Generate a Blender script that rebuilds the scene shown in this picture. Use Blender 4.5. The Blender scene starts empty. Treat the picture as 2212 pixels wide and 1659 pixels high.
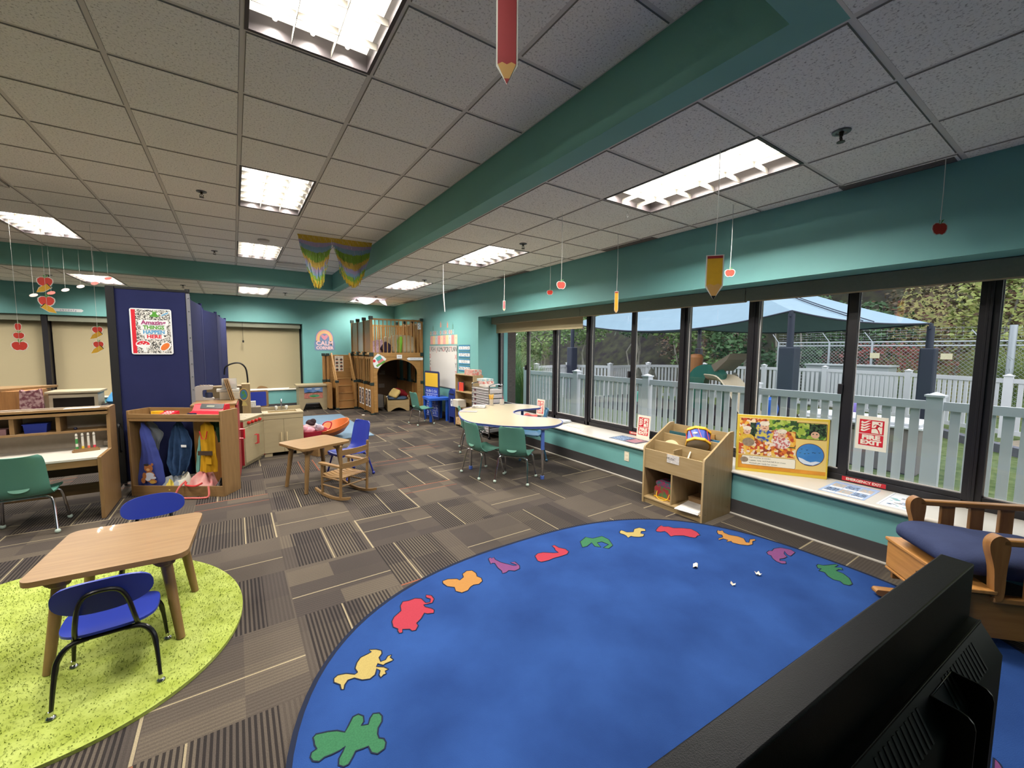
import bpy, bmesh, math, random
from mathutils import Vector, Matrix
from mathutils.geometry import tessellate_polygon
SC = bpy.context.scene; COL = SC.collection
PI = math.pi
rnd = random.Random(7)

# ------------------------------------------------------------------ camera
CH = 1.5435
yaw, pitch, roll, FPX = .5933, .0827, .0077, 889.7
_cy, _sy, _cp, _sp, _cr, _sr = math.cos(yaw), math.sin(yaw), math.cos(pitch), math.sin(pitch), math.cos(roll), math.sin(roll)
_f = Vector((_sy*_cp, _cy*_cp, -_sp)); _r = Vector((_cy, -_sy, 0)); _u = _r.cross(_f)
_R = _r*_cr + _u*_sr; _U = _u*_cr - _r*_sr
cam = bpy.data.cameras.new('camera'); cam.sensor_width = 36; cam.lens = FPX/2212*36
cam.clip_start = .01; cam.clip_end = 200
camo = bpy.data.objects.new('camera', cam); COL.objects.link(camo)
camo.matrix_world = Matrix(((_R.x, _U.x, -_f.x, 0), (_R.y, _U.y, -_f.y, 0), (_R.z, _U.z, -_f.z, CH), (0, 0, 0, 1)))
SC.camera = camo

# ------------------------------------------------------------------ world, exposure
w = bpy.data.worlds.new('overcast_sky'); SC.world = w; w.use_nodes = True
nt = w.node_tree; nt.nodes.clear()
o_ = nt.nodes.new('ShaderNodeOutputWorld'); b_ = nt.nodes.new('ShaderNodeBackground')
g_ = nt.nodes.new('ShaderNodeTexCoord'); sp_ = nt.nodes.new('ShaderNodeSeparateXYZ'); cr_ = nt.nodes.new('ShaderNodeValToRGB')
cr_.color_ramp.elements[0].color = (.66, .68, .70, 1); cr_.color_ramp.elements[1].color = (.92, .95, 1, 1)
nt.links.new(g_.outputs['Generated'], sp_.inputs[0]); nt.links.new(sp_.outputs['Z'], cr_.inputs[0])
nt.links.new(cr_.outputs[0], b_.inputs[0]); b_.inputs[1].default_value = 2.0
nt.links.new(b_.outputs[0], o_.inputs[0])
SC.view_settings.view_transform = 'Standard'; SC.view_settings.look = 'None'
SC.view_settings.gamma = 1; SC.view_settings.use_curve_mapping = False
SC.view_settings.exposure = .68
SC.cycles.use_denoising = True; SC.cycles.max_bounces = 10; SC.cycles.diffuse_bounces = 8
SC.cycles.transparent_max_bounces = 24; SC.cycles.sample_clamp_indirect = 6
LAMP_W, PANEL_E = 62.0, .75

# ------------------------------------------------------------------ materials
def lin(c):
    if isinstance(c, str): c = [int(c[i:i+2], 16)/255 for i in (0, 2, 4)]
    return tuple((x/12.92 if x <= .04045 else ((x+.055)/1.055)**2.4) for x in c) + (1,)
MATS = {}
def pm(name, col, rough=.55, var=.0, scale=12, stretch=(1, 1, 1), bump=0, bscale=120, metal=0, col2=None, spec=.5, coat=0, emit=0, detail=4, sharp=0, coords='Object', alpha=1, trans=0):
    """procedural principled material: base colour varied by a stretched noise, optional fine bump"""
    if name in MATS: return MATS[name]
    m = bpy.data.materials.new(name); m.use_nodes = True; MATS[name] = m
    t = m.node_tree; b = t.nodes['Principled BSDF']; c = lin(col)
    b.inputs['Roughness'].default_value = rough; b.inputs['Metallic'].default_value = metal
    b.inputs['Specular IOR Level'].default_value = spec; b.inputs['Coat Weight'].default_value = coat
    b.inputs['Alpha'].default_value = alpha; b.inputs['Transmission Weight'].default_value = trans
    m.diffuse_color = c
    if rough >= .85: b.inputs['Specular IOR Level'].default_value = .1
    if emit:
        b.inputs['Emission Color'].default_value = c; b.inputs['Emission Strength'].default_value = emit
    if var or bump or col2:
        tc = t.nodes.new('ShaderNodeTexCoord'); mp = t.nodes.new('ShaderNodeMapping'); mp.inputs['Scale'].default_value = stretch
        t.links.new(tc.outputs[coords], mp.inputs[0])
        no = t.nodes.new('ShaderNodeTexNoise'); no.inputs['Scale'].default_value = scale; no.inputs['Detail'].default_value = detail
        t.links.new(mp.outputs[0], no.inputs['Vector'])
        r = t.nodes.new('ShaderNodeValToRGB'); r.color_ramp.elements[0].position = .32+sharp; r.color_ramp.elements[1].position = .68-sharp
        c2 = lin(col2) if col2 else tuple(min(1, x*(1+var)) for x in c[:3])+(1,)
        c1 = c if col2 else tuple(x*(1-var) for x in c[:3])+(1,)
        r.color_ramp.elements[0].color = c1; r.color_ramp.elements[1].color = c2
        t.links.new(no.outputs[0], r.inputs[0]); t.links.new(r.outputs[0], b.inputs['Base Color'])
        if bump:
            n2 = t.nodes.new('ShaderNodeTexNoise'); n2.inputs['Scale'].default_value = bscale; n2.inputs['Detail'].default_value = 3
            t.links.new(mp.outputs[0], n2.inputs['Vector'])
            bp = t.nodes.new('ShaderNodeBump'); bp.inputs['Strength'].default_value = bump; bp.inputs['Distance'].default_value = .004
            t.links.new(n2.outputs[0], bp.inputs['Height']); t.links.new(bp.outputs[0], b.inputs['Normal'])
    else: b.inputs['Base Color'].default_value = c
    return m
def wood(name, c1, c2, ax=2, rough=.45, scale=5):
    st = [9, 9, 9]; st[ax] = .9
    return pm(name, c1, rough, scale=scale, stretch=tuple(st), col2=c2, detail=6, bump=.05, bscale=30, coat=.15)
TEAL = pm('teal_wall_paint', '669E9C', .6, .03, 3, bump=.12, bscale=260)
TEALD = pm('teal_beam_paint', '6CA298', .65, .03, 3, bump=.12, bscale=260)
BASEB = pm('dark_grey_vinyl_base', '3C3A3B', .5, .05, 5)
WHITE = pm('white_laminate', 'BDB8AE', .3, .02, 4)
TRIMW = pm('carpet_edge_strip', 'A9A59C', .6)
BLACKF = pm('black_anodised_frame', '17151A', .4, .1, 5)
GREYSH = pm('blind_fascia_fabric', '7A7C6C', .8, .04, 60, bump=.1, bscale=400)
SHADE = pm('beige_roller_fabric', 'A09578', .85, .03, 200, bump=.1, bscale=500)
BLACK = pm('black_plastic', '121214', .45, .1, 60, bump=.08, bscale=500)
CHROME = pm('chrome', 'C9C9CC', .16, metal=1)
STEEL = pm('grey_steel', '6E6E72', .35, metal=.8)
MAPLE_X = wood('maple_grain_x', '785B38', '856842', 0)
MAPLE_Y = wood('maple_grain_y', '785B38', '856842', 1)
MAPLE_Z = wood('maple_grain_z', '785B38', '856842', 2)
PLY_X = wood('birch_ply_x', '978058', 'A38D67', 0)
PLY_Z = wood('birch_ply_z', '978058', 'A38D67', 2)
OAK = wood('amber_oak', '986730', 'AA7A3E', 2)
OAK_X = wood('amber_oak_x', '986730', 'AA7A3E', 0)

# ------------------------------------------------------------------ mesh builder
class MB:
    def __init__(s): s.v = []; s.f = []; s.mi = []; s.m = 0; s.M = None
    def add(s, vs, fs, m=None):
        b = len(s.v); m = s.m if m is None else m
        if s.M is not None: vs = [s.M @ Vector(p) for p in vs]
        s.v += [tuple(p) for p in vs]
        for f in fs: s.f.append(tuple(i+b for i in f)); s.mi.append(m)
        return s
    def box(s, x0, x1, y0, y1, z0, z1, m=None):
        if x0 > x1: x0, x1 = x1, x0
        if y0 > y1: y0, y1 = y1, y0
        if z0 > z1: z0, z1 = z1, z0
        vs = [(x0, y0, z0), (x1, y0, z0), (x1, y1, z0), (x0, y1, z0), (x0, y0, z1), (x1, y0, z1), (x1, y1, z1), (x0, y1, z1)]
        return s.add(vs, [(0, 3, 2, 1), (4, 5, 6, 7), (0, 1, 5, 4), (1, 2, 6, 5), (2, 3, 7, 6), (3, 0, 4, 7)], m)
    def beam(s, p, q, a, b, up=(0, 0, 1), m=None):
        """rectangular bar from p to q, width a (sideways) and b (along up)"""
        p = Vector(p); q = Vector(q); d = (q-p).normalized(); u = Vector(up)
        if abs(d.dot(u)) > .99: u = Vector((1, 0, 0))
        sd = d.cross(u).normalized()*a/2; u2 = sd.cross(d).normalized()*b/2
        vs = [p-sd-u2, p+sd-u2, p+sd+u2, p-sd+u2, q-sd-u2, q+sd-u2, q+sd+u2, q-sd+u2]
        return s.add(vs, [(0, 1, 2, 3), (7, 6, 5, 4), (0, 4, 5, 1), (1, 5, 6, 2), (2, 6, 7, 3), (3, 7, 4, 0)], m)
    def cyl(s, p, q, r0, r1=None, n=14, m=None, cap=True):
        p = Vector(p); q = Vector(q); r1 = r0 if r1 is None else r1; d = (q-p).normalized()
        a = d.orthogonal().normalized(); c = d.cross(a); vs = []; fs = []
        for k in range(n):
            e = a*math.cos(2*PI*k/n)+c*math.sin(2*PI*k/n); vs += [p+e*r0, q+e*r1]
        for k in range(n): j = (k+1) % n; fs.append((2*k, 2*j, 2*j+1, 2*k+1))
        if cap: fs += [tuple(2*k for k in reversed(range(n))), tuple(2*k+1 for k in range(n))]
        return s.add(vs, fs, m)
    def tube(s, path, r, n=10, m=None, close=False, rz=None):
        P = [Vector(p) for p in path]; N = len(P); vs = []; fs = []; a = None
        rs = r if isinstance(r, (list, tuple)) else [r]*N
        for i in range(N):
            if close: d = (P[(i+1) % N]-P[i-1]).normalized()
            else: d = (P[min(i+1, N-1)]-P[max(i-1, 0)]).normalized()
            a = d.orthogonal().normalized() if a is None else (a-d*a.dot(d)).normalized()
            c = d.cross(a)
            for k in range(n): vs.append(P[i]+(a*math.cos(2*PI*k/n)+c*math.sin(2*PI*k/n))*rs[i])
        for i in range(N if close else N-1):
            i2 = (i+1) % N
            for k in range(n): k2 = (k+1) % n; fs.append((i*n+k, i*n+k2, i2*n+k2, i2*n+k))
        if not close: fs += [tuple(reversed(range(n))), tuple((N-1)*n+k for k in range(n))]
        return s.add(vs, fs, m)
    def lathe(s, prof, o=(0, 0, 0), n=20, m=None, ax=(0, 0, 1)):
        o = Vector(o); d = Vector(ax).normalized(); a = d.orthogonal().normalized(); c = d.cross(a); vs = []; fs = []
        for r, z in prof:
            for k in range(n): vs.append(o+d*z+(a*math.cos(2*PI*k/n)+c*math.sin(2*PI*k/n))*r)
        for i in range(len(prof)-1):
            for k in range(n): k2 = (k+1) % n; fs.append((i*n+k, i*n+k2, (i+1)*n+k2, (i+1)*n+k))
        fs += [tuple(reversed(range(n))), tuple((len(prof)-1)*n+k for k in range(n))]
        return s.add(vs, fs, m)
    def prism(s, poly, t, o=(0, 0, 0), u=(1, 0, 0), v=(0, 1, 0), m=None, me=None):
        """extrude a 2-D outline by t along u x v; o is the origin of the outline's plane (front face at +t)"""
        o = Vector(o); u = Vector(u); v = Vector(v); n = u.cross(v).normalized(); N = len(poly)
        ar = sum(poly[i-1][0]*poly[i][1]-poly[i][0]*poly[i-1][1] for i in range(N))
        if ar < 0: poly = list(reversed(poly))
        b = [o+u*x+v*y for x, y in poly]; tp = [p+n*t for p in b]
        tri = tessellate_polygon([[Vector((x, y, 0)) for x, y in poly]])
        fs = []
        for i, j, k in tri:
            (ax, ay), (bx, by), (cx, cy) = poly[i], poly[j], poly[k]
            if (bx-ax)*(cy-ay)-(by-ay)*(cx-ax) < 0: j, k = k, j
            fs.append((i+N, j+N, k+N)); fs.append((k, j, i))
        s.add(b+tp, fs, m)
        s.add(b+tp, [(i, (i+1) % N, (i+1) % N+N, i+N) for i in range(N)], m if me is None else me)
        return s
    def flat(s, poly, o, u, v, lift=0, m=None):
        o = Vector(o); u = Vector(u); v = Vector(v); n = u.cross(v).normalized()
        tri = tessellate_polygon([[Vector((x, y, 0)) for x, y in poly]]); fs = []
        for i, j, k in tri:
            (ax, ay), (bx, by), (cx, cy) = poly[i], poly[j], poly[k]
            if (bx-ax)*(cy-ay)-(by-ay)*(cx-ax) < 0: j, k = k, j
            fs.append((i, j, k))
        return s.add([o+u*x+v*y+n*lift for x, y in poly], fs, m)
    def line(s, pts, wd, o, u, v, lift=0, m=None, close=True):
        """thin ribbon along a 2-D outline"""
        N = len(pts); qs = []
        for i in range(N):
            a = pts[i-1] if (close or i) else pts[i]; b = pts[(i+1) % N] if (close or i < N-1) else pts[i]
            dx, dy = b[0]-a[0], b[1]-a[1]; L = math.hypot(dx, dy) or 1
            qs += [(pts[i][0]-dy/L*wd/2, pts[i][1]+dx/L*wd/2), (pts[i][0]+dy/L*wd/2, pts[i][1]-dx/L*wd/2)]
        o = Vector(o); u = Vector(u); v = Vector(v); n = u.cross(v).normalized()
        return s.add([o+u*x+v*y+n*lift for x, y in qs], [(2*i, 2*i+1, 2*((i+1) % N)+1, 2*((i+1) % N)) for i in range(N if close else N-1)], m)
    def text(s, st, size, o, u, v, lift=.001, m=None, ax='CENTER', bold=0, sx=1):
        cu = bpy.data.curves.new('t', 'FONT'); cu.body = st; cu.size = size; cu.align_x = ax; cu.align_y = 'CENTER'; cu.offset = bold; cu.resolution_u = 2
        ob = bpy.data.objects.new('t', cu); me = bpy.data.meshes.new_from_object(ob)
        o = Vector(o); u = Vector(u); v = Vector(v); n = u.cross(v).normalized()
        s.add([o+u*p.co.x*sx+v*p.co.y+n*lift for p in me.vertices], [tuple(p.vertices) for p in me.polygons], m)
        bpy.data.objects.remove(ob); bpy.data.curves.remove(cu); bpy.data.meshes.remove(me)
        return s
    def ball(s, c, r, n=12, m=None, sc=(1, 1, 1)):
        vs = []; fs = []; h = n//2
        for i in range(h+1):
            a = PI*i/h
            for k in range(n):
                t = 2*PI*k/n; vs.append((c[0]+r*sc[0]*math.sin(a)*math.cos(t), c[1]+r*sc[1]*math.sin(a)*math.sin(t), c[2]+r*sc[2]*math.cos(a)))
        for i in range(h):
            for k in range(n): k2 = (k+1) % n; fs.append((i*n+k, (i+1)*n+k, (i+1)*n+k2, i*n+k2))
        return s.add(vs, fs, m)
    def grid(s, fn, nu, nv, m=None, t=0):
        """surface fn(a,b), a,b in 0..1; t>0 gives it thickness along its normal"""
        P = [[Vector(fn(i/nu, j/nv)) for j in range(nv+1)] for i in range(nu+1)]
        vs = [p for r in P for p in r]; W = nv+1
        fs = [(i*W+j, (i+1)*W+j, (i+1)*W+j+1, i*W+j+1) for i in range(nu) for j in range(nv)]
        if t:
            B = []
            for i in range(nu+1):
                for j in range(nv+1):
                    du = P[min(i+1, nu)][j]-P[max(i-1, 0)][j]; dv = P[i][min(j+1, nv)]-P[i][max(j-1, 0)]
                    n = du.cross(dv)
                    n = n.normalized() if n.length > 1e-9 else Vector((0, 0, 1))
                    B.append(P[i][j]-n*t)
            K = len(vs); vs += B; fs += [tuple(K+x for x in reversed(f)) for f in fs[:nu*nv]]
            for i in range(nu): fs += [(i*W, i*W+K, (i+1)*W+K, (i+1)*W), (i*W+nv, (i+1)*W+nv, (i+1)*W+nv+K, i*W+nv+K)]
            for j in range(nv): fs += [(j, j+1, j+1+K, j+K), (nu*W+j, nu*W+j+K, nu*W+j+1+K, nu*W+j+1)]
        return s.add(vs, fs, m)
    def build(s, name, mats, parent=None, smooth=35, bevel=0, seg=2, label=None):
        me = bpy.data.meshes.new(name); me.from_pydata(s.v, [], s.f)
        for m in (mats if isinstance(mats, (list, tuple)) else [mats]): me.materials.append(m)
        me.polygons.foreach_set('material_index', s.mi)
        if smooth:
            me.polygons.foreach_set('use_smooth', [True]*len(s.f)); me.set_sharp_from_angle(angle=math.radians(smooth))
        me.update(); o = bpy.data.objects.new(name, me); COL.objects.link(o)
        if parent: o.parent = parent
        if bevel:
            b = o.modifiers.new('bevel', 'BEVEL'); b.width = bevel; b.segments = seg; b.limit_method = 'ANGLE'; b.angle_limit = math.radians(40)
        if label: o['label'] = label
        return o
def thing(name, label, cat, loc=(0, 0, 0), rz=0, group=None, rx=0, ry=0):
    o = bpy.data.objects.new(name, None); COL.objects.link(o); o.empty_display_size = .1
    o.location = loc; o.rotation_euler = (rx, ry, rz); o['label'] = label; o['category'] = cat
    if group: o['group'] = group
    return o
def tag(o, label, cat, group=None, loc=None, rz=None):
    o['label'] = label; o['category'] = cat
    if group: o['group'] = group
    if loc is not None: o.location = loc
    if rz is not None: o.rotation_euler = (0, 0, rz)
    return o
def struct(name, mb, mats, **k):
    o = mb.build(name, mats, **k); o['kind'] = 'structure'; return o
def dup(root, loc, rz, label=None, group=None, scale=None):
    def cp(o, par):
        c = o.copy(); COL.objects.link(c)
        if par: c.parent = par
        for ch in list(o.children): cp(ch, c)
        return c
    r = cp(root, None); r.location = loc; r.rotation_euler = (0, 0, rz)
    if scale: r.scale = scale
    if label: r['label'] = label
    if group: r['group'] = group
    return r
def rrect(w, h, r, n=5, cx=0, cy=0):
    out = []
    for sx, sy, a0 in ((1, 1, 0), (-1, 1, 90), (-1, -1, 180), (1, -1, 270)):
        for k in range(n+1):
            a = math.radians(a0+90*k/n); out.append((cx+sx*(w/2-r)+r*math.cos(a), cy+sy*(h/2-r)+r*math.sin(a)))
    return out
def spline(pts, n=4, close=True):
    """Catmull-Rom through points"""
    N = len(pts); out = []
    for i in range(N if close else N-1):
        g = lambda k: pts[k % N] if close else pts[max(0, min(N-1, k))]
        p0, p1, p2, p3 = g(i-1), g(i), g(i+1), g(i+2)
        for k in range(n):
            t = k/n
            out.append(tuple(.5*(2*b+(c-a)*t+(2*a-5*b+4*c-d)*t*t+(3*b-3*c+d-a)*t**3) for a, b, c, d in zip(p0, p1, p2, p3)))
    if not close: out.append(tuple(pts[-1]))
    return out
# ------------------------------------------------------------------ node helpers for the carpet
def carpet_mat():
    m = bpy.data.materials.new('carpet_tiles'); m.use_nodes = True; t = m.node_tree; b = t.nodes['Principled BSDF']
    L = t.links.new
    def M(op, a, b_=None, c=None):
        n = t.nodes.new('ShaderNodeMath'); n.operation = op
        for i, x in enumerate((a, b_, c)):
            if x is None: continue
            if isinstance(x, (int, float)): n.inputs[i].default_value = x
            else: L(x, n.inputs[i])
        return n.outputs[0]
    def MX(f, c1, c2):
        n = t.nodes.new('ShaderNodeMix'); n.data_type = 'RGBA'
        if isinstance(f, (int, float)): n.inputs[0].default_value = f
        else: L(f, n.inputs[0])
        for k, c in ((6, c1), (7, c2)):
            if isinstance(c, tuple): n.inputs[k].default_value = c
            else: L(c, n.inputs[k])
        return n.outputs[2]
    tc = t.nodes.new('ShaderNodeTexCoord'); s = t.nodes.new('ShaderNodeSeparateXYZ'); L(tc.outputs['Object'], s.inputs[0])
    x = M('DIVIDE', M('SUBTRACT', s.outputs[0], .24), .61); y = M('DIVIDE', M('SUBTRACT', s.outputs[1], 3.16), .61)
    cx = M('FLOOR', x); cy = M('FLOOR', y); fx = M('FRACT', x); fy = M('FRACT', y)
    par = M('ABSOLUTE', M('MODULO', M('ADD', cx, cy), 2.0))
    a = M('ADD', M('MULTIPLY', fy, par), M('MULTIPLY', fx, M('SUBTRACT', 1.0, par)))   # across the ribs
    l = M('ADD', M('MULTIPLY', fx, par), M('MULTIPLY', fy, M('SUBTRACT', 1.0, par)))   # along the ribs
    cb = t.nodes.new('ShaderNodeCombineXYZ'); L(cx, cb.inputs[0]); L(cy, cb.inputs[1])
    wn = t.nodes.new('ShaderNodeTexWhiteNoise'); wn.noise_dimensions = '3D'; L(cb.outputs[0], wn.inputs['Vector']); r = wn.outputs['Value']
    # bands: wide dark / light steps across the tile, broken along it
    cb2 = t.nodes.new('ShaderNodeCombineXYZ')
    L(M('FLOOR', M('MULTIPLY_ADD', a, 3.0, M('MULTIPLY', r, .8))), cb2.inputs[0]); L(M('FLOOR', M('MULTIPLY_ADD', l, 1.6, M('MULTIPLY', r, 5.0))), cb2.inputs[1]); L(M('ADD', M('MULTIPLY', cx, 7.0), M('MULTIPLY', cy, 13.0)), cb2.inputs[2])
    w2 = t.nodes.new('ShaderNodeTexWhiteNoise'); w2.noise_dimensions = '3D'; L(cb2.outputs[0], w2.inputs['Vector'])
    base = MX(w2.outputs['Value'], lin('3E3835'), lin('564E44'))
    # ribs: about 27 fine lines across each tile, strong on about half of the tiles
    ph = M('FRACT', M('MULTIPLY', a, 29.0))
    rib = M('LESS_THAN', ph, .5)
    inner_ = M('LESS_THAN', M('ABSOLUTE', M('SUBTRACT', a, M('MULTIPLY_ADD', r, .3, .35))), .40)
    strong = M('MULTIPLY', M('SUBTRACT', 1.0, par), M('MAXIMUM', inner_, M('GREATER_THAN', r, .7)))
    amt = M('MULTIPLY', rib, M('MULTIPLY_ADD', strong, .65, .22))
    c2 = MX(amt, base, lin('1D1A1B'))
    # one or two pale accent lines along the ribs
    l1 = M('COMPARE', a, M('MULTIPLY_ADD', r, .5, .22), .007); l2 = M('COMPARE', a, .985, .010)
    acc = MX(M('GREATER_THAN', r, .86), lin('9C9074'), lin('8E4E32'))
    c3 = MX(M('MULTIPLY', M('MAXIMUM', l1, M('MULTIPLY', l2, M('GREATER_THAN', r, .5))), .7), c2, acc)
    no = t.nodes.new('ShaderNodeTexNoise'); no.inputs['Scale'].default_value = 230; L(tc.outputs['Object'], no.inputs['Vector'])
    n3 = t.nodes.new('ShaderNodeTexNoise'); n3.inputs['Scale'].default_value = 1.3; L(tc.outputs['Object'], n3.inputs['Vector'])
    k = M('MULTIPLY', M('MULTIPLY_ADD', no.outputs[0], .9, .55), M('MULTIPLY_ADD', n3.outputs[0], .5, .72))
    mu = t.nodes.new('ShaderNodeMix'); mu.data_type = 'RGBA'; mu.blend_type = 'MULTIPLY'; mu.inputs[0].default_value = 1
    L(c3, mu.inputs[6]); cc = t.nodes.new('ShaderNodeCombineColor'); [L(k, cc.inputs[i]) for i in range(3)]; L(cc.outputs[0], mu.inputs[7])
    L(mu.outputs[2], b.inputs['Base Color']); b.inputs['Roughness'].default_value = .95; b.inputs['Specular IOR Level'].default_value = .15
    bp = t.nodes.new('ShaderNodeBump'); bp.inputs['Strength'].default_value = .35; bp.inputs['Distance'].default_value = .004
    L(M('ADD', M('MULTIPLY', no.outputs[0], .6), M('MULTIPLY', amt, -1.0)), bp.inputs['Height']); L(bp.outputs[0], b.inputs['Normal'])
    return m
def tile_mat():
    m = pm('ceiling_tile_fissured', 'E6E2DA', .9, .03, 3)
    t = m.node_tree; b = t.nodes['Principled BSDF']; tc = t.nodes.new('ShaderNodeTexCoord')
    n = t.nodes.new('ShaderNodeTexNoise'); n.inputs['Scale'].default_value = 85; n.inputs['Detail'].default_value = 5; n.inputs['Roughness'].default_value = .7
    t.links.new(tc.outputs['Object'], n.inputs['Vector'])
    r = t.nodes.new('ShaderNodeValToRGB'); r.color_ramp.elements[0].position = .33; r.color_ramp.elements[0].color = lin('9A938A'); r.color_ramp.elements[1].position = .46; r.color_ramp.elements[1].color = lin('ECE8E1')
    t.links.new(n.outputs[0], r.inputs[0]); t.links.new(r.outputs[0], b.inputs['Base Color'])
    bp = t.nodes.new('ShaderNodeBump'); bp.inputs['Strength'].default_value = .5; bp.inputs['Distance'].default_value = .004
    t.links.new(n.outputs[0], bp.inputs['Height']); t.links.new(bp.outputs[0], b.inputs['Normal'])
    return m
CARPET = carpet_mat(); TILE = tile_mat(); TBAR = pm('ceiling_grid_bar', 'CBC6BE', .6); GAP = pm('ceiling_gap', '8E8981', .8)

XW, YB, ZL, ZT = 3.92, 11.95, 2.78, 3.10          # window wall, back wall, lower ceiling, tray ceiling
TX0, TX1, TY0, TY1 = -6.2, 1.795, .80, 9.50       # tray opening
# ------------------------------------------------------------------ shell
struct('floor', MB().box(-7, XW, -3, YB, -.25, 0), [CARPET], smooth=0)
mb = MB().box(XW, 4.60, -3, 6.99, -.25, .395).box(XW, 4.60, -3, 6.99, 2.17, 3.4).box(XW, 4.60, 6.99, 12.6, -.25, 3.4).box(XW, 4.60, -3.3, -3, -.25, 3.4)
struct('wall_right', mb, [TEAL], smooth=0)
mb = MB().box(1.50, XW, YB, 12.6, -.25, 3.4).box(-7.3, 1.50, YB, 12.6, -.25, .47).box(-7.3, 1.50, YB, 12.6, 2.17, 3.4).box(-7.3, -5.6, YB, 12.6, .47, 2.17).box(-5.6, 1.50, 12.3, 12.6, .47, 2.17)
struct('wall_back', mb, [TEAL], smooth=0)
struct('wall_left', MB().box(-7.3, -7, -3.3, YB, -.25, 3.4), [TEAL], smooth=0)
struct('wall_front', MB().box(-7, XW, -3.3, -3, -.25, 3.4), [TEAL], smooth=0)
struct('baseboard_right', MB().box(XW-.008, XW, -3, YB, 0, .135), [BASEB], smooth=0)
struct('baseboard_back', MB().box(-7, XW-.008, YB-.008, YB, 0, .135), [BASEB], smooth=0)
struct('trim_1', MB().box(XW-.035, XW-.008, -3, 6.6, 0, .007), [TRIMW], smooth=0)
# sill ledges with a rounded front edge
def ledge(name, prof, a, b, ax):
    o, u, v = ((0, b, 0), (1, 0, 0), (0, 0, 1)) if ax == 'y' else ((a, 0, 0), (0, 1, 0), (0, 0, 1))
    return struct(name, MB().prism(prof, b-a, o, u, v), [WHITE], smooth=40)
lp = [(4.44, .385), (4.44, .42), (3.905, .42)]+[(3.897+.016*math.cos(a), .404+.016*math.sin(a)) for a in [math.radians(90+30*k) for k in range(7)]]+[(3.93, .385)]
ledge('trim_2', lp, -3, 6.985, 'y')
lb = [(12.3, .47), (12.3, .50), (YB-.015, .50), (YB-.028, .494), (YB-.032, .485), (YB-.028, .474), (YB-.015, .47)]
ledge('trim_3', lb, -5.6, 1.50, 'x')

# ------------------------------------------------------------------ ceilings: grid bars with lay-in tiles standing 6 mm proud
TX, TY = .6096, .606
LIGHTS_LOW = [(2.549, 1.266), (2.549, 4.297), (2.549, 7.327), (2.549, 10.357), (.111, 10.09), (-2.327, 10.09), (-4.77, 10.09)]
LIGHTS_HI = [(.099, 1.313), (.099, 4.343), (.099, 7.373), (-2.339, 1.313), (-2.339, 4.343), (-2.339, 7.373), (-4.78, 4.343), (-4.78, 7.373)]
VENTS = [(.708, 8.62, .6, .28), (-2.339, 5.56, .6, .6), (-2.33, 8.9, .6, .28)]
def tiles(mb, xs, ys, z, x0, x1, y0, y1, skip):
    for i in range(len(xs)-1):
        for j in range(len(ys)-1):
            a, b, c, d = max(xs[i], x0)+.012, min(xs[i+1], x1)-.012, max(ys[j], y0)+.012, min(ys[j+1], y1)-.012
            if b-a < .03 or d-c < .03: continue
            cx, cy = (a+b)/2, (c+d)/2
            if any(sx < cx < sx+sw and sy < cy < sy+sh for sx, sy, sw, sh in skip): continue
            e = .004
            vs = [(a, c, z), (b, c, z), (b, d, z), (a, d, z), (a+e, c+e, z-.006), (b-e, c+e, z-.006), (b-e, d-e, z-.006), (a+e, d-e, z-.006)]
            mb.add(vs, [(7, 6, 5, 4)], 1); mb.add(vs, [(0, 1, 5, 4), (1, 2, 6, 5), (2, 3, 7, 6), (3, 0, 4, 7)], 2)
def slab(mb, x0, x1, y0, y1, z, holes):
    """flat bar plane at z with rectangular holes for the lamps"""
    ys = sorted({y0, y1, *[h[1] for h in holes if y0 < h[1] < y1], *[h[1]+h[3] for h in holes if y0 < h[1]+h[3] < y1]})
    for a, b in zip(ys, ys[1:]):
        c = (a+b)/2; hs = sorted([h for h in holes if h[1] < c < h[1]+h[3] and x0 <= h[0] < x1]); x = x0
        for h in hs: mb.add([(x, a, z), (x, b, z), (h[0], b, z), (h[0], a, z)], [(0, 1, 2, 3)], 0); x = h[0]+h[2]
        mb.add([(x, a, z), (x, b, z), (x1, b, z), (x1, a, z)], [(0, 1, 2, 3)], 0)
low = MB(); hl = [(x+.006, y+.006, .598, 1.2) for x, y in LIGHTS_LOW]; hh = [(x+.006, y+.006, .598, 1.2) for x, y in LIGHTS_HI]
xs = [2.549+TX*k for k in range(-18, 4)]; ys = [.66+TY*k for k in range(-7, 20)]; yb = [10.09+TY*k for k in range(-1, 5)]
sk = [(x, y, .61, 1.212) for x, y in LIGHTS_LOW]
BX, BY = 1.95, 9.65                               # outer edge of the teal strip
slab(low, BX, XW, -3, YB, ZL, hl); tiles(low, xs, ys, ZL, BX, XW, -3, YB, sk)
slab(low, -7, BX, BY, YB, ZL, hl); tiles(low, xs, yb, ZL, -7, BX, BY, YB, sk)
slab(low, -7, BX, -3, .66, ZL, []); tiles(low, xs, ys, ZL, -7, BX, -3, .66, [])
low.box(-7.2, XW, -3.2, YB+.1, 3.35, 3.4, 0)  # unseen slab above both ceilings, added to block the sky
struct('ceiling', low, [TBAR, TILE, GAP], smooth=0)
hi = MB(); xh = [.099+TX*k for k in range(-11, 4)]; yh = [2.525+TY*k for k in range(-4, 13)]
slab(hi, TX0, TX1, TY0, TY1, ZT, hh); tiles(hi, xh, yh, ZT, TX0, TX1, TY0, TY1, [(x, y, .61, 1.212) for x, y in LIGHTS_HI])
struct('ceiling', hi, [TBAR, TILE, GAP], smooth=0)
bm_ = MB()
bm_.box(TX1, BX, .66, BY, ZL, 3.3).box(TX0, TX1, TY1, BY, ZL, 3.3).box(TX0, TX1, .66, TY0, ZL, 3.3).box(-7, TX0, .66, BY, ZL, 3.3)
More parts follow.
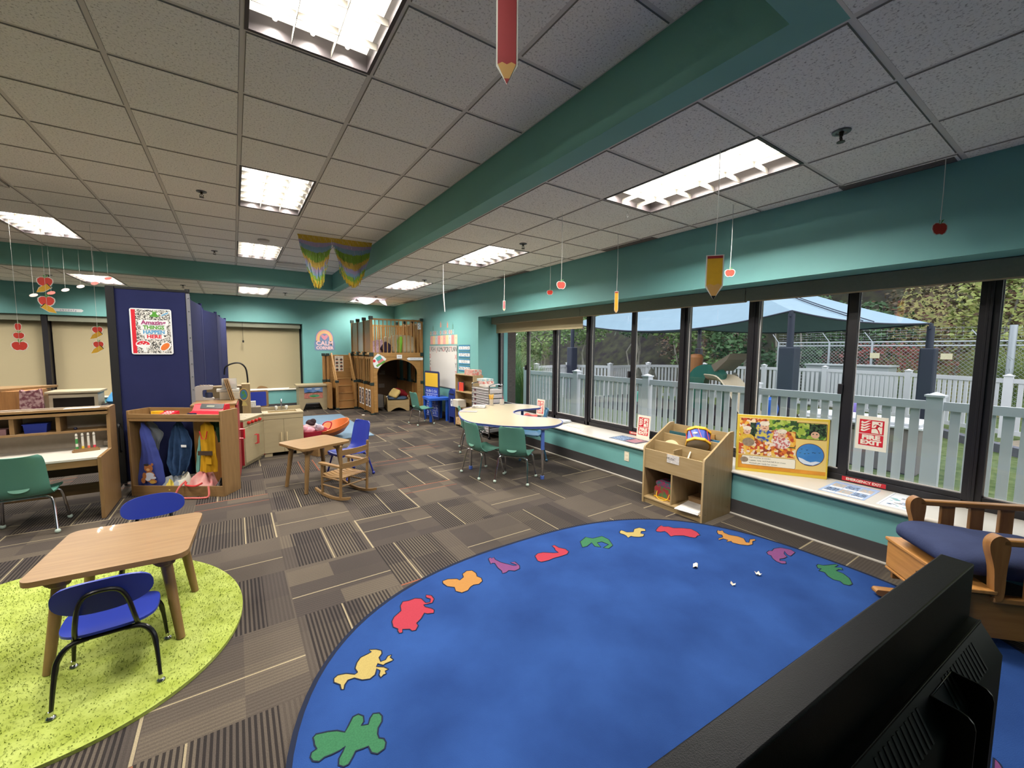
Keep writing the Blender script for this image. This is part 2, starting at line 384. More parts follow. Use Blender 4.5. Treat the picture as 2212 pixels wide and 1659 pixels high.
struct('trim_4', bm_, [TEALD], smooth=0)

# ------------------------------------------------------------------ parabolic troffers with real lamps inside
PANEL = bpy.data.materials.new('glowing_reflector'); PANEL.use_nodes = True
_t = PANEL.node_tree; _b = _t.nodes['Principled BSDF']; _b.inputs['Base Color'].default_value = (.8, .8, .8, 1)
_b.inputs['Emission Color'].default_value = (1, .93, .8, 1); _b.inputs['Emission Strength'].default_value = PANEL_E  # reflector glows by itself, standing in for light from the tubes
LOUV = pm('louver_blade', '7E7A72', .6); RIM = pm('dark_lamp_rim', '3A3436', .5)
TUBE = pm('lit_tube', 'FFF6E0', .5, emit=3)
def troffer(x, y, z, label, group):
    t = thing('ceiling_light', label, 'ceiling light', (x+.305, y+.606, z), 0, group)
    W, H = .30, .603; mb = MB()
    for a, b, c, d in ((-W, -W+.018, -H, H), (W-.018, W, -H, H), (-W+.018, W-.018, -H, -H+.018), (-W+.018, W-.018, H-.018, H)): mb.box(a, b, c, d, -.004, .10)
    mb.build('rim', RIM, t, smooth=0)
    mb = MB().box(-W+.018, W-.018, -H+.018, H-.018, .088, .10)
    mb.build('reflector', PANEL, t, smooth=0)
    for k in (-1, 0, 1): MB().cyl((k*.17, -.55, .066), (k*.17, .55, .066), .012, n=10).build('tube', TUBE, t)
    mb = MB()
    for k in (1, 2): mb.box(-W+.018+(2*W-.036)*k/3-.0012, -W+.018+(2*W-.036)*k/3+.0012, -H+.018, H-.018, .0, .034)
    for k in range(1, 6): mb.box(-W+.018, W-.018, -H+.018+(2*H-.036)*k/6-.0012, -H+.018+(2*H-.036)*k/6+.0012, .0, .034)
    mb.build('louver', LOUV, t, smooth=0)
    for k in (-1, 0, 1):
        li = bpy.data.lights.new('tube_light', 'AREA'); li.shape = 'RECTANGLE'; li.size = .026; li.size_y = 1.10; li.energy = LAMP_W/3; li.color = (1, .94, .86); li.spread = math.radians(165)
        lo = bpy.data.objects.new('tube_light', li); COL.objects.link(lo); lo.parent = t; lo.location = (k*.17, 0, .050)
    return t
LL = ['recessed lattice ceiling light nearest the camera on the window side, above the window sill', 'recessed lattice ceiling light above the kidney table', 'recessed lattice ceiling light on the window side between the kidney table and the wooden loft',
      'recessed ceiling light above the wooden loft, covered with a pale lilac cloth', 'recessed ceiling light by the back wall above the wide beige blind', 'recessed ceiling light by the back wall above the hanging paper apples', 'recessed ceiling light at the far left of the back strip of ceiling']
LH = ['large recessed lattice ceiling light nearest the camera in the raised ceiling', 'middle recessed lattice ceiling light of the raised ceiling, above the small table with the rocker', 'farthest recessed ceiling light of the raised ceiling, beside the colourful streamers', '', 'recessed ceiling light of the raised ceiling far left of the camera', 'recessed ceiling light in the raised ceiling at the left edge of the photo', '', '']
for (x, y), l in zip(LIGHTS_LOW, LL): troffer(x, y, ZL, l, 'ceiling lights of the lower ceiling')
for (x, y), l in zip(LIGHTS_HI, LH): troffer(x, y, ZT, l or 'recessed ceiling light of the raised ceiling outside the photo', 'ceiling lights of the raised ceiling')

# ------------------------------------------------------------------ diffusers, sprinklers, hooks, detector
def slot(x0, x1, y0, y1, label):
    t = thing('slot_diffuser', label, 'air vent', ((x0+x1)/2, (y0+y1)/2, ZL-.004), 0, 'linear air slots along the walls')
    a, b = (x1-x0)/2, (y1-y0)/2
    MB().box(-a, a, -b, b, -.003, 0).build('backing', GAP, t, smooth=0)
    mb = MB()
    for k in range(4):
        if b > a: c = -a+2*a*(k+.5)/4; mb.box(c-.004, c+.004, -b, b, -.006, -.003)
        else: c = -b+2*b*(k+.5)/4; mb.box(-a, a, c-.004, c+.004, -.006, -.003)
    mb.build('slat', pm('bronze_slat', '4A4440', .5), t, smooth=0)
for y0, y1, l in ((.69, 1.29, 'dark air slot over the windows nearest the camera'), (2.95, 3.7, 'dark air slot over the windows right of the hanging yellow pencils'), (5.3, 6.1, 'dark air slot over the far end of the windows'), (7.7, 8.3, 'dark air slot above the whiteboard corner'), (10.2, 10.9, 'dark air slot above the wooden loft')):
    slot(3.80, 3.91, y0, y1, l)
slot(-.35, .2, 11.82, 11.93, 'dark air slot over the beige blind by the folding divider')
def grille(x, y, wx, wy, z, label):
    t = thing('ceiling_vent', label, 'air vent', (x+wx/2, y+wy/2, z-.006), 0, 'louvered ceiling vents')
    a, b = wx/2, wy/2
    MB().box(-a, a, -b, b, -.004, 0).build('backing', pm('vent_dark', '2B2927', .7), t, smooth=0)
    mb = MB()
    for p in ((-a, a, -b, -b+.03), (-a, a, b-.03, b), (-a, -a+.03, -b, b), (a-.03, a, -b, b)): mb.box(*p, -.014, -.004)
    mb.build('frame', TBAR, t, bevel=.003)
    mb = MB(); n = 5
    for k in range(n):
        c = -b+.03+(2*b-.06)*(k+.5)/n; mb.beam((-a+.03, c, -.009), (a-.03, c, -.009), .05, .003, (0, .5, 1))
    mb.build('slat', TBAR, t, smooth=0)
grille(.708, 8.66, .58, .27, ZT, 'louvered air vent beside the farthest light of the raised ceiling')
grille(-2.33, 5.62, .58, .58, ZT, 'square louvered air vent at the left edge of the photo')
def sprinkler(x, y, z, label):
    t = thing('fire_sprinkler', label, 'sprinkler', (x, y, z-.006), 0, 'fire sprinklers on the ceiling')
    MB().lathe([(.045, 0), (.043, -.008), (.026, -.010), (.02, -.004)], n=20).build('escutcheon', STEEL, t)
    mb = MB().cyl((0, 0, -.004), (0, 0, -.028), .012, .009, n=10)
    for s in (-1, 1): mb.tube([(s*.006, 0, -.026), (s*.016, 0, -.040), (s*.006, 0, -.056)], .003, n=6)
    mb.cyl((0, 0, -.028), (0, 0, -.054), .002, n=6).cyl((0, 0, -.056), (0, 0, -.060), .020, n=14)
    mb.build('head', pm('dark_brass', '4A4238', .35, metal=.9), t)
for x, y, z, l in ((2.863, .975, ZL, 'steel fire sprinkler nearest the camera, right of the window-side light'), (2.836, 3.997, ZL, 'steel fire sprinkler in front of the light over the kidney table'), (2.872, 7.076, ZL, 'steel fire sprinkler before the third window-side light'),
                   (2.836, 9.98, ZL, 'small sprinkler in front of the cloth covered light'), (1.005, 10.58, ZL, 'small sprinkler between the back wall light and the cloth covered light'), (-.784, 10.53, ZL, 'small sprinkler above the folding divider'),
                   (-2.6, 10.5, ZL, 'small sprinkler above the hanging apples'), (-.204, 5.26, ZT, 'fire sprinkler of the raised ceiling left of the middle light'), (-.194, 8.30, ZT, 'small sprinkler of the raised ceiling left of the farthest light')):
    sprinkler(x, y, z, l)
tag(MB().lathe([(.075, 0), (.075, -.02), (.055, -.035), (0.02, -.038)], n=24).build('smoke_detector', TBAR), 'round ceiling detector in front of the farthest light of the raised ceiling', 'detector', loc=(.42, 7.05, ZT-.006))

# ------------------------------------------------------------------ windows on the right, six units
GLASS = bpy.data.materials.new('window_glass'); GLASS.use_nodes = True
_t = GLASS.node_tree; _t.nodes.clear(); _o = _t.nodes.new('ShaderNodeOutputMaterial'); _mx = _t.nodes.new('ShaderNodeMixShader'); _tr = _t.nodes.new('ShaderNodeBsdfTransparent'); _gl = _t.nodes.new('ShaderNodeBsdfGlossy'); _lw = _t.nodes.new('ShaderNodeLayerWeight'); _pw = _t.nodes.new('ShaderNodeMath'); _ma = _t.nodes.new('ShaderNodeMath')
_lw.inputs[0].default_value = .5; _pw.operation = 'POWER'; _pw.inputs[1].default_value = 5; _ma.operation = 'MULTIPLY_ADD'; _ma.inputs[1].default_value = .9; _ma.inputs[2].default_value = .07; _t.links.new(_lw.outputs['Facing'], _pw.inputs[0]); _t.links.new(_pw.outputs[0], _ma.inputs[0])
_gl.inputs['Roughness'].default_value = .01; _tr.inputs[0].default_value = (.93, .95, .95, 1)
_t.links.new(_ma.outputs[0], _mx.inputs[0]); _t.links.new(_tr.outputs[0], _mx.inputs[1]); _t.links.new(_gl.outputs[0], _mx.inputs[2]); _t.links.new(_mx.outputs[0], _o.inputs[0])
PALE = pm('pale_weather_strip', 'C8C4C0', .6)
UN = [(6.98, 5.255, 6.03), (5.255, 4.475, None), (4.475, 2.91, 3.665), (2.91, 2.13, None), (2.13, .55, 1.33), (.55, -.24, None), (-.24, -3.0, -1.6)]
for i, (ya, yb_, ym) in enumerate(UN):
    mb = MB(); e = .05
    mb.box(4.385, 4.47, ya-e, ya, .42, 2.17).box(4.385, 4.47, yb_, yb_+e, .42, 2.17).box(4.385, 4.47, yb_, ya, .42, .475).box(4.40, 4.46, yb_, ya, .475, .515).box(4.385, 4.47, yb_, ya, 2.08, 2.17)
    mb.box(4.37, 4.385, ya-.016, ya, .42, 2.17).box(4.37, 4.385, yb_, yb_+.016, .42, 2.17)
    if ym is not None: mb.box(4.392, 4.43, ym-.045, ym+.02, .475, 2.1).box(4.43, 4.46, ym-.015, ym+.045, .475, 2.1)
    fr = struct('window_%d' % (i+1), mb, [BLACKF], smooth=0, bevel=.002)
    mb = MB()
    for c in ([ya-e] if ym is None else [ya-e, ym-.045]): mb.box(4.415, 4.42, c-.008, c, .515, 2.08)
    mb.box(4.415, 4.42, yb_+e, ya-e, .515, .523)
    o = mb.build('weather_strip', PALE, fr, smooth=0)
    if ym is not None: MB().box(4.375, 4.395, ym+.02, ym+.055, 1.18, 1.27).build('latch', BLACKF, fr, bevel=.003)
    for a, b in ([(yb_+e, ya-e)] if ym is None else [(yb_+e, ym-.045), (ym, ya-e)]):
        g = MB().add([(4.43, a, .515), (4.43, b, .515), (4.43, b, 2.08), (4.43, a, 2.08)], [(0, 1, 2, 3)]).build('glass', GLASS, fr, smooth=0)
# roller blinds in grey fascias
def blind(y0, y1, drop, label):
    t = thing('roller_blind', label, 'blind', (4.26, (y0+y1)/2, 2.168), 0, 'roller blinds over the right-hand windows')
    h = (y1-y0)/2-.004
    MB().box(-.06, -.055, -h, h, -.13, 0).box(-.06, .07, -h, h, -.003, 0).build('fascia', GREYSH, t, smooth=0)
    MB().cyl((0, -h+.02, -.095), (0, h-.02, -.095), .04, n=20).build('fabric_roll', pm('brown_roll', '8B7C64', .8), t)
    if drop:
        d = MB().box(.036, .039, -h+.03, h-.03, -drop, -.09).build('fabric', SHADE, t, smooth=0)
        MB().box(.032, .043, -h+.03, h-.03, -drop-.012, -drop).build('hem_bar', SHADE, d, bevel=.003)
blind(4.475, 6.97, .29, 'roller blind pulled partly down at the far end of the windows')
blind(2.13, 4.475, 0, 'rolled-up blind over the middle windows behind the small yellow pencil')
blind(-.24, 2.13, 0, 'rolled-up blind over the windows nearest the glider chair')
blind(-2.9, -.24, 0, 'rolled-up blind beyond the right edge of the photo')
# back windows behind closed blinds
mb = MB().box(-5.6, 1.5, 12.22, 12.3, .5, .56).box(-5.6, 1.5, 12.22, 12.3, 2.1, 2.17)
for x in (-5.55, -3.08, -.60, 1.45): mb.box(x-.05, x+.05, 12.2, 12.3, .5, 2.17)
struct('window_8', mb, [BLACKF], smooth=0)
for x0, x1, l in ((-5.52, -3.14, 'closed beige roller blind at the left edge of the back wall'), (-3.04, -.64, 'closed beige roller blind on the back wall left of the folding divider'), (-.56, 1.455, 'closed beige roller blind on the back wall between the divider and the calm corner sign')):
    t = thing('roller_blind', l, 'blind', ((x0+x1)/2, 12.06, 2.168), 0, 'closed blinds of the back wall'); h = (x1-x0)/2
    MB().box(-h, h, -.05, -.045, -.12, 0).build('fascia', GREYSH, t, smooth=0)
    d = MB().box(-h+.01, h-.01, .10, .103, -1.655, -.03).build('fabric', SHADE, t, smooth=0)
    MB().box(-h+.01, h-.01, .094, .109, -1.665, -1.655).build('hem_bar', SHADE, d, bevel=.003)
struct('trim_5', MB().box(-3.13, -3.05, 12.0, 12.2, .5, 2.17), [BLACKF], smooth=0)
tag(MB().cyl((0, 0, 0), (0, 0, -.44), .003, n=6).lathe([(.006, -.44), (.022, -.46), (.014, -.50)]).build('blind_cord', BLACK), 'dark pull cord with a weight hanging before the beige blind', 'cord', loc=(.20, 11.99, 2.17))
tag(MB().box(-.004, 0, -.036, .036, -.058, .058).box(-.006, 0, -.018, .018, .010, .040).box(-.006, 0, -.018, .018, -.040, -.010).build('power_outlet', pm('ivory_plate', 'DDD3BC', .4), bevel=.002), 'ivory double power outlet low on the teal wall under the sill', 'power outlet', loc=(XW, 3.30, .262))
# ================================================================== outside the windows
GZ = -.2
GRASS = pm('lawn_grass', '42532F', .95, scale=7, col2='67724C', bump=.6, bscale=60, detail=8)
VINYL = pm('white_vinyl', 'D0D0D6', .45, .02, 3)
GALV = pm('galvanised_steel', 'A9AEB6', .45, metal=.5)
NAVY = pm('navy_padding', '22273A', .6, .05, 8)
def HZ(x): return GZ+max(0, x-17.2)*.16+max(0, x-21)*.9
struct('lawn', MB().grid(lambda a, b: (4.6+a*12.8, -12+(1-b)*44, GZ), 4, 8), [GRASS], smooth=60)
def hill_fn(a, b, y0, y1):
    y = y0+b*(y1-y0); x = 17.2+a*13; return (x, y, HZ(x)+.10*math.sin(y*1.7+x*2)*min(1, a*5))
struct('hillside', MB().grid(lambda a, b: hill_fn(1-a, b, 5.6, 34), 40, 50), [pm('dark_hill_soil', '2A2629', .95, scale=2, col2='3E4030', bump=.5, bscale=10)], smooth=60)
struct('grass_bank', MB().grid(lambda a, b: hill_fn(1-a, b, -14, 5.6), 40, 40), [pm('straw_bank', '6E7548', .95, scale=3, col2='948C5E', bump=.5, bscale=30)], smooth=60)
tag(MB().prism([(10.6, -1.0), (12.2, -1.2), (13.2, 1.0), (12.0, 1.4), (11.2, .8)], .012, (0, 0, GZ), (1, 0, 0), (0, 1, 0)).build('bare_ground_patch', pm('bare_soil', '8D8273', .95, .12, 9)), 'worn patch of bare soil in the lawn beyond the picket fence', 'soil')
struct('trim_6', MB().box(4.6, 4.8, 6.99, 7.6, GZ, 3), [pm('brown_brick', '4A3C3A', .9, .25, 14, stretch=(1, 1, 5))], smooth=0)

def fence(pts, label, name='picket_fence', top=1.035, pick=.075, step=.1175, cap=True):
    t = thing(name, label, 'fence', (pts[0][0], pts[0][1], GZ), 0, 'white picket fences')
    O = Vector((pts[0][0], pts[0][1])); h = top-GZ
    for p in pts:
        x, y = p[0]-O.x, p[1]-O.y
        MB().box(x-.064, x+.064, y-.064, y+.064, 0, h+.05).box(x-.078, x+.078, y-.078, y+.078, h+.05, h+.07).prism([(-.07, 0), (.07, 0), (0, .035)], .0, (x, y, h+.07)).cyl((x, y, h+.07), (x, y, h+.10), .085, .01, n=4).build('post', VINYL, t, smooth=0)
    for a, b in zip(pts, pts[1:]):
        A = Vector((a[0]-O.x, a[1]-O.y, 0)); B = Vector((b[0]-O.x, b[1]-O.y, 0)); d = B-A; L = d.length; d.normalize()
        mb = MB(); mb.beam(A+Vector((0, 0, h-.045)), B+Vector((0, 0, h-.045)), .05, .09); mb.beam(A+Vector((0, 0, .12)), B+Vector((0, 0, .12)), .05, .09)
        n = int((L-.15)/step); s = (L-(n-1)*step)/2
        for k in range(n):
            p = A+d*(s+k*step); mb.beam(p+Vector((0, 0, .12)), p+Vector((0, 0, h-.05)), .022, pick, tuple(d))
        mb.build('fence_panel', VINYL, t, smooth=0)
    return t
fence([(6.13, 1.0774*k-.0 if False else 6.578-1.8325*k) for k in range(-1, 6)], 'white picket fence close outside the windows, rails across the whole view')
fence([(8.1, 10.6), (10, 11.2), (10.7, 9.85), (12.9, 9.98), (14.3, 8.6), (15.0, 6.85), (15.3, 5.2), (14.4, 3.08), (13.2, 1.3), (12.6, -.5), (12.2, -2.3)], 'white picket fence farther out behind the play area, bending round it', top=1.03, pick=.07)
# chain link fence with barbed wire
t = thing('chain_link_fence', 'grey chain link fence with barbed wire beyond the white pickets', 'fence', (17, 3, GZ))
mb = MB(); y0, y1, h = -6.0, 7.3, 2.08
k = y0-h
while k < y1:
    for s in (1, -1):
        a = [(k, 0), (k+h, h)] if s > 0 else [(k, h), (k+h, 0)]
        (ya, za), (yb2, zb) = a
        def cl(yy, other, zz, oz):
            if yy < y0: f = (y0-yy)/(other-yy); return y0, zz+(oz-zz)*f
            return yy, zz
        ya2, za2 = cl(ya, yb2, za, zb)
        if yb2 > y1: f = (yb2-y1)/(yb2-ya2); zb = zb-(zb-za2)*f; ye = y1
        else: ye = yb2
        if ye > ya2: mb.beam((0, ya2-3, za2), (0, ye-3, zb), .006, .006)
    k += .11
mb.build('wire_mesh', GALV, t, smooth=0)
for z in (h, h-.12): MB().cyl((0, y0-3, z), (0, y1-3, z), .022, n=8).build('rail', GALV, t)
for y in (7.3, 5.7, 4.55, 2.2, -.3, -3):
    MB().cyl((0, y-3, 0), (0, y-3, h+.02), .035, n=8).build('post', GALV, t)
    MB().cyl((0, y-3, h), (.0, y-3+.22, h+.32), .014, n=6).build('outrigger_arm', GALV, t)
MB().cyl((0, 1.68-3, 0), (0, 1.68-3, h+.42), .075, n=12).build('post', GALV, t)
for j in range(4):
    mb = MB(); z = h+.10+.09*j; P = [(0, y0-3+(y1-y0)*i/40, z+.03*math.sin(i*.9+j)) for i in range(41)]; mb.tube(P, .004, n=4)
    for i in range(1, 90): y = y0-3+(y1-y0)*i/90; mb.beam((-.02, y, z-.02), (.02, y+.01, z+.03), .004, .004)
    mb.build('barbed_wire', GALV, t, smooth=0)
for i, y in enumerate((4.46, 2.86)):
    tag(MB().box(-.008, 0, -.12, .12, -.085, .085).build('notice_plate', pm('faded_notice', 'C9C0A0', .6, .06, 30)), ('small faded notice on the chain link fence, left of the right-hand canopy post', 'small faded notice on the chain link fence, right of the right-hand canopy post')[i], 'notice', loc=(16.96, y, 1.45))
t = thing('utility_cabinet', 'long low grey utility cabinet behind the white pickets', 'cabinet', (15.9, 4.8, GZ))
MB().box(-.4, .4, -1.05, 1.0, 0, 1.32).build('body', pm('cabinet_grey', '9BA0A2', .5), t, smooth=0, bevel=.01)
MB().box(-.44, .44, -1.1, 1.04, 1.32, 1.37).build('lid', pm('cabinet_grey', '9BA0A2', .5), t, smooth=0, bevel=.01)

# shade canopy
CAN = pm('blue_grey_shade_cloth', '7F97A8', .8, .03, 4)
t = thing('shade_canopy', 'large blue grey fabric shade canopy on navy padded posts outside', 'canopy', (11.5, 6.4, GZ))
C4 = [Vector((9.7, 3.95, 2.40)), Vector((12.5, 2.38, 2.18)), Vector((13.6, 8.4, 2.30)), Vector((9.9, 10.9, 2.48))]; AP = Vector((11.5, 6.4, 3.95)); O = Vector((11.5, 6.4, GZ))
SAG = [(.0, .04, -.10), (-.15, 0, -.16), (0, -.1, -.2), (.15, 0, -.34)]
mb = MB()
for i in range(4):
    a, b, sg = C4[i], C4[(i+1) % 4], Vector(SAG[i])
    def fn(u, v, a=a, b=b, sg=sg):
        e = a.lerp(b, u)+sg*4*u*(1-u); return AP.lerp(e, v)-O+Vector((0, 0, -.25*math.sin(v*PI)*.5))
    mb.grid(lambda u, v: fn(1-u, v), 16, 12)
mb.build('sail', CAN, t, smooth=30)
mb = MB()
for i in range(4):
    a, b, sg = C4[i], C4[(i+1) % 4], Vector(SAG[i]); mb.tube([a.lerp(b, k/12)+sg*4*(k/12)*(1-k/12)-O for k in range(13)], .018, n=6)
for s in (.52, .60): mb.tube([AP.lerp(C4[0].lerp(C4[1], s)+Vector(SAG[0])*4*s*(1-s), k/10)-O+Vector((0, 0, -.125*math.sin(k/10*PI)+.03)) for k in range(11)], .012, n=5)
mb.build('seam_cord', NAVY, t)
for c, r in zip(C4, (.155, .13, .10, .135)):
    p = c-O; q = MB().cyl((p.x, p.y, 0), (p.x, p.y, c.z-GZ-.06), .065, n=12).box(p.x-.09, p.x+.09, p.y-.02, p.y+.02, c.z-GZ-.12, c.z-GZ).build('pole', NAVY, t)
    MB().box(p.x-r, p.x+r, p.y-r, p.y+r, 0, 1.85).build('padding', NAVY, t, smooth=0, bevel=.03)

# play equipment
t = thing('toddler_climber', 'green and orange plastic climber with a beige slide behind the near pickets', 'play equipment', (10.2, 6, GZ))
GR = pm('dark_green_plastic', '1F5A4E', .4, .04, 3); OR = pm('orange_brown_plastic', 'A0673A', .5, .05, 3); BG = pm('beige_plastic', 'B3A48C', .5, .05, 3)
arch = [(.5, 0), (.5, .98)]+[(.02+.48*math.cos(a), .98+.43*math.sin(a)) for a in [math.radians(15*k) for k in range(1, 12)]]+[(-.46, .98), (-.46, 0), (-.40, 0)]
inner = [(-.40, .9)]+[(-.17-.23*math.cos(a), .92+.25*math.sin(a)) for a in [math.radians(20*k) for k in range(1, 9)]]+[(.06, .9), (.06, 0)]
MB().prism(arch+inner, .25, (-.2, -.05, 0), (0, 1, 0), (0, 0, 1)).build('green_arch', GR, t, smooth=30, bevel=.02)
MB().lathe([(.16, 0), (.15, .9), (.17, 1.35), (.19, 1.58), (.14, 1.66), (.02, 1.68)], (.2, .5, 0), n=18).build('orange_pillar', OR, t)
MB().prism([(-.25, 1.40), (-.72, 1.70), (-.64, 1.54), (-.34, 1.24)], .9, (-.3, .02, 0), (0, 1, 0), (0, 0, 1)).build('roof_flap', pm('brown_roof_panel', '6A5A4C', .6), t, smooth=0, bevel=.01)
def sl(a, b):
    p = [(-.1, -.2, 1.02), (-.35, -.7, .98), (-.6, -1.15, .62), (-.8, -1.5, .22), (-.95, -1.8, .10)]; q = spline(p, 4, False); i = a*(len(q)-1); k = min(int(i), len(q)-2); f = i-k
    c = Vector(q[k]).lerp(Vector(q[k+1]), f); e = (b-.5)*2; return c+Vector((-.8, .45, 0)).normalized()*e*.28+Vector((0, 0, .14*e**4))
MB().grid(sl, 16, 10, t=.03).build('slide', BG, t)
for x, y in ((.0, .1), (.1, -.35)): MB().cyl((x, y, 0), (x, y, 1.0), .06, n=10).build('green_post', GR, t)
tag(MB().box(-.2, .2, -.16, .16, 0, .5).box(-.17, .17, -.13, .13, .5, .53).build('toy_bin', pm('teal_plastic', '2FA58C', .45), smooth=0, bevel=.03), 'small teal plastic box behind the near fence, left of the green climber', 'toy', loc=(10, 8.0, GZ))
tag(MB().lathe([(.02, 0), (.13, .04), (.17, .25), (.12, .45), (.15, .6), (.10, .78), (.02, .83)], n=16).build('ride_on_toy', pm('bright_blue_plastic', '1F5BB8', .4)), 'bright blue rounded plastic toy seen between the near pickets', 'toy', loc=(9, 3.95, GZ))
tag(MB().lathe([(.02, 0), (.10, .02), (.12, .5), (.10, .78), (.06, .86), (.01, .88)], n=16).build('play_tub', pm('lilac_plastic', '7A68B8', .4)), 'lilac plastic tub just above the fire exit sign on the window', 'toy', loc=(9, 2.55, GZ))
RK = pm('grey_molded_rock', '7D7A70', .9, .3, 9)
for x, y, l in ((11.3, 5.9, 'mottled grey play rock right of the green climber'), (11.5, 9.3, 'mottled grey play rock farthest left behind the pickets'), (11.5, 8.75, 'mottled grey play rock beside the fence corner post')):
    tag(MB().lathe([(.22, 0), (.21, .5), (.16, .85), (.08, 1.1), (.01, 1.18)], n=10).build('play_rock', RK), l, 'rock', 'mottled play rocks', loc=(x, y, GZ))
t = thing('storage_box', 'grey plastic deck storage box with a white lid behind the near pickets', 'storage box', (8.25, 2.25, GZ))
MB().box(-.35, .35, -.72, .72, 0, .66).build('body', pm('taupe_resin', '77706E', .6, .05, 6), t, smooth=0, bevel=.02)
MB().box(-.39, .39, -.76, .76, .66, .70).box(-.36, .36, -.73, .73, .70, .745).build('lid', VINYL, t, smooth=0, bevel=.012)
MB().box(-.36, -.35, -.05, .05, .56, .63).build('latch', BLACK, t, smooth=0)
mb = MB()
mb.beam((12.9, 2.45, GZ+.07), (11.6, 1.5, GZ+.07), .16, .16).beam((11.6, 1.5, GZ+.07), (10.6, .5, GZ+.07), .16, .16).beam((12.9, 2.45, GZ+.07), (12.4, 4.2, GZ+.07), .16, .16)
tag(mb.build('timber_edging', pm('weathered_edging', '5A5B66', .8, .15, 9), smooth=0), 'dark timber border curving across the lawn', 'edging')
mb = MB(); mb.box(9.3, 11.2, 3.3, 9.6, GZ, GZ+.25)
tag(mb.build('play_surface_step', pm('dark_rubber', '2E2C33', .9, .2, 5), smooth=0, bevel=.02), 'dark rubber play platform under the climber and the canopy', 'platform')

# ornamental grass
def grass_clump(x, y, z, n, H, R, label, mat, seed):
    g = random.Random(seed); mb = MB()
    for i in range(n):
        a = g.uniform(0, 2*PI); r = R*.35*math.sqrt(g.random()); h = H*g.uniform(.55, 1.0); ln = g.uniform(.1, .75)*R; b = a+g.uniform(-.6, .6)
        px, py = r*math.cos(a), r*math.sin(a); wd = .010+.006*g.random(); sx, sy = -math.sin(b)*wd, math.cos(b)*wd; vs = []
        for k in range(5):
            f = k/4; qx = px+math.cos(b)*ln*f*f*1.2; qy = py+math.sin(b)*ln*f*f*1.2; qz = h*(f-.22*f**4*ln/R*1.5); e = 1-f*.85
            vs += [(qx-sx*e, qy-sy*e, qz), (qx+sx*e, qy+sy*e, qz)]
        mb.add(vs, [(2*k, 2*k+1, 2*k+3, 2*k+2) for k in range(4)])
    return tag(mb.build('ornamental_grass', mat, smooth=0), label, 'grass clump', 'ornamental grasses', loc=(x, y, z))
OG = pm('blade_green', '4E7A4C', .7, scale=1.2, col2='8A9450')
OG2 = pm('blade_pale_green', '6F8A52', .7, scale=1.5, col2='A3A765')
grass_clump(7.0, 10.9, GZ, 1500, 2.15, 1.25, 'tall green ornamental grass at the far left window', OG, 1)
grass_clump(6.9, 9.5, GZ, 1100, 1.55, .95, 'yellow green ornamental grass arching over the near fence', OG, 2)
grass_clump(18.2, 1.6, HZ(18.2), 1100, 2.1, 1.5, 'big pale green grass beyond the chain link fence at the right', OG2, 3)
grass_clump(18.0, 3.9, HZ(18), 900, 1.3, 1.5, 'straw coloured low grass beyond the right-hand notice', OG2, 4)
grass_clump(18.6, -.4, HZ(18.6), 700, 1.5, 1.3, 'pale grass clump at the extreme right behind the fence', OG2, 5)

# trees and bushes
def leafcloud(blobs, n, size, seed, droop=.0, aspect=.5):
    g = random.Random(seed); mb = MB(); tot = sum(b[3]*b[4]*b[5] for b in blobs)
    for cx, cy, cz, rx, ry, rz in blobs:
        for i in range(int(n*rx*ry*rz/tot)):
            while True:
                d = Vector((g.uniform(-1, 1), g.uniform(-1, 1), g.uniform(-1, 1)))
                if .2 < d.length < 1: break
            rr = .55+.45*g.random(); d = d.normalized()*rr; c = Vector((cx+d.x*rx, cy+d.y*ry, cz+d.z*rz))
            a = Vector((g.gauss(0, 1), g.gauss(0, 1), g.gauss(0, .5)-droop)).normalized(); s = a.orthogonal().normalized(); s.rotate(Matrix.Rotation(g.uniform(-1, 1), 3, a))
            L = size*g.uniform(.6, 1.3); w_ = L*aspect
            mb.add([c, c+a*L*.5+s*w_/2, c+a*L, c+a*L*.5-s*w_/2], [(0, 1, 2, 3)])
    return mb
LEAFS = [pm('leaf_dark_green', '2F4A30', .6, scale=.9, col2='55774A'), pm('leaf_mid_green', '46683A', .6, scale=.9, col2='7F9557'), pm('leaf_yellow_green', '6B8140', .6, scale=.8, col2='A3A55E'), pm('leaf_russet', '6B4638', .7, scale=1, col2='4A4E38'), pm('leaf_red', '8E3A34', .7, scale=1, col2='5E4038')]
BARK = pm('pale_bark', '8E8880', .8, .15, 9)
def tree(x, y, n, blobs, mat, size, label, seed, name='tree', z0=None, stems=1, cat='tree', droop=0):
    z0 = HZ(x) if z0 is None else z0
    t = thing(name, label, cat, (x, y, z0), 0, 'trees and bushes beyond the fences')
    leafcloud(blobs, n, size, seed, droop).build('foliage', LEAFS[mat], t, smooth=0)
    g = random.Random(seed+99)
    for k in range(stems):
        p = Vector((g.uniform(-.3, .3), g.uniform(-.5, .5), 0)); top = max(b[2] for b in blobs)
        pts = [p+Vector((g.uniform(-.08, .08)*i, g.uniform(-.12, .12)*i, top*i/4)) for i in range(5)]
        MB().tube(pts, [.045, .04, .035, .028, .02], n=6).build('trunk', BARK, t)
    return t
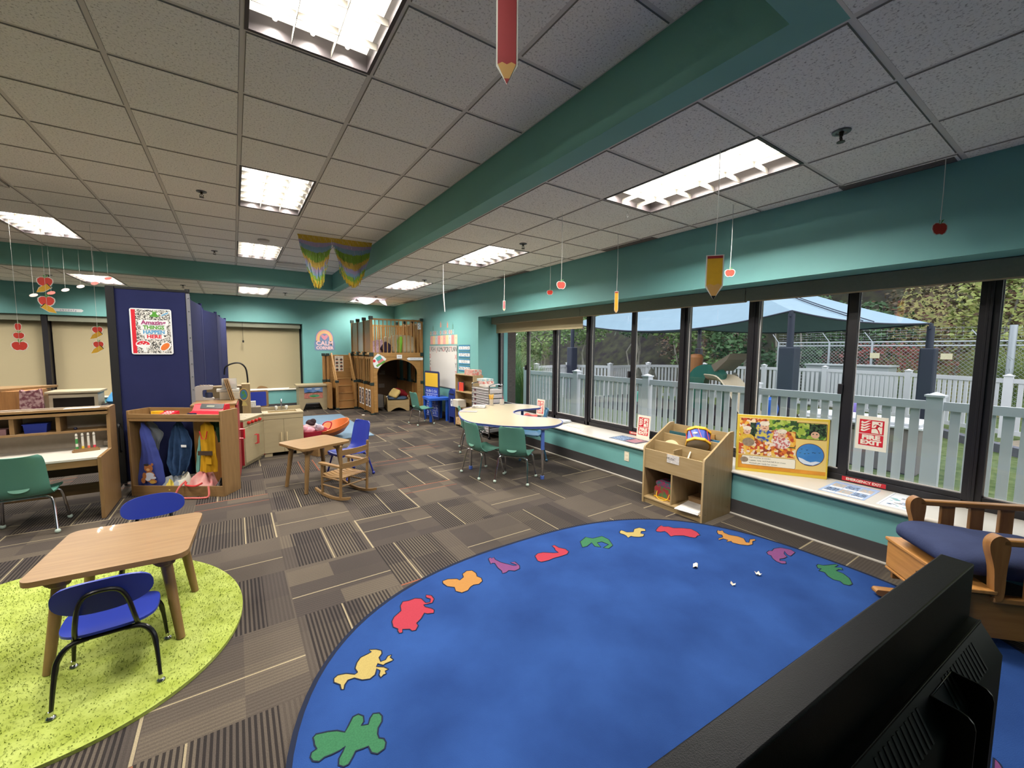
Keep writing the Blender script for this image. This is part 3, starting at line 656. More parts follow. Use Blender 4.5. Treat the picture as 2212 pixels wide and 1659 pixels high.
TR = [  # x, y, leaves, blobs(relative), material, leaf size, label, stems, name, category
 (12.5, 16.5, 2600, [(0, 0, 2.6, 1.3, 2.0, 1.3), (0, 1, 1.5, 1.0, 1.4, .8)], 1, .20, 'leafy green tree above the tall grass at the far left window', 2),
 (14.8, 15.6, 2600, [(0, 0, 3.2, 1.2, 1.8, 1.2)], 1, .19, 'bright leafed tree behind the farthest canopy post', 3),
 (17.0, 13.8, 1700, [(0, 0, 3.4, 1.3, 1.8, 1.0)], 0, .22, 'dark sapling tree with pale bare stems left of centre', 4),
 (17.6, 11.6, 1500, [(0, 0, 3.0, 1.2, 1.5, 1.1), (0, -.6, 1.3, .8, 1.0, .7)], 1, .26, 'feathery leaved young tree behind the second window', 3),
 (18.4, 9.6, 1900, [(0, 0, 2.3, 1.2, 1.2, 1.6)], 0, .24, 'dense climbing shrub on a stout trunk behind the white fence corner', 2),
 (18.8, 7.6, 1300, [(0, 0, 3.2, 1.2, 1.4, .9), (0, 0, 1.2, .9, 1.2, .6)], 0, .26, 'thin stemmed tree with drooping fronds beside the chain link fence end', 5),
 (20.8, 12.5, 2200, [(0, 0, 1.5, 1.4, 3.0, 1.3)], 3, .18, 'dull russet undergrowth in the shade behind the saplings', 1),
 (20.6, 6.2, 2600, [(0, 0, 2.0, 1.2, 2.2, 1.3)], 0, .18, 'dark green bush below the canopy edge', 1),
 (19.5, 4.9, 1800, [(0, 0, 1.0, .9, 2.0, .75)], 4, .13, 'low red leaved shrub behind the chain link fence', 1),
 (20.8, 3.6, 3800, [(0, 0, 2.4, 1.5, 2.2, 1.6), (0, 0, 4.4, 1.5, 2.0, 1.2)], 3, .17, 'tall tree with brownish leaves above the canopy tip', 1),
 (20.2, 1.9, 4200, [(0, 0, 2.6, 1.6, 1.7, 1.9), (0, 0, 4.6, 1.5, 1.6, 1.2)], 2, .18, 'broad yellow green tree right of the canopy tip', 1),
 (20.4, 0.0, 4000, [(0, 0, 2.5, 1.5, 1.8, 1.8), (0, 0, 4.6, 1.5, 1.9, 1.3)], 1, .19, 'mid green tree behind the right-hand window post', 1),
 (20.6, -2.4, 3200, [(0, 0, 3.0, 1.5, 2.0, 2.4)], 0, .19, 'dark green tree at the extreme right of the view', 1),
 (22.5, 8.5, 2600, [(0, 0, 3.6, 1.2, 3.6, 1.6)], 0, .24, 'dark tree mass high behind the saplings', 1),
 (21.5, 14.8, 2600, [(0, 0, 3.6, 1.2, 3.2, 1.6)], 0, .24, 'dark tree mass high at the left of the hillside', 1)]
for i, (x, y, n, bl, m, sz, lb, st) in enumerate(TR): tree(x, y, n, bl, m, sz, lb, 20+i, stems=st, name='shrub' if 'shrub' in lb or 'bush' in lb or 'undergrowth' in lb else 'tree', cat='shrub' if 'shrub' in lb or 'bush' in lb or 'undergrowth' in lb else 'tree')
# ================================================================== rugs
ANIMALS = [
    ('GREEN', [(0.199, 1.658), (0.198, 1.678), (0.211, 1.689), (0.232, 1.681), (0.252, 1.675), (0.284, 1.659), (0.308, 1.635), (0.325, 1.655), (0.351, 1.689), (0.373, 1.690), (0.389, 1.668), (0.384, 1.641), (0.370, 1.629), (0.395, 1.618), (0.408, 1.642), (0.425, 1.658), (0.448, 1.647), (0.454, 1.625), (0.446, 1.600), (0.425, 1.580), (0.415, 1.554), (0.415, 1.534), (0.430, 1.521), (0.432, 1.499), (0.420, 1.478), (0.391, 1.472), (0.373, 1.490), (0.370, 1.522), (0.350, 1.524), (0.325, 1.529), (0.310, 1.510), (0.291, 1.491), (0.273, 1.492), (0.259, 1.509), (0.265, 1.533), (0.283, 1.554), (0.296, 1.571), (0.277, 1.565), (0.249, 1.565), (0.222, 1.569), (0.202, 1.562), (0.183, 1.577), (0.177, 1.598), (0.184, 1.616), (0.203, 1.621), (0.198, 1.643)]),
    ('YELLOW', [(0.512, 2.045), (0.543, 2.028), (0.563, 2.004), (0.559, 1.981), (0.539, 1.963), (0.538, 1.932), (0.560, 1.930), (0.578, 1.950), (0.597, 1.947), (0.586, 1.934), (0.594, 1.908), (0.580, 1.905), (0.553, 1.905), (0.540, 1.901), (0.521, 1.926), (0.511, 1.911), (0.540, 1.889), (0.555, 1.862), (0.539, 1.861), (0.537, 1.840), (0.526, 1.841), (0.508, 1.831), (0.506, 1.852), (0.518, 1.875), (0.509, 1.896), (0.492, 1.863), (0.464, 1.851), (0.432, 1.865), (0.405, 1.897), (0.378, 1.900), (0.360, 1.880), (0.351, 1.855), (0.340, 1.862), (0.342, 1.892), (0.321, 1.922), (0.325, 1.946), (0.345, 1.958), (0.381, 1.946), (0.413, 1.918), (0.426, 1.924), (0.422, 1.955), (0.437, 1.987), (0.462, 2.014), (0.501, 2.019), (0.517, 2.022)]),
    ('RED', [(0.677, 2.197), (0.701, 2.230), (0.753, 2.263), (0.764, 2.309), (0.790, 2.343), (0.826, 2.333), (0.866, 2.335), (0.897, 2.311), (0.904, 2.254), (0.927, 2.248), (0.942, 2.276), (0.925, 2.306), (0.936, 2.332), (0.962, 2.307), (0.962, 2.263), (0.936, 2.233), (0.908, 2.238), (0.885, 2.244), (0.886, 2.220), (0.911, 2.186), (0.919, 2.163), (0.905, 2.138), (0.872, 2.151), (0.860, 2.168), (0.826, 2.131), (0.789, 2.107), (0.790, 2.083), (0.764, 2.054), (0.744, 2.060), (0.739, 2.081), (0.706, 2.100), (0.698, 2.076), (0.681, 2.079), (0.679, 2.103), (0.686, 2.117), (0.669, 2.147)]),
    ('ORANGE', [(1.077, 2.390), (1.086, 2.417), (1.126, 2.420), (1.180, 2.389), (1.185, 2.364), (1.224, 2.383), (1.236, 2.422), (1.278, 2.442), (1.313, 2.426), (1.320, 2.379), (1.306, 2.341), (1.320, 2.309), (1.308, 2.272), (1.271, 2.253), (1.237, 2.264), (1.209, 2.255), (1.178, 2.229), (1.133, 2.228), (1.108, 2.265), (1.120, 2.309), (1.085, 2.343)]),
    ('PURPLE', [(1.489, 2.501), (1.512, 2.513), (1.512, 2.494), (1.535, 2.498), (1.527, 2.465), (1.540, 2.409), (1.565, 2.366), (1.593, 2.318), (1.616, 2.313), (1.594, 2.369), (1.629, 2.361), (1.626, 2.296), (1.604, 2.265), (1.559, 2.258), (1.526, 2.287), (1.498, 2.274), (1.468, 2.277), (1.482, 2.308), (1.481, 2.358), (1.496, 2.425), (1.482, 2.434), (1.465, 2.427), (1.474, 2.457)]),
    ('RED', [(1.800, 2.347), (1.841, 2.368), (1.886, 2.359), (1.950, 2.306), (1.982, 2.291), (1.986, 2.335), (2.002, 2.360), (2.008, 2.402), (2.035, 2.400), (2.036, 2.353), (2.065, 2.304), (2.057, 2.259), (2.021, 2.237), (1.968, 2.238), (1.900, 2.246), (1.845, 2.242), (1.788, 2.252), (1.775, 2.282)]),
    ('GREEN', [(2.244, 2.334), (2.340, 2.370), (2.370, 2.320), (2.465, 2.309), (2.469, 2.236), (2.418, 2.146), (2.351, 2.127), (2.325, 2.161), (2.402, 2.175), (2.391, 2.238), (2.348, 2.247), (2.316, 2.176), (2.287, 2.213), (2.311, 2.272), (2.236, 2.246), (2.194, 2.255)]),
    ('YELLOW', [(2.648, 2.283), (2.685, 2.299), (2.695, 2.276), (2.696, 2.245), (2.747, 2.218), (2.799, 2.253), (2.860, 2.248), (2.878, 2.201), (2.853, 2.173), (2.816, 2.190), (2.777, 2.166), (2.791, 2.140), (2.752, 2.117), (2.711, 2.128), (2.679, 2.154), (2.670, 2.177), (2.624, 2.168), (2.640, 2.205), (2.642, 2.230), (2.631, 2.260)]),
    ('RED', [(2.937, 2.136), (3.007, 2.163), (3.060, 2.172), (3.055, 2.146), (3.093, 2.122), (3.105, 2.079), (3.169, 2.037), (3.215, 1.983), (3.204, 1.922), (3.167, 1.870), (3.144, 1.878), (3.091, 1.865), (3.062, 1.899), (3.046, 1.942), (2.984, 1.982), (2.941, 1.994), (2.976, 2.053), (2.985, 2.081), (2.941, 2.092), (2.922, 2.115)]),
    ('ORANGE', [(3.346, 1.830), (3.387, 1.847), (3.386, 1.827), (3.416, 1.818), (3.385, 1.788), (3.380, 1.741), (3.414, 1.686), (3.414, 1.639), (3.362, 1.595), (3.374, 1.579), (3.441, 1.606), (3.477, 1.589), (3.465, 1.568), (3.420, 1.573), (3.368, 1.547), (3.320, 1.558), (3.283, 1.596), (3.260, 1.653), (3.280, 1.670), (3.235, 1.687), (3.276, 1.697), (3.271, 1.731), (3.215, 1.737), (3.236, 1.755), (3.293, 1.749), (3.328, 1.775), (3.315, 1.800)]),
    ('PURPLE', [(3.320, 1.422), (3.367, 1.427), (3.378, 1.411), (3.436, 1.421), (3.496, 1.400), (3.529, 1.341), (3.505, 1.301), (3.413, 1.294), (3.415, 1.320), (3.460, 1.358), (3.408, 1.337), (3.377, 1.304), (3.335, 1.306), (3.295, 1.319), (3.271, 1.309), (3.296, 1.280), (3.264, 1.264), (3.234, 1.279), (3.237, 1.319), (3.261, 1.354), (3.299, 1.382), (3.293, 1.399)]),
    ('GREEN', [(3.414, 1.130), (3.447, 1.132), (3.459, 1.105), (3.502, 1.084), (3.559, 1.059), (3.555, 1.045), (3.501, 1.049), (3.533, 1.016), (3.501, 1.002), (3.491, 1.020), (3.450, 1.024), (3.447, 0.981), (3.412, 0.937), (3.342, 0.899), (3.303, 0.904), (3.287, 0.931), (3.314, 0.959), (3.298, 0.991), (3.319, 1.031), (3.358, 1.061), (3.346, 1.092), (3.373, 1.093), (3.398, 1.093), (3.383, 1.110)]),
    ('PURPLE', [(2.332, 0.167), (2.316, 0.150), (2.281, 0.133), (2.217, 0.156)]),
]
RC = {'GREEN': pm('rug_green', '305F42', .95, .12, 160), 'YELLOW': pm('rug_yellow', '948450', .95, .08, 160), 'RED': pm('rug_red', '8E303C', .95, .08, 160), 'ORANGE': pm('rug_orange', '946A3A', .95, .08, 160), 'PURPLE': pm('rug_purple', '663A62', .95, .12, 160)}
RBLUE = pm('rug_blue_pile', '1B3466', .95, scale=2.2, col2='26447C', bump=.5, bscale=260, detail=8)
RDARK = pm('rug_dark_outline', '1C2233', .95)
names = ['GREEN', 'YELLOW', 'RED', 'ORANGE', 'PURPLE']
cx, cy = 1.83, 1.15; U3, V3 = (1, 0, 0), (0, 1, 0)
def superell(a, b, n=2.5, N=96):
    return [(a*math.copysign(abs(math.cos(t))**(2/n), math.cos(t)), b*math.copysign(abs(math.sin(t))**(2/n), math.sin(t))) for t in [2*PI*k/N for k in range(N)]]
mb = MB().prism(superell(1.755, 1.455), .011, (0, 0, .001), U3, V3, m=0, me=6)
mb.line(superell(1.762, 1.462), .022, (0, 0, .0125), U3, V3, m=6)
for c, pts in ANIMALS:
    q = [(x-cx, y-cy) for x, y in pts]; mb.flat(q, (0, 0, .0135), U3, V3, m=1+names.index(c)); mb.line(q, .006, (0, 0, .0145), U3, V3, m=6)
tag(mb.build('oval_rug', [RBLUE]+[RC[n] for n in names]+[RDARK], smooth=0), 'large oval blue rug with a ring of coloured animal shapes', 'rug', loc=(cx, cy, 0))
LIME = pm('lime_shag_pile', '83903C', .95, scale=9, col2='9CA85A', bump=.55, bscale=90, detail=8)
mb = MB(); q = [(.985*math.cos(t)*.471+.79*math.sin(t)*.882, -.985*math.cos(t)*.882+.79*math.sin(t)*.471) for t in [2*PI*k/90 for k in range(90)]]
mb.prism(q, .016, (0, 0, .001), U3, V3)
g = random.Random(4)
for i in range(15000):
    a = g.uniform(0, 2*PI); r = math.sqrt(g.random())*.995; x = r*(.985*math.cos(a)*.471+.79*math.sin(a)*.882); y = r*(-.985*math.cos(a)*.882+.79*math.sin(a)*.471)
    if x < -.55: continue
    d = g.uniform(0, 2*PI); l = .009; wx, wy = -math.sin(d)*.0028, math.cos(d)*.0028; h = .017+g.uniform(.004, .012)
    mb.add([(x-wx, y-wy, .015), (x+wx, y+wy, .015), (x+math.cos(d)*l, y+math.sin(d)*l, h)], [(0, 1, 2)])
tag(mb.build('shag_rug', LIME, smooth=0), 'oval lime green shag rug under the small table with blue chairs', 'rug', loc=(-.852, 3.05, 0))
MATB = pm('pale_blue_foam', '5E778C', .8, .03, 4)
tag(MB().prism([(.35, 10.36), (2.02, 10.20), (2.02, 7.38), (.35, 7.38)], .012, (0, 0, .001), U3, V3).build('play_mat', MATB, smooth=0), 'pale blue rectangular play mat between the play sink and the wooden loft', 'mat')
EGG = pm('paper_scrap', 'D8CDBE', .8)
for i, (x, y, l) in enumerate(((2.665, 1.60, 'curled white paper scrap on the blue rug below the orange cat'), (2.66, 1.33, 'thin white paper sliver lying lowest on the blue rug'), (2.93, 1.30, 'small curled paper scrap on the blue rug below the purple seal'))):
    def fn(a, b, i=i): return ((a-.5)*(.055 if i == 0 else .03), (b-.5)*(.03 if i != 1 else .012), .016+.012*abs(a-.5)*2+.006*math.sin(b*5+i))
    tag(MB().grid(fn, 8, 4, t=.0015).build('paper_scrap', EGG), l, 'paper scrap', 'paper scraps on the blue rug', loc=(x, y, 0), rz=i*1.1+.5)

# ================================================================== small tables and chairs
def play_table(name, label, loc, rz, W, D, H=.5):
    t = thing(name, label, 'table', loc, rz, 'small maple play tables')
    MB().prism(rrect(W, D, .055), .026, (0, 0, H-.026), U3, V3).build('tabletop', MAPLE_X, t, bevel=.009, seg=3)
    for sx in (-1, 1):
        for sy in (-1, 1):
            tx, ty, fx, fy = sx*(W/2-.105), sy*(D/2-.105), sx*(W/2-.055), sy*(D/2-.065)
            l = MB().cyl((fx, fy, 0), (tx, ty, H-.06), .019, .026, n=18).build('leg', MAPLE_Z, t, bevel=.003)
            MB().prism([(-.075, 0), (.075, 0), (.035, -.045), (-.035, -.045)], .055, (tx+.0275*0, ty+.0275, H-.027), (1, 0, 0), (0, 0, 1)).lathe([(.04, 0), (.036, .05)], (tx, ty, H-.08), n=16).build('leg_block', MAPLE_Y, l, bevel=.004)
    return t
play_table('play_table', 'small square maple table standing on the lime green rug', (-.52, 2.93, .017), -.06, .60, .62, .483)
play_table('play_table', 'small square maple table beside the wooden rocking chair', (.715, 5.02, 0), .37, .56, .54, .5)
BLU = pm('royal_blue_plastic', '24348C', .38, .02, 6); BPT = pm('black_gloss_tube', '0E0E10', .25)
def oval_chair(label, loc, rz):
    t = thing('classroom_chair', label, 'chair', loc, rz, 'blue chairs at the table on the lime rug')
    sh = 0.29
    def seat(a, b):
        x = (a-.5)*2; y = (b-.5)*2; r = (abs(x)**3.2+abs(y)**3.2)**(1/3.2); m = max(abs(x), abs(y)) or 1; k = m/max(r, 1e-6)
        x2, y2 = x*k, y*k; return (x2*.165, y2*.15+.02, sh-.010*(1-x2*x2)*(1-y2*y2)-.012*max(0, y2)**3)
    MB().grid(seat, 14, 14, t=.011).build('seat', BLU, t, smooth=60)
    def back(a, b):
        u = (a-.5)*2; v = (b-.5)*2; m = max(abs(u), abs(v), 1e-6); n = max(1e-6, (abs(u)**2.6+abs(v)**2.6)**(1/2.6)); u *= m/n; v *= m/n
        return (-u*.165, -.155-.012*v+.030*(u*u), sh+.165+v*.075)
    MB().grid(back, 16, 10, t=-.011).build('backrest', BLU, t, smooth=60)
    mb = MB(); mb.tube(spline([(-.10, -.10, sh-.035), (-.095, -.135, sh+.03), (-.075, -.158, sh+.14), (-.04, -.168, sh+.19), (.04, -.168, sh+.19), (.075, -.158, sh+.14), (.095, -.135, sh+.03), (.10, -.10, sh-.035)], 5, False), .0095, n=10)
    mb.build('back_frame', BPT, t)
    mb = MB(); mb.cyl((-.10, -.11, sh-.03), (.10, -.11, sh-.03), .009, n=10).cyl((-.10, .12, sh-.03), (.10, .12, sh-.03), .009, n=10); mb.build('seat_frame', BPT, t)
    for sx in (-1, 1):
        for sy in (-1, 1):
            y0 = -.11 if sy < 0 else .12; fy = -.175 if sy < 0 else .165
            l = MB().tube(spline([(sx*.06, y0, sh-.03), (sx*.115, y0+sy*.01, sh-.035), (sx*.150, y0+sy*.022, sh-.075), (sx*.162, y0+sy*.035, .15), (sx*.172, fy, .018)], 5, False), [.011]*15+[.0095, .009, .0085, .008, .0075, .007], n=10).build('leg', BPT, t)
            MB().lathe([(.017, 0), (.016, .004), (.009, .010), (.008, .028)], (sx*.173, fy, .0), n=14).build('glide', CHROME, l)
    mb = MB()
    for x, z in ((0, .215), (-.07, .13), (.07, .13)): mb.ball((x, -.148-.01*(z > .2)+.004+abs(x)*.1, sh+z), .006, 8, sc=(1, .4, 1))
    mb.build('rivet', CHROME, t)
    return t
oval_chair('blue oval-backed chair with black legs, nearest the camera on the lime rug', (-.515, 2.535, .022), .03)
oval_chair('blue oval-backed chair with black legs on the far side of the small table', (-.475, 3.46, .018), PI+.12)
GRN = pm('sage_green_plastic', '4C7E70', .42, .03, 5); SLB = pm('slate_blue_plastic', '34607E', .4, .03, 5); RUB = pm('pale_green_glide', 'A7B8AE', .6); NVB = pm('blue_plastic_leg', '1E2A80', .4)
def shell_chair(name, label, loc, rz, mat, legm, footm, sh=.335, bh=.335, W=.17, group=None, thick=.0105, hole=True, foot=.019, spread=1.0):
    t = thing(name, label, 'chair', loc, rz, group)
    prof = spline([(.185, sh-.028), (.165, sh-.004), (.08, sh-.004), (-.03, sh-.016), (-.115, sh-.008), (-.158, sh+.045), (-.178, sh+.14), (-.20, sh+.25), (-.222, sh+bh)], 5, False)
    L = len(prof)-1
    def shell(a, b):
        i = a*L; k = min(int(i), L-1); f = i-k; y = prof[k][0]*(1-f)+prof[k+1][0]*f; z = prof[k][1]*(1-f)+prof[k+1][1]*f
        u = (b-.5)*2; wd = W*(1.02-.12*max(0, a-.35)/.65*1.2-.04*max(0, .15-a)/.15)
        e = 1-abs(2*a-1); rnd_ = min(1, (min(a, 1-a)/.10)) if a > .5 else min(1, a/.07); wd *= (.80+.20*math.sqrt(1-(1-rnd_)**2))
        curl = abs(u)**3
        if a < .45: z += .016*curl
        else: y += .03*curl
        if a > .45 and a < .6: z += .01*curl
        return (u*wd, y, z)
    mb = MB().grid(shell, 40, 14, t=thick); s = mb.build('seat_shell', mat, t, smooth=60)
    if hole:
        el = [(.062*math.cos(q), .030*math.sin(q)) for q in [2*PI*k/24 for k in range(24)]]; zc = sh+.062
        MB().tube([(x, -.158-.17*(z+.01)+.0, zc+z) for x, z in el], .0055, n=8, close=True).build('grip_rim', mat, s)
        MB().flat([(x*.95, y*.92) for x, y in el], (0, -.1745, zc), (1, 0, 0), (0, .30, .95)).build('grip_recess', pm('pale_grip_green', '6FA391', .4) if mat is GRN else mat, s, smooth=0)  # recess panel in a paler green than the seat shell
    mb = MB(); mb.cyl((-W*.72, -.115, sh-.03), (W*.72, -.115, sh-.03), .009, n=10).cyl((-W*.72, .10, sh-.03), (W*.72, .10, sh-.03), .009, n=10); mb.build('seat_frame', legm, t)
    for sx in (-1, 1):
        for sy in (-1, 1):
            y0 = -.115 if sy < 0 else .10; fy = (-.195 if sy < 0 else .175)*spread
            l = MB().tube(spline([(sx*W*.65, y0, sh-.03), (sx*W*.9, y0+sy*.012, sh-.038), (sx*W*1.03, y0+sy*.025, sh-.085), (sx*.197*spread, fy, foot)], 5, False), .0105, n=10).build('leg', legm, t)
            MB().ball((sx*.198*spread, fy, foot), foot, 12).build('glide', footm, l)
    return t
GC = 'sage green stacking chairs'
shell_chair('stacking_chair', 'green stacking chair seen from behind in front of the kidney table, nearest the table leg', (2.735, 3.955, 0), math.radians(-52), GRN, CHROME, RUB, group=GC)
shell_chair('stacking_chair', 'green stacking chair at the left end of the kidney table, turned sideways', (2.53, 4.38, 0), math.radians(-86), GRN, CHROME, RUB, group=GC)
shell_chair('stacking_chair', 'green stacking chair tucked under the far side of the kidney table, only its seat showing', (3.0, 5.52, 0), math.radians(-115), GRN, CHROME, RUB, group=GC)
shell_chair('stacking_chair', 'green stacking chair standing alone before the blue plastic table', (3.185, 8.06, 0), math.radians(-84), GRN, CHROME, RUB, group=GC)
shell_chair('stacking_chair', 'green stacking chair with its back to the camera at the desk on the left edge', (-1.475, 5.03, 0), math.radians(2), GRN, CHROME, RUB, group=GC)
shell_chair('stacking_chair', 'slate blue chair with blue plastic legs on the window side of the kidney table', (3.50, 4.66, 0), math.radians(55), SLB, SLB, SLB, sh=.36, bh=.35, hole=False, group='blue plastic chairs')
shell_chair('stacking_chair', 'royal blue shell chair behind the wooden rocking chair', (1.12, 5.20, 0), math.radians(112), BLU, NVB, NVB, sh=.30, bh=.35, hole=False, group='blue plastic chairs')

# kidney table
KO = [(2.624, 5.246), (2.467, 4.87), (2.415, 4.61), (2.433, 4.419), (2.518, 4.252), (2.614, 4.082), (2.733, 3.956), (2.863, 3.849), (3.02, 3.779), (3.174, 3.766), (3.337, 3.845), (3.44, 3.945), (3.506, 4.104), (3.466, 4.263), (3.36, 4.386), (3.285, 4.559), (3.272, 4.74), (3.332, 4.899), (3.449, 5.014), (3.577, 5.067), (3.763, 5.065), (3.944, 5.068), (4.03, 5.164), (4.06, 5.293), (4.03, 5.439), (3.94, 5.589), (3.807, 5.717), (3.637, 5.795), (3.452, 5.815), (3.216, 5.768), (2.985, 5.648), (2.785, 5.475)]
KO = [(min(x, 3.865), y) for x, y in KO] if False else KO
t = thing('kidney_table', 'kidney shaped activity table with a cream top and blue edge by the windows', 'table', (3.0, 4.7, 0))
ko = spline([(x-3.0, y-4.7) for x, y in KO], 3)
CREAM = pm('cream_laminate', 'A3987F', .3, .02, 3); EDB = pm('periwinkle_edge', '3F4E8E', .45); LGB = pm('periwinkle_leg', '4660A6', .4)
MB().prism(ko, .026, (0, 0, .617), U3, V3, m=0, me=1).line(ko, .014, (0, 0, .6435), U3, V3, m=1).build('tabletop', [CREAM, EDB], t, smooth=30)
for x, y in ((2.487, 4.63), (3.01, 3.80), (3.72, 5.22), (3.12, 5.60)):
    l = MB().cyl((x-3, y-4.7, .36), (x-3, y-4.7, .617), .022, n=16).build('leg', LGB, t)
    MB().cyl((x-3, y-4.7, .03), (x-3, y-4.7, .36), .017, n=16).build('leg_extension', CHROME, l)
    MB().cyl((x-3, y-4.7, 0), (x-3, y-4.7, .045), .024, n=16).build('foot_cap', LGB, l, bevel=.004)
    MB().box(x-3-.05, x-3+.05, y-4.7-.05, y-4.7+.05, .607, .617).build('mount_plate', STEEL, l, smooth=0)

# ================================================================== child rocking chair
t = thing('rocking_chair', 'small slatted maple rocking chair drawn up to the little table', 'rocking chair', (.93, 4.52, 0), math.atan2(.44, .9))
for sx in (-1, 1):
    x = sx*.165
    MB().prism([(a, .004+.045*((a+.01)/.27)**2*1.0) for a in [-.27+.54*k/14 for k in range(15)]]+[(a, .030+.045*((a+.01)/.27)**2) for a in [.27-.54*k/14 for k in range(15)]], .022, (x-.011, 0, 0), (0, 1, 0), (0, 0, 1)).build('rocker', MAPLE_Y, t, bevel=.003)
    MB().cyl((x, -.13, .03), (x, -.155, .565), .0145, .0135, n=14).lathe([(.0135, .565), (.010, .575), (.0, .578)], (x, -.155, 0), n=14).build('back_post', MAPLE_Z, t)
    MB().cyl((x, .155, .035), (x, .155, .345), .0135, n=14).build('front_post', MAPLE_Z, t)
    MB().prism(spline([(-.15, -.018), (0, -.020), (.17, -.026), (.185, 0), (.17, .026), (0, .018), (-.15, .016)], 3), .018, (x, 0, .345), (0, 1, 0), (-1, 0, 0)).build('armrest', MAPLE_Y, t, bevel=.004)
    MB().cyl((x, -.13, .13), (x, .155, .13), .008, n=10).cyl((x, -.13, .215), (x, .155, .215), .009, n=10).build('side_stretcher', MAPLE_Y, t)
MB().cyl((-.165, .155, .15), (.165, .155, .15), .008, n=10).cyl((-.165, -.132, .15), (.165, -.132, .15), .008, n=10).build('cross_stretcher', MAPLE_X, t)
for z in (.50, .365): 
    def fn(a, b, z=z): return ((.5-a)*.32, -.152-.022*math.sin(a*PI), z+(b-.5)*.055)
    MB().grid(fn, 12, 2, t=.010).build('back_slat', MAPLE_X, t)
for k in range(7):
    x = (k-3)*.043
    def fn(a, b, x=x): return (x+(b-.5)*.036, -.135+.31*a, .238-.016*math.sin(a*PI)+.006*math.sin(a*PI*2))
    MB().grid(lambda a, b: fn(1-a, b), 12, 2, t=.010).build('seat_slat', MAPLE_Y, t)

# ================================================================== music shelf
t = thing('browser_shelf', 'maple browser shelf with open bins of instruments and two cubbies', 'shelf', (3.42, 2.34, 0), PI/2)
# local: x = -Y world ... facing -X ; local y points to -X (front)
W_, D_ = .32, .475
for sx in (-1, 1):
    pr = [(0, 0), (-D_, 0), (-D_, .79), (-D_+.07, .79)]+[(-D_+.07+(D_-.085)*k/6, .79-.21*k/6) for k in (1, 2, 3, 4, 5)]+[(-.012, .585), (0, .56)]
    MB().prism(pr, .018, (sx*W_-.009, 0, 0), (0, 1, 0), (0, 0, 1)).build('side_panel', PLY_Z, t, bevel=.003)
mb = MB(); mb.box(-W_, W_, -.02, -.006, .375, .56); mb.build('front_panel', PLY_X, t, bevel=.002)
MB().box(-W_, W_, -D_, -.006, .365, .378).build('bin_floor', PLY_X, t, bevel=.001)
MB().box(-W_, W_, -.165, -.153, .378, .63).build('bin_panel', PLY_X, t, bevel=.002)
MB().box(-W_, W_, -.315, -.303, .378, .69).build('bin_panel', PLY_X, t, bevel=.002)
MB().box(-W_, W_, -D_, -D_+.010, .05, .77).build('back_panel', PLY_X, t)
MB().box(-.006, .006, -.153, -.02, .378, .60).build('bin_divider', PLY_Z, t, bevel=.002)
MB().box(-W_, W_, -D_, -.006, .05, .066).build('bottom_shelf', PLY_X, t, bevel=.002)
MB().box(-W_, W_, -.03, -.018, 0, .05).build('toe_kick', PLY_X, t)
MB().box(-.008, .008, -D_, -.008, .066, .366).build('cubby_divider', PLY_Z, t, bevel=.002)
MB().box(-.075, .055, -.006, -.0035, .475, .555).text('MUSIC', .034, (.01+.0, -.0035, .515), (-1, 0, 0), (0, 0, 1), .0006, 1).build('music_label', [pm('label_paper', 'C9C4BE', .7, .15, 60), BLACK], t, smooth=0)
mb = MB()
for y, z in ((-.15, .62), (-.15, .42), (-.03, .45), (-.42, .07), (-.05, .07), (-.45, .70)): mb.cyl((-W_-.0095, y, z), (-W_-.0085, y, z), .004, n=8)
mb.build('screw_cap', pm('dark_screw', '4A3B2C', .5), t)
DR = (lambda lx, ly, lz: (3.42-ly, 2.34+lx, lz))       # local (x, y, z) of the shelf in world
TAN = pm('drum_skin', 'CDB98F', .6, .05, 6); YEL = pm('yellow_plastic', 'D8A41E', .4); DBL = pm('drum_blue', '1C3F9E', .35); RED = pm('red_plastic', 'B81E2C', .35)
tag(MB().lathe([(.0, -.018), (.082, -.018), (.085, -.014), (.085, .014), (.08, .018), (0, .018)], n=28).build('hand_drum', TAN), 'round tan hand drum standing in the middle bin of the browser shelf', 'drum', loc=DR(.18, -.24, .555)).rotation_euler = (0, math.radians(-62), .35)
t = thing('toy_drum', 'yellow and blue toy drum with red bands lying in the browser shelf', 'drum', DR(-.10, -.26, .70))
t.rotation_euler = (math.radians(-14), math.radians(42), .2)
MB().lathe([(.105, -.06), (.105, .06)], n=8).build('shell', DBL, t, smooth=20)
for z in (-.075, .05): MB().lathe([(.112, z), (.118, z+.004), (.118, z+.026), (.112, z+.03)], n=8).build('rim', YEL, t, smooth=20, bevel=.004)
MB().lathe([(.10, .078), (0, .08)], n=24).lathe([(.10, -.0785), (0, -.080)], n=24).build('drumhead', pm('cream_drumhead', 'D8CFB8', .5), t)
for k in range(8): a = PI/8+k*PI/4; MB().cyl((.107*math.cos(a+.2), .107*math.sin(a+.2), -.06), (.107*math.cos(a-.2), .107*math.sin(a-.2), .06), .0035, n=6).build('band', RED, t)
MB().ball((-.107, 0, .0), .02, 12, sc=(.15, 1.1, .6)).build('badge', WHITE, t)
g = random.Random(5)
BK = [('teal', '2F5A63', .30, .33, 'tall dark teal picture book at the left of the browser shelf back bin'), ('red', 'B5352E', .24, .25, 'red picture book in the back bin of the browser shelf'), ('tan', 'B58A4E', .33, .35, 'rearmost tan edged book in the back bin of the browser shelf'), ('sky', '4F87A8', .26, .31, 'sky blue picture book at the right of the browser shelf back bin')]
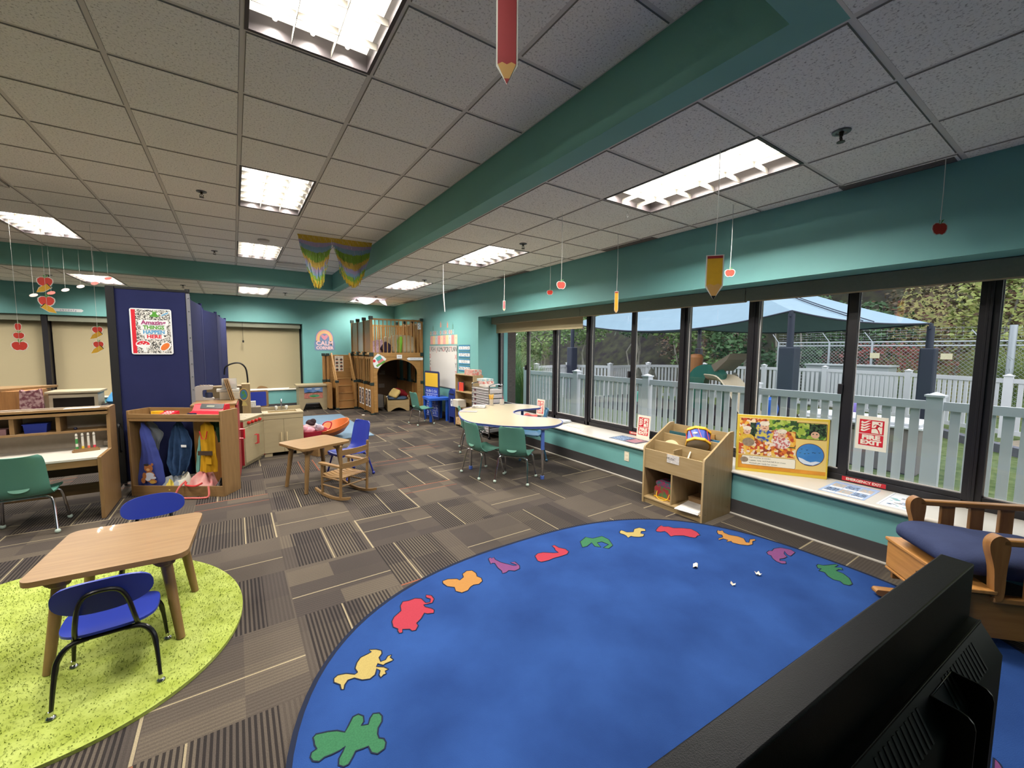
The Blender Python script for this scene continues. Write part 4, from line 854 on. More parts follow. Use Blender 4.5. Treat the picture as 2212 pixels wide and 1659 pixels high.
for i, (n, c, wd, h, l) in enumerate(BK):
    m = pm('cover_'+n, c, .4, .12, 8); b = thing('picture_book', l, 'book', DR((.12, .08, .0, -.14)[i], -.335-.030*(1 if i != 2 else 3.6)-.012*i, .385), -PI/2, 'picture books in the browser shelf')
    b.rotation_euler = (math.radians(-4), 0, PI/2)
    MB().box(-wd/2, wd/2, -.004, -.002, 0, h).box(-wd/2, wd/2, .004, .006, 0, h).box(-wd/2, -wd/2+.003, -.004, .006, 0, h).build('cover', m, b, smooth=0)
    MB().box(-wd/2+.004, wd/2-.004, -.002, .004, .003, h-.004).build('pages', WHITE, b, smooth=0)
def stick(x, y, ang, m, l, name='rhythm_stick', r=.008, L=.2, rx=0):
    o = tag(MB().cyl((0, 0, -L/2), (0, 0, L/2), r, n=12).ball((0, 0, L/2), r*1.0, 10).build(name, m), l, 'instrument', loc=DR(x, y, .50)); o.rotation_euler = (rx, ang, 0); return o
stick(-.10, -.09, .55, pm('cream_stick', 'E2D8C2', .4), 'cream wooden stick leaning in the front right bin of the browser shelf')
tag(MB().lathe([(.02, 0), (.032, .01), (.034, .035), (.022, .05), (.016, .03)], n=18).build('shaker', pm('amber_wood_ring', 'B0752E', .4)), 'amber wooden shaker in the front right bin of the browser shelf', 'instrument', loc=DR(-.19, -.08, .47)).rotation_euler = (1.2, .3, 0)
tag(MB().tube([(.05*math.cos(a), .05*math.sin(a), 0) for a in [2*PI*k/20 for k in range(20)]], .006, n=8, close=True).build('tambourine_ring', pm('green_ring', '8FAE6A', .4)), 'pale green ring with jingles in the front right bin of the browser shelf', 'instrument', loc=DR(-.25, -.10, .49)).rotation_euler = (1.0, .2, 0)
tag(MB().box(-.17, .17, -.11, .11, 0, .006).box(-.155, .16, -.105, .10, .006, .014).build('sheet_music', pm('loose_paper', 'D6D2CC', .7, .1, 12), smooth=0), 'loose white sheets on the lower right cubby floor of the browser shelf', 'paper', loc=DR(-.16, -.14, .067), rz=.15)
tag(MB().box(-.11, .11, -.12, .12, 0, .05).box(-.115, .115, -.125, .125, .05, .056).build('wooden_box', pm('walnut_box', '8A6C48', .5, .15, 12), smooth=0, bevel=.003), 'flat brown wooden box on the right cubby floor of the browser shelf', 'box', loc=DR(-.165, -.34, .067))
t = thing('toy_case', 'colourful patterned toy case with a yellow handle in the left cubby', 'toy case', DR(.13, -.16, .067), PI/2)
MB().prism(rrect(.22, .12, .03), .16, (0, .08, .06), (1, 0, 0), (0, 0, 1)).build('body', pm('patterned_red', 'A8343F', .4, scale=22, col2='4E7A4A', sharp=.1), t, bevel=.006)
MB().prism(rrect(.2, .05, .02), .14, (0, .07, .145), (1, 0, 0), (0, 0, 1)).build('lid', pm('magenta_case', 'A3285E', .4, scale=30, col2='2F6E74', sharp=.1), t, bevel=.006)
MB().tube(spline([(-.07, .085, .07), (-.06, .11, .02), (0, .12, .0), (.06, .11, .02), (.07, .085, .07)], 5, False), .005, n=8).build('handle', YEL, t)
MB().box(-.115, .115, -.083, .083, -.001, .015).build('base_trim', YEL, t, bevel=.004)
# ================================================================== glider armchair and television, nearest things
DEN = pm('slate_blue_corduroy', '39415F', .9, .10, 6, bump=.35, bscale=90)
HONEY = wood('honey_oak', '85592C', '9A6C3A', 2); HONEYX = wood('honey_oak_x', 'A06F38', 'B98448', 0); HONEYY = wood('honey_oak_y', '8A5E2F', '9C703C', 1)
t = thing('glider_chair', 'wooden glider armchair with slate blue cushions at the right edge', 'armchair', (3.575, .30, 0), math.atan2(.68, .73))
# local +y = facing; arms at x = +-.285 (local -x is the window side)
for sx in (-1, 1):
    x = sx*.285
    MB().prism(spline([(.225, .30), (.26, .30), (.275, .45), (.30, .55), (.295, .60), (.262, .625), (.225, .605), (.215, .56), (.222, .45)], 4), .045, (x-.0225, 0, 0), (0, 1, 0), (0, 0, 1)).build('arm_post', HONEY, t, bevel=.008, smooth=50)
    MB().beam((x, .25, .59), (x, -.33, .60), .045, .035).build('armrest', HONEYY, t, bevel=.008)
    for y in (.09, -.06, -.21): MB().box(x-.012, x+.012, y-.035, y+.035, .29, .585).build('arm_slat', HONEY, t, bevel=.003)
    MB().box(x-.02, x+.02, -.33, .26, .27, .30).build('side_rail', HONEYY, t, bevel=.006)
    MB().beam((x, -.33, .28), (x, -.50, .98), .04, .05).build('back_post', HONEY, t, bevel=.008)
    MB().prism([(-.50, .0), (.36, .0), (.40, .012), (.41, .03), (.40, .045), (.35, .045), (-.50, .045)], .05, (x*.45-.025, .13, .016), (0, 1, 0), (0, 0, 1)).build('base_runner', HONEYY, t, bevel=.01)
MB().box(-.30, .30, .365, .385, .145, .315).build('front_panel', HONEYX, t, bevel=.002)
MB().box(-.31, .31, .25, .395, .315, .335).box(-.30, .30, .355, .39, .125, .14).build('front_rail', HONEYX, t, bevel=.004)
MB().box(.262, .282, -.30, .365, .07, .30).build('side_panel', HONEYY, t, bevel=.002)
MB().box(-.282, -.262, -.30, .365, .07, .30).build('side_panel', HONEYY, t, bevel=.002)
def cush(W, D, H, fr=.8):
    def fn(a, b):
        th = a*2*PI; ph = (b-.5)*PI
        c = lambda v, p: math.copysign(abs(v)**p, v)
        return (W/2*c(math.cos(ph), .35)*c(math.cos(th), .35), D/2*c(math.cos(ph), .35)*c(math.sin(th), .35), H/2*c(math.sin(ph), .8)+.006*math.sin(a*30)*math.cos(ph))
    return MB().grid(fn, 40, 14)
o = cush(.53, .74, .14).build('seat_cushion', DEN, t, smooth=80); o.location = (0, .05, .41); o.rotation_euler = (math.radians(4), 0, 0)
o = cush(.53, .60, .12).build('back_cushion', DEN, t, smooth=80); o.location = (0, -.36, .70); o.rotation_euler = (math.radians(103), 0, 0)
mb = MB()
for s in (-1, 1): mb.ball((s*.20, -.43, 1.00), .03, 10, sc=(1.4, .7, .7)).tube([(s*.2, -.43, 1.0), (s*.22, -.46, .96), (s*.21, -.47, .88)], .008, n=6)
mb.build('cushion_tie', DEN, t)
mb = MB()
for z in (.17, .225, .29): mb.cyl((-.285, .385, z), (-.285, .3865, z), .004, n=8)
for i in range(5): mb.box(-.02+i*.012, -.013+i*.012, .385, .3862, .215+.01*(i % 2), .245+.008*((i*3) % 2))
mb.build('burnt_mark', pm('burnt_mark', '3A2616', .6), t, smooth=0)
# television on a rolling cart, seen from behind and above
TVB = pm('tv_grey_black', '0D0E12', .42, .08, 90, bump=.15, bscale=600, spec=.18); TVD = pm('tv_black_back', '08090C', .5, spec=.2)
t = thing('television', 'black flat television seen from behind on a rolling stand, nearest the camera', 'television', (1.288, .146, 0), -math.radians(3.5))
# local x runs left (negative) along the set, local y forward (screen side)
MB().box(-1.24, 0, .0, .052, .38, 1.098).build('casing', TVB, t, bevel=.003)
MB().box(-1.21, -.03, .0525, .0535, .42, 1.06).build('screen', pm('dark_screen', '07080A', .1), t, smooth=0)
MB().prism([(0.002, .985), (0.0, .45), (-.052, .50), (-.052, .93), (-.017, .985)], 1.20, (-1.21, 0, 0), (0, 1, 0), (0, 0, 1)).build('back_shell', TVD, t, bevel=.002)
for c in range(4):
    mb = MB()
    for k in range(12):
        x = -.10-.30*c-.016*k
        if c == 0 or k < 11: mb.beam((x, -.0235, .974), (x-.006, -.048, .936), .006, .003, (0, -.8, .6))
    mb.build('vent_grille', pm('vent_slot_black', '040405', .6), t, smooth=0)
MB().box(-1.21, -.01, -.019, -.015, .98, .987).build('back_ridge', TVB, t, bevel=.001)
t2 = thing('television_stand', 'black steel rolling stand carrying the television', 'stand', (1.0, .155, 0), -math.radians(3.5))
mb = MB(); pf = [(0, .05), (0, .972)]+[(-.035-.02*math.sin(math.radians(a)), .952+.02*math.cos(math.radians(a))) for a in (0, 30, 60, 90)]+[(-.055, .05)]
for x in (-.055, .052): mb.prism(pf, .003, (x, -.016, 0), (0, 1, 0), (0, 0, 1))
mb.box(-.055, .055, -.019, -.016, .05, .972); mb.build('post', pm('gloss_black_steel', '0A0A0B', .3), t2, bevel=.001)
mb = MB(); mb.box(-.62, .12, -.02, -.016+.0, .50, .53).box(-.42, -.31, -.07, -.016, .05, .95); mb.build('bracket', BLACK, t2, bevel=.002)
mb = MB(); mb.box(-.62, .25, -.06, .0, .04, .07)
for x in (-.58, .21): mb.box(x-.03, x+.03, -.28, .22, .04, .065)
mb.build('base', BLACK, t2, bevel=.004)
for x in (-.58, .21):
    for y in (-.26, .20): MB().cyl((x-.01, y, .021), (x+.01, y, .021), .021, n=16).build('caster', BLACK, t2)
tag(MB().tube(spline([(1.15, .10, .45), (1.30, .02, .30), (1.45, -.08, .10), (1.62, -.16, .025), (1.9, -.25, .022), (2.3, -.3, .022)], 6, False), .005, n=8).build('power_cable', BLACK), 'black cable hanging from the back of the television over the rug', 'cable')

# ================================================================== signs, book and papers by the windows
SRED = pm('sign_red', 'C2212F', .4); SIV = pm('sign_ivory', 'DAD5C6', .45); RED2 = pm('tape_red', 'B51F2B', .5)
def fire_sign(x, ya, yb, z0, z1, label, tilt=0, thick=.004):
    W = ya-yb; H = z1-z0; t = thing('fire_exit_sign', label, 'sign', (x, (ya+yb)/2, z0), -PI/2, 'fire exit signs in the windows', ry=0)
    t.rotation_euler = (tilt, 0, -PI/2)
    w2 = W/2; u, v = (1, 0, 0), (0, 0, 1); mb = MB(); mb.box(-w2, w2, 0, thick, 0, H, 0)
    a = w2*.78; y0, ym, y1 = H*.13, H*.47, H*.90; o = (0, 0, 0)
    mb.flat([(-a, ym+H*.02), (a, ym+H*.02), (a, y1), (-a, y1)], o, u, v, .0008, 1); mb.flat([(-a, y0), (a, y0), (a, ym), (-a, ym)], o, u, v, .0008, 1)
    h = y1-ym-H*.02; b = ym+H*.02
    mb.flat([(a*.02, b+h*.06), (a*.86, b+h*.06), (a*.86, b+h*.92), (a*.02, b+h*.92)], o, u, v, .0012, 0)   # doorway
    for k in range(4):
        c = b+h*(.16+.19*k); mb.flat(spline([(-a*.86, c), (-a*.55, c-h*.02), (-a*.2, c+h*.16), (-a*.08, c+h*.22), (-a*.3, c+h*.20), (-a*.6, c+h*.08), (-a*.8, c+h*.14)], 3), o, u, v, .0012, 0)
    P = lambda fx, fy: (a*fx, b+h*fy)
    for pts, wd in (([P(.55, .68), P(.38, .42)], .16), ([P(.38, .44), P(.05, .40), P(-.12, .28)], .08), ([P(.40, .44), P(.58, .28), P(.66, .08)], .08), ([P(.52, .66), P(.28, .68), P(.14, .56)], .06), ([P(.54, .64), P(.74, .54), P(.9, .60)], .06)):
        mb.line(pts, a*wd*1.3, o, u, v, .0016, 1, close=False)
    mb.flat([(a*.62+a*.09*math.cos(q), b+h*.80+a*.09*math.sin(q)) for q in [2*PI*k/12 for k in range(12)]], o, u, v, .0016, 1)
    mb.text('FIRE', (ym-y0)*.50, (0, 0, y0+(ym-y0)*.72), u, v, .0012, 0, bold=.003, sx=1.35).text('EXIT', (ym-y0)*.50, (0, 0, y0+(ym-y0)*.27), u, v, .0012, 0, bold=.003, sx=1.35)
    mb.build('sign_face', [SIV, SRED], t, smooth=0); return t
fire_sign(4.422, 1.25, 1.042, .722, 1.008, 'red FIRE EXIT sign stuck on the window nearest the glider chair')
fire_sign(4.33, 3.50, 3.30, .421, .715, 'red FIRE EXIT sign standing on the sill left of the browser shelf', tilt=-.08)
fire_sign(4.33, 5.66, 5.45, .421, .70, 'red FIRE EXIT sign standing on the sill behind the kidney table', tilt=-.08)
for ya, yb, l in ((1.31, 1.015, 'red EMERGENCY EXIT strip on the window frame near the glider chair'), (3.66, 3.45, 'red EMERGENCY EXIT strip on the frame by the middle fire exit sign')):
    t = thing('emergency_exit_strip', l, 'sign', (4.384, (ya+yb)/2, .430), -PI/2, 'emergency exit strips')
    MB().box(-(ya-yb)/2, (ya-yb)/2, 0, .001, 0, .036).text('EMERGENCY EXIT', .030, (0, 0, .018), (1, 0, 0), (0, 0, 1), .0006, 1, bold=.0008, sx=(ya-yb)/.275*.92).build('strip', [RED2, SIV], t, smooth=0)
# big autumn display book
P0, P1 = Vector((3.935, 1.995)), Vector((4.31, 1.395)); d = (P1-P0); bw = d.length; ang = math.atan2(d.y, d.x)
t = thing('display_book', 'large yellow edged autumn poster book standing on the sill', 'book', ((P0.x+P1.x)/2, (P0.y+P1.y)/2, .421), ang); t.rotation_euler = (-.05, 0, ang)
U, V = (1, 0, 0), (0, 0, 1); w2, H = bw/2, .53
BY = pm('book_yellow', 'D2B43C', .4); BS = pm('book_sand', 'D9BE72', .45, .03, 3); BO = pm('book_orange', 'C9872C', .45, .15, 9); BT = pm('book_panel_white', 'DDD8C8', .5); BRN = pm('book_brown_line', '6E3A28', .5); BSKY = pm('book_sky', '1E5FA8', .45, scale=3, col2='4C8CC4'); BCL = pm('book_cloud', 'C9D2DC', .5)
def leafy(n, ca, cb, cc=None, sc=26):
    m = bpy.data.materials.new(n); m.use_nodes = True; tt = m.node_tree; b = tt.nodes['Principled BSDF']; b.inputs['Roughness'].default_value = .5
    vo = tt.nodes.new('ShaderNodeTexVoronoi'); vo.inputs['Scale'].default_value = sc; tc = tt.nodes.new('ShaderNodeTexCoord'); tt.links.new(tc.outputs['Object'], vo.inputs['Vector'])
    sp = tt.nodes.new('ShaderNodeSeparateColor'); tt.links.new(vo.outputs['Color'], sp.inputs[0]); r = tt.nodes.new('ShaderNodeValToRGB'); r.color_ramp.interpolation = 'CONSTANT'
    cols = [ca, cb] + ([cc] if isinstance(cc, str) else list(cc or []))
    r.color_ramp.elements[0].color = lin(cols[0]); r.color_ramp.elements[1].color = lin(cols[1]); r.color_ramp.elements[1].position = 1/len(cols)
    for i, c in enumerate(cols[2:]): e = r.color_ramp.elements.new((i+2)/len(cols)); e.color = lin(c)
    tt.links.new(sp.outputs[0], r.inputs[0]); tt.links.new(r.outputs[0], b.inputs['Base Color']); return m
AUT = leafy('autumn_leaves_print', 'C46A28', 'D9A23A', ['B5482C', 'E0C9A8', '8A3E26', 'D9B45A', 'D8C8B8'], 42); ALAWN = leafy('green_lawn_print', '4E7A30', '8FA63E', ['2F4A2A', 'A8B858'], 40); DKG = leafy('dark_hedge_print', '1E2E22', '2F4630', ['121A14', '3E5636'], 60)
SKIN = pm('print_skin', 'D2A68A', .5); COATB = pm('print_blue_coat', '2A4A96', .5, scale=30, col2='C8B84A', sharp=.12); COATY = pm('print_yellow_coat', 'C9A43A', .5, .2, 30); COATP = pm('print_plaid_coat', 'B55A56', .5, scale=40, col2='D8CFC8', sharp=.12); CAP = pm('print_pale_hat', 'D8CDB8', .5, .1, 30)
mb = MB(); mb.box(-w2, w2, .012, .045, 0, H, 7)
o = (0, .0115, 0)
def el(cx, cy, rx, ry, n=22): return [(cx+rx*math.cos(2*PI*k/n), cy+ry*math.sin(2*PI*k/n)) for k in range(n)]
cv = MB(); cv.box(-w2, w2, 0, .012, 0, H, 0); cv.box(-w2, w2, .045, .052, 0, H, 1); cv.box(-w2-.006, -w2, .0, .052, 0, H, 1)
F = lambda poly, l, m: cv.flat(poly, (0, 0, 0), U, V, l, m)
x0, x1 = -w2, w2; R = lambda a, b, c, e: [(a, c), (b, c), (b, e), (a, e)]
cv.m = 0
F(R(x0+.012, x1-.012, .028, H-.02), .0006, 2); F(R(x0+.012, x1-.012, .028, .062), .001, 3); F(R(x0+.012, x0+.05, .062, .15), .001, 3)
F(R(x0+.012, x0+.465, .16, H-.03), .001, 4); F(R(x0+.25, x0+.465, .40, H-.03), .0013, 5); F(R(x0+.10, x0+.17, .33, .46), .0013, 6); F(R(x0+.40, x0+.463, .17, .26), .0013, 6)
for cx, cy, s, coat in ((x0+.075, .38, .9, 9), (x0+.215, .43, 1.0, 8), (x0+.355, .37, .95, 10)):
    F(el(cx, cy-.085*s, .072*s, .058*s), .0016, coat); F(el(cx-.05*s, cy+.0*s, .02*s, .045*s), .0017, coat); F(el(cx, cy, .034*s, .038*s), .002, 11); F(el(cx, cy+.028*s, .040*s, .022*s), .0023, 12); F(el(cx+.0, cy-.016*s, .013*s, .004*s), .0024, 13)
    for e in (-1, 1): F(el(cx+e*.012*s, cy+.004*s, .004*s, .0035*s, 8), .0024, 6)
F(el(x0+.09, .275, .05, .04), .0018, 14); F(R(x0+.012, x0+.465, .16, .25), .0015, 4)
F(rrect(.235, .150, .012, 4, x0+.575, .415), .0012, 13); F(rrect(.225, .140, .01, 4, x0+.575, .415), .0016, 5); F(R(x0+.56, x0+.685, .385, .480), .0018, 6); F(el(x0+.605, .385, .032, .030), .0021, 11); F(el(x0+.590, .392, .006, .006, 8), .0023, 6); F(el(x0+.617, .392, .006, .006, 8), .0023, 6)
F(el(x0+.575, .205, .106, .102, 36), .0012, 13); F(el(x0+.575, .205, .101, .097, 36), .0016, 15)
F([(x0+.50, .14), (x0+.53, .12), (x0+.60, .112), (x0+.655, .145), (x0+.62, .15), (x0+.58, .138), (x0+.55, .148), (x0+.52, .165), (x0+.487, .175)], .002, 16)
for bx, by in ((-.065, .035), (-.025, .03), (-.075, .0), (-.04, -.005), (-.012, .0), (.02, .01), (.035, .008), (.068, .012)):
    F([(x0+.575+bx-.010, .215+by+.004), (x0+.575+bx, .215+by-.003), (x0+.575+bx+.011, .215+by+.006), (x0+.575+bx, .215+by+.003)], .002, 6)
F(rrect(.43, .088, .012, 4, x0+.255, .105), .0014, 13); F(rrect(.425, .083, .01, 4, x0+.255, .105), .0017, 17); F(el(x0+.062, .108, .034, .026), .0021, 14)
for i, s_ in enumerate(('Fall weather is cooler.', 'Leaves, nuts, and fruit fall from trees.', 'Animals get ready for winter.')): cv.text(s_, .0195, (x0+.105, 0, .132-.026*i), U, V, .0022, 6, ax='LEFT')
cv.build('cover', [BY, BY, BS, BO, AUT, ALAWN, DKG, BT, COATB, COATY, COATP, SKIN, CAP, BRN, pm('print_grey_hair', '8A7A66', .5, .2, 40), BSKY, BCL, BT], t, smooth=0)
mb.build('pages', [BT]*8, t, smooth=0)
# flat sheets on the sill
def sheet(pts, z, label, mats, draw, cat='poster'):
    c = sum((Vector((p[0], p[1])) for p in pts), Vector((0, 0)))/4; u = Vector((pts[1][0]-pts[0][0], pts[1][1]-pts[0][1])); Wd = u.length; u.normalize(); v = Vector((-u.y, u.x)); Hh = abs((Vector((pts[3][0], pts[3][1]))-Vector((pts[0][0], pts[0][1]))).dot(v))
    mb = MB(); mb.box(-Wd/2, Wd/2, -Hh/2, Hh/2, 0, .001, 0); draw(mb, Wd, Hh)
    return tag(mb.build('paper_sheet', mats, smooth=0), label, cat, loc=(c.x, c.y, z), rz=math.atan2(u.y, u.x))
PAP = pm('blue_print_paper', '8FA6C8', .4); PDK = pm('print_dark', '25334E', .5, scale=60, col2='7E98B8', sharp=.1); PWH = pm('print_white', 'D5D8DA', .4); PTN = pm('print_tan', 'B89A7A', .5, scale=60, col2='7E98A8', sharp=.1)
def dr1(mb, w, h):
    for i in range(3):
        for j in range(2):
            a, b = -w/2+.02+i*(w-.03)/3, -h/2+.012+j*(h-.07)/2; mb.flat(R(a, a+(w-.05)/3, b, b+(h-.09)/2), (0, 0, .0014), U3, V3, 0, 1+(i+j) % 2); mb.flat(R(a, a+(w-.05)/3, b, b+(h-.09)/7), (0, 0, .0018), U3, V3, 0, 3)
            mb.text('Aa bb', .018, (a+.05, b+.01, .0022), U3, V3, 0, 1)
    mb.text('weather words', .03, (0, h/2-.03, .0014), U3, V3, 0, 1)
sheet([(3.935, 1.33), (3.935, 1.03), (4.33, 1.03), (4.33, 1.33)], .4205, 'blue picture chart lying on the sill below the emergency exit strip', [PAP, PDK, PTN, PWH], dr1)
def dr2(mb, w, h):
    mb.line(R(-w/2+.015, w/2-.015, -h/2+.015, h/2-.015), .003, (0, 0, .0013), U3, V3, 0, 1)
    for k in range(16):
        a = rnd.uniform(-w/2+.04, w/2-.04); b = rnd.uniform(-h/2+.04, h/2-.08); mb.flat(el(a, b, rnd.uniform(.01, .03), rnd.uniform(.006, .02), 10), (0, 0, .0014+k*.00005), U3, V3, 0, 1+k % 3)
sheet([(3.935, .96), (3.935, .76), (4.37, .76), (4.37, .96)], .4205, 'white sheet with a drawing on the sill behind the glider chair arm', [PWH, PDK, PTN, pm('print_teal', '6FA3A8', .5)], dr2)
def dr3(mb, w, h):
    mb.flat(R(-w/2+.01, 0, -h/2+.01, h/2-.01), (0, 0, .0013), U3, V3, 0, 1); mb.flat(R(.01, w/2-.01, -h/2+.01, h/2-.01), (0, 0, .0013), U3, V3, 0, 2)
    for k in range(5): mb.flat(R(.03+.03*k, .05+.03*k, -h/2+.03, h/2-.02-.02*(k % 2)), (0, 0, .0016), U3, V3, 0, 3)
sheet([(3.985, 3.66), (3.985, 3.22), (4.25, 3.22), (4.25, 3.66)], .4205, 'dark leaflet with pink shapes on the sill left of the browser shelf', [pm('leaflet_black', '1A1A20', .3), PDK, pm('leaflet_navy', '202A4A', .3), pm('leaflet_pink', 'B87A80', .4)], dr3, 'leaflet')
sheet([(4.09, 4.60), (4.09, 4.32), (4.33, 4.32), (4.33, 4.60)], .4205, 'cream paper with a grey edge lying alone on the sill', [pm('cream_paper', 'CBC2AC', .6)], lambda mb, w, h: mb.box(-w/2, w/2, -h/2, -h/2+.01, 0, .004, 0), 'paper')
for k in range(5): tag(MB().box(-.11, .11, -.15, .15, 0, .006).build('paper_stack', PWH, smooth=0), ['bottom sheaf of the white papers stacked on the sill', 'second sheaf from the bottom of the sill paper stack', 'middle sheaf of the sill paper stack', 'fourth sheaf of the sill paper stack', 'top white sheaf of the papers stacked on the sill'][k], 'paper', 'white paper stack on the sill', loc=(4.17+.008*(k % 2), 4.86-.01*(k % 3), .4205+.0065*k), rz=PI/2+.07*k)

# things on the kidney table
tz = .6445
t = thing('pencil_cup', 'clear cup full of yellow pencils on the kidney table', 'cup', (3.43, 5.68, tz))
MB().lathe([(.034, 0), (.038, .10), (.036, .10), (.032, .003)], n=20).build('cup', pm('clear_plastic', 'BEBBB2', .2, alpha=.45), t)
for k in range(9):
    a = k*.7; r = .022; o = tag(MB().cyl((0, 0, 0), (0, 0, .17), .004, n=6, m=0).cyl((0, 0, .17), (0, 0, .185), .004, .0008, n=6, m=1).build('pencil', [YEL, TAN]), 'yellow pencil among those standing in the clear cup on the kidney table', 'pencil', 'yellow pencils in the clear cup', loc=(3.43+r*math.cos(a)*.6, 5.68+r*math.sin(a)*.6, tz+.004)); o.rotation_euler = (.16*math.sin(a), .16*math.cos(a), 0)
t = thing('jar', 'clear jar with pink scissors beside the pencil cup', 'jar', (3.62, 5.66, tz))
MB().lathe([(.038, 0), (.040, .09), (.037, .09), (.035, .003)], n=20).build('glass', pm('clear_plastic', 'BEBBB2', .2, alpha=.45), t)
MB().tube([(.012*math.cos(a), 0, .05+.02*math.sin(a)) for a in [2*PI*k/14 for k in range(14)]], .004, n=6, close=True).beam((.005, 0, .02), (.02, 0, .14), .01, .002).build('scissors', pm('pink_handle', 'C2566A', .4), t)
for k in range(3): tag(MB().box(-.10, .10, -.07, .07, 0, .012).build('paper_pad', [pm('pad_grey', 'A8A39A', .6), PWH, pm('pad_print', '8C8A90', .5, scale=50, col2='C9C5BA', sharp=.1)][k], smooth=0, bevel=.001), ['lowest pad of the small stack left of the pencil cup', 'middle pad of the small stack left of the pencil cup', 'top printed card of the small stack left of the pencil cup'][k], 'paper pad', 'pads on the kidney table', loc=(3.13, 5.55, tz+.0125*k), rz=-.75+.12*k)
tag(MB().box(-.13, .13, -.06, .06, 0, .004).build('flat_magazine', pm('glossy_print', 'A8928A', .3, scale=30, col2='8E9AA6', sharp=.1), smooth=0), 'thin glossy magazine at the far left side of the kidney table top', 'magazine', loc=(2.80, 5.28, tz), rz=-.65)

# ================================================================== hanging paper decorations
STR = pm('white_string', 'C9C9C4', .8); PW = pm('paper_white_edge', 'DCD8CE', .7); PR = pm('paper_red', 'CC3626', .6, .06, 9); PG = pm('paper_green', '4F8E3E', .6); PY = pm('paper_yellow', 'D3A21E', .6, .05, 20); PWD = pm('paper_wood', 'C99A56', .6); PDR = pm('paper_dark_red', '9A2A2E', .6, .05, 9)
def apple_cut(mb, s=.045, z=0, x=0):
    pts = [(0, .30), (.2, .42), (.5, .40), (.78, .15), (.80, -.25), (.62, -.65), (.32, -.85), (.12, -.80), (0, -.76), (-.12, -.80), (-.32, -.85), (-.62, -.65), (-.80, -.25), (-.78, .15), (-.5, .40), (-.2, .42)]
    q = [(x+a*s, z+b*s) for a, b in pts]; w = [(x+a*s*1.14, z+.0+(b+.2)*s*1.12-.2*s) for a, b in pts]
    mb.prism(w, .0012, (0, .0006, 0), U, V, m=0); mb.flat(q, (0, 0, 0), U, V, .001, 1); mb.flat(q, (0, .0006, 0), (-1, 0, 0), V, .001, 1)
    for uu, oo in ((U, 0), ((-1, 0, 0), 0)): mb.flat([(x*0+s*.05, z+.3*s), (s*.45, z+.85*s), (s*.15, z+.75*s)] if not x else [(x+s*.05, z+.3*s), (x+s*.45, z+.85*s), (x+s*.15, z+.75*s)], (0, 0, 0), U, V, .0012, 2); break
    mb.line([(x, z+.3*s), (x-.1*s, z+.8*s)], s*.12, (0, 0, 0), U, V, .0012, 2, close=False)
def pencil_cut(mb, W, L, z=0, x=0, ang=0, col=1, tipc=4):
    c, s_ = math.cos(ang), math.sin(ang); T = lambda a, b: (x+a*c-b*s_, z+a*s_+b*c)
    sh = [(-.5*W, 0), (.5*W, 0), (.5*W, -(L-W*.9)), (0, -L), (-.5*W, -(L-W*.9))]
    mb.prism([T(a*1.16, b*1.02+.02*L) for a, b in sh], .0015, (0, .00075, 0), U, V, m=0)
    for uu, n_ in ((U, 1), ((-1, 0, 0), -1)):
        for poly, mm, lf in (([(-.5*W, -L*.06), (.5*W, -L*.06), (.5*W, -(L-W)), (-.5*W, -(L-W))], col, .0012), ([(-.5*W, 0), (.5*W, 0), (.5*W, -L*.06), (-.5*W, -L*.06)], 3, .0012), ([(-.5*W, -(L-W)), (-.25*W, -(L-W*1.12)), (0, -(L-W)), (.25*W, -(L-W*1.12)), (.5*W, -(L-W)), (0, -L)], 5, .0014), ([(-.15*W, -(L-W*.28)), (.15*W, -(L-W*.28)), (0, -L)], tipc, .0018)):
            mb.flat([(n_*T(a, b)[0], T(a, b)[1]) for a, b in poly], (0, 0, 0) if n_ > 0 else (0, .0015, 0), uu, V, lf if n_ > 0 else lf, mm)
def hang(x, y, ztop, zitem, label, kind, size, rz, group='paper cutouts hanging over the window side'):
    t = thing('hanging_'+kind, label, 'hanging decoration', (x, y, ztop), rz, group)
    MB().tube([(0, 0, 0), (.003, 0, (zitem-ztop)*.5), (0, 0, zitem-ztop)], .0022, n=6).build('string', STR, t)
    mb = MB()
    if kind == 'apple': apple_cut(mb, size, zitem-ztop-size*.35); mb.build('apple_cutout', [PW, PR, PG], t, smooth=0)
    else: pencil_cut(mb, size[0], size[1], zitem-ztop, col=1 if kind == 'pencil' else 3, tipc=4 if kind == 'pencil' else 3); mb.build('pencil_cutout', [PW, PY, PG, PDR, BLACK, PWD], t, smooth=0)
    return t
ZC = ZL-.006
hang(.87, 1.34, ZT-.006, 2.965, 'big dark red paper pencil hanging nearest the camera', 'red_pencil', (.068, .45), -.55, 'paper cutouts hanging near the camera')
hang(2.512, 1.471, ZC, 2.137, 'large yellow paper pencil hanging in front of the near windows', 'pencil', (.088, .27), -.9)
hang(3.53, 1.93, ZC, 2.235, 'small red paper apple just right of the large yellow pencil', 'apple', .045, -.9)
hang(3.79, .724, ZC, 2.37, 'red paper apple turned sideways at the far right', 'apple', .055, -.62)
hang(3.437, 3.10, ZC, 2.175, 'slim yellow paper pencil hanging over the middle windows', 'pencil', (.035, .23), -.9)
hang(2.51, 2.93, ZC, 2.165, 'red paper apple hanging highest in the middle of the window side', 'apple', .05, -.3)
hang(3.46, 4.26, ZC, 2.32, 'small round red apple left of the middle hanging apple', 'apple', .045, -.8)
hang(3.38, 5.24, ZC, 2.271, 'tiny red paper pencil hanging near the wall corner', 'red_pencil', (.03, .15), -.7)
t = thing('hanging_rope', 'white rope with a tassel end hanging before the whiteboard corner', 'hanging decoration', (2.479, 5.425, ZC)); MB().tube([(0, 0, 0), (0, 0, -.33)], .004, n=6).build('string', STR, t)
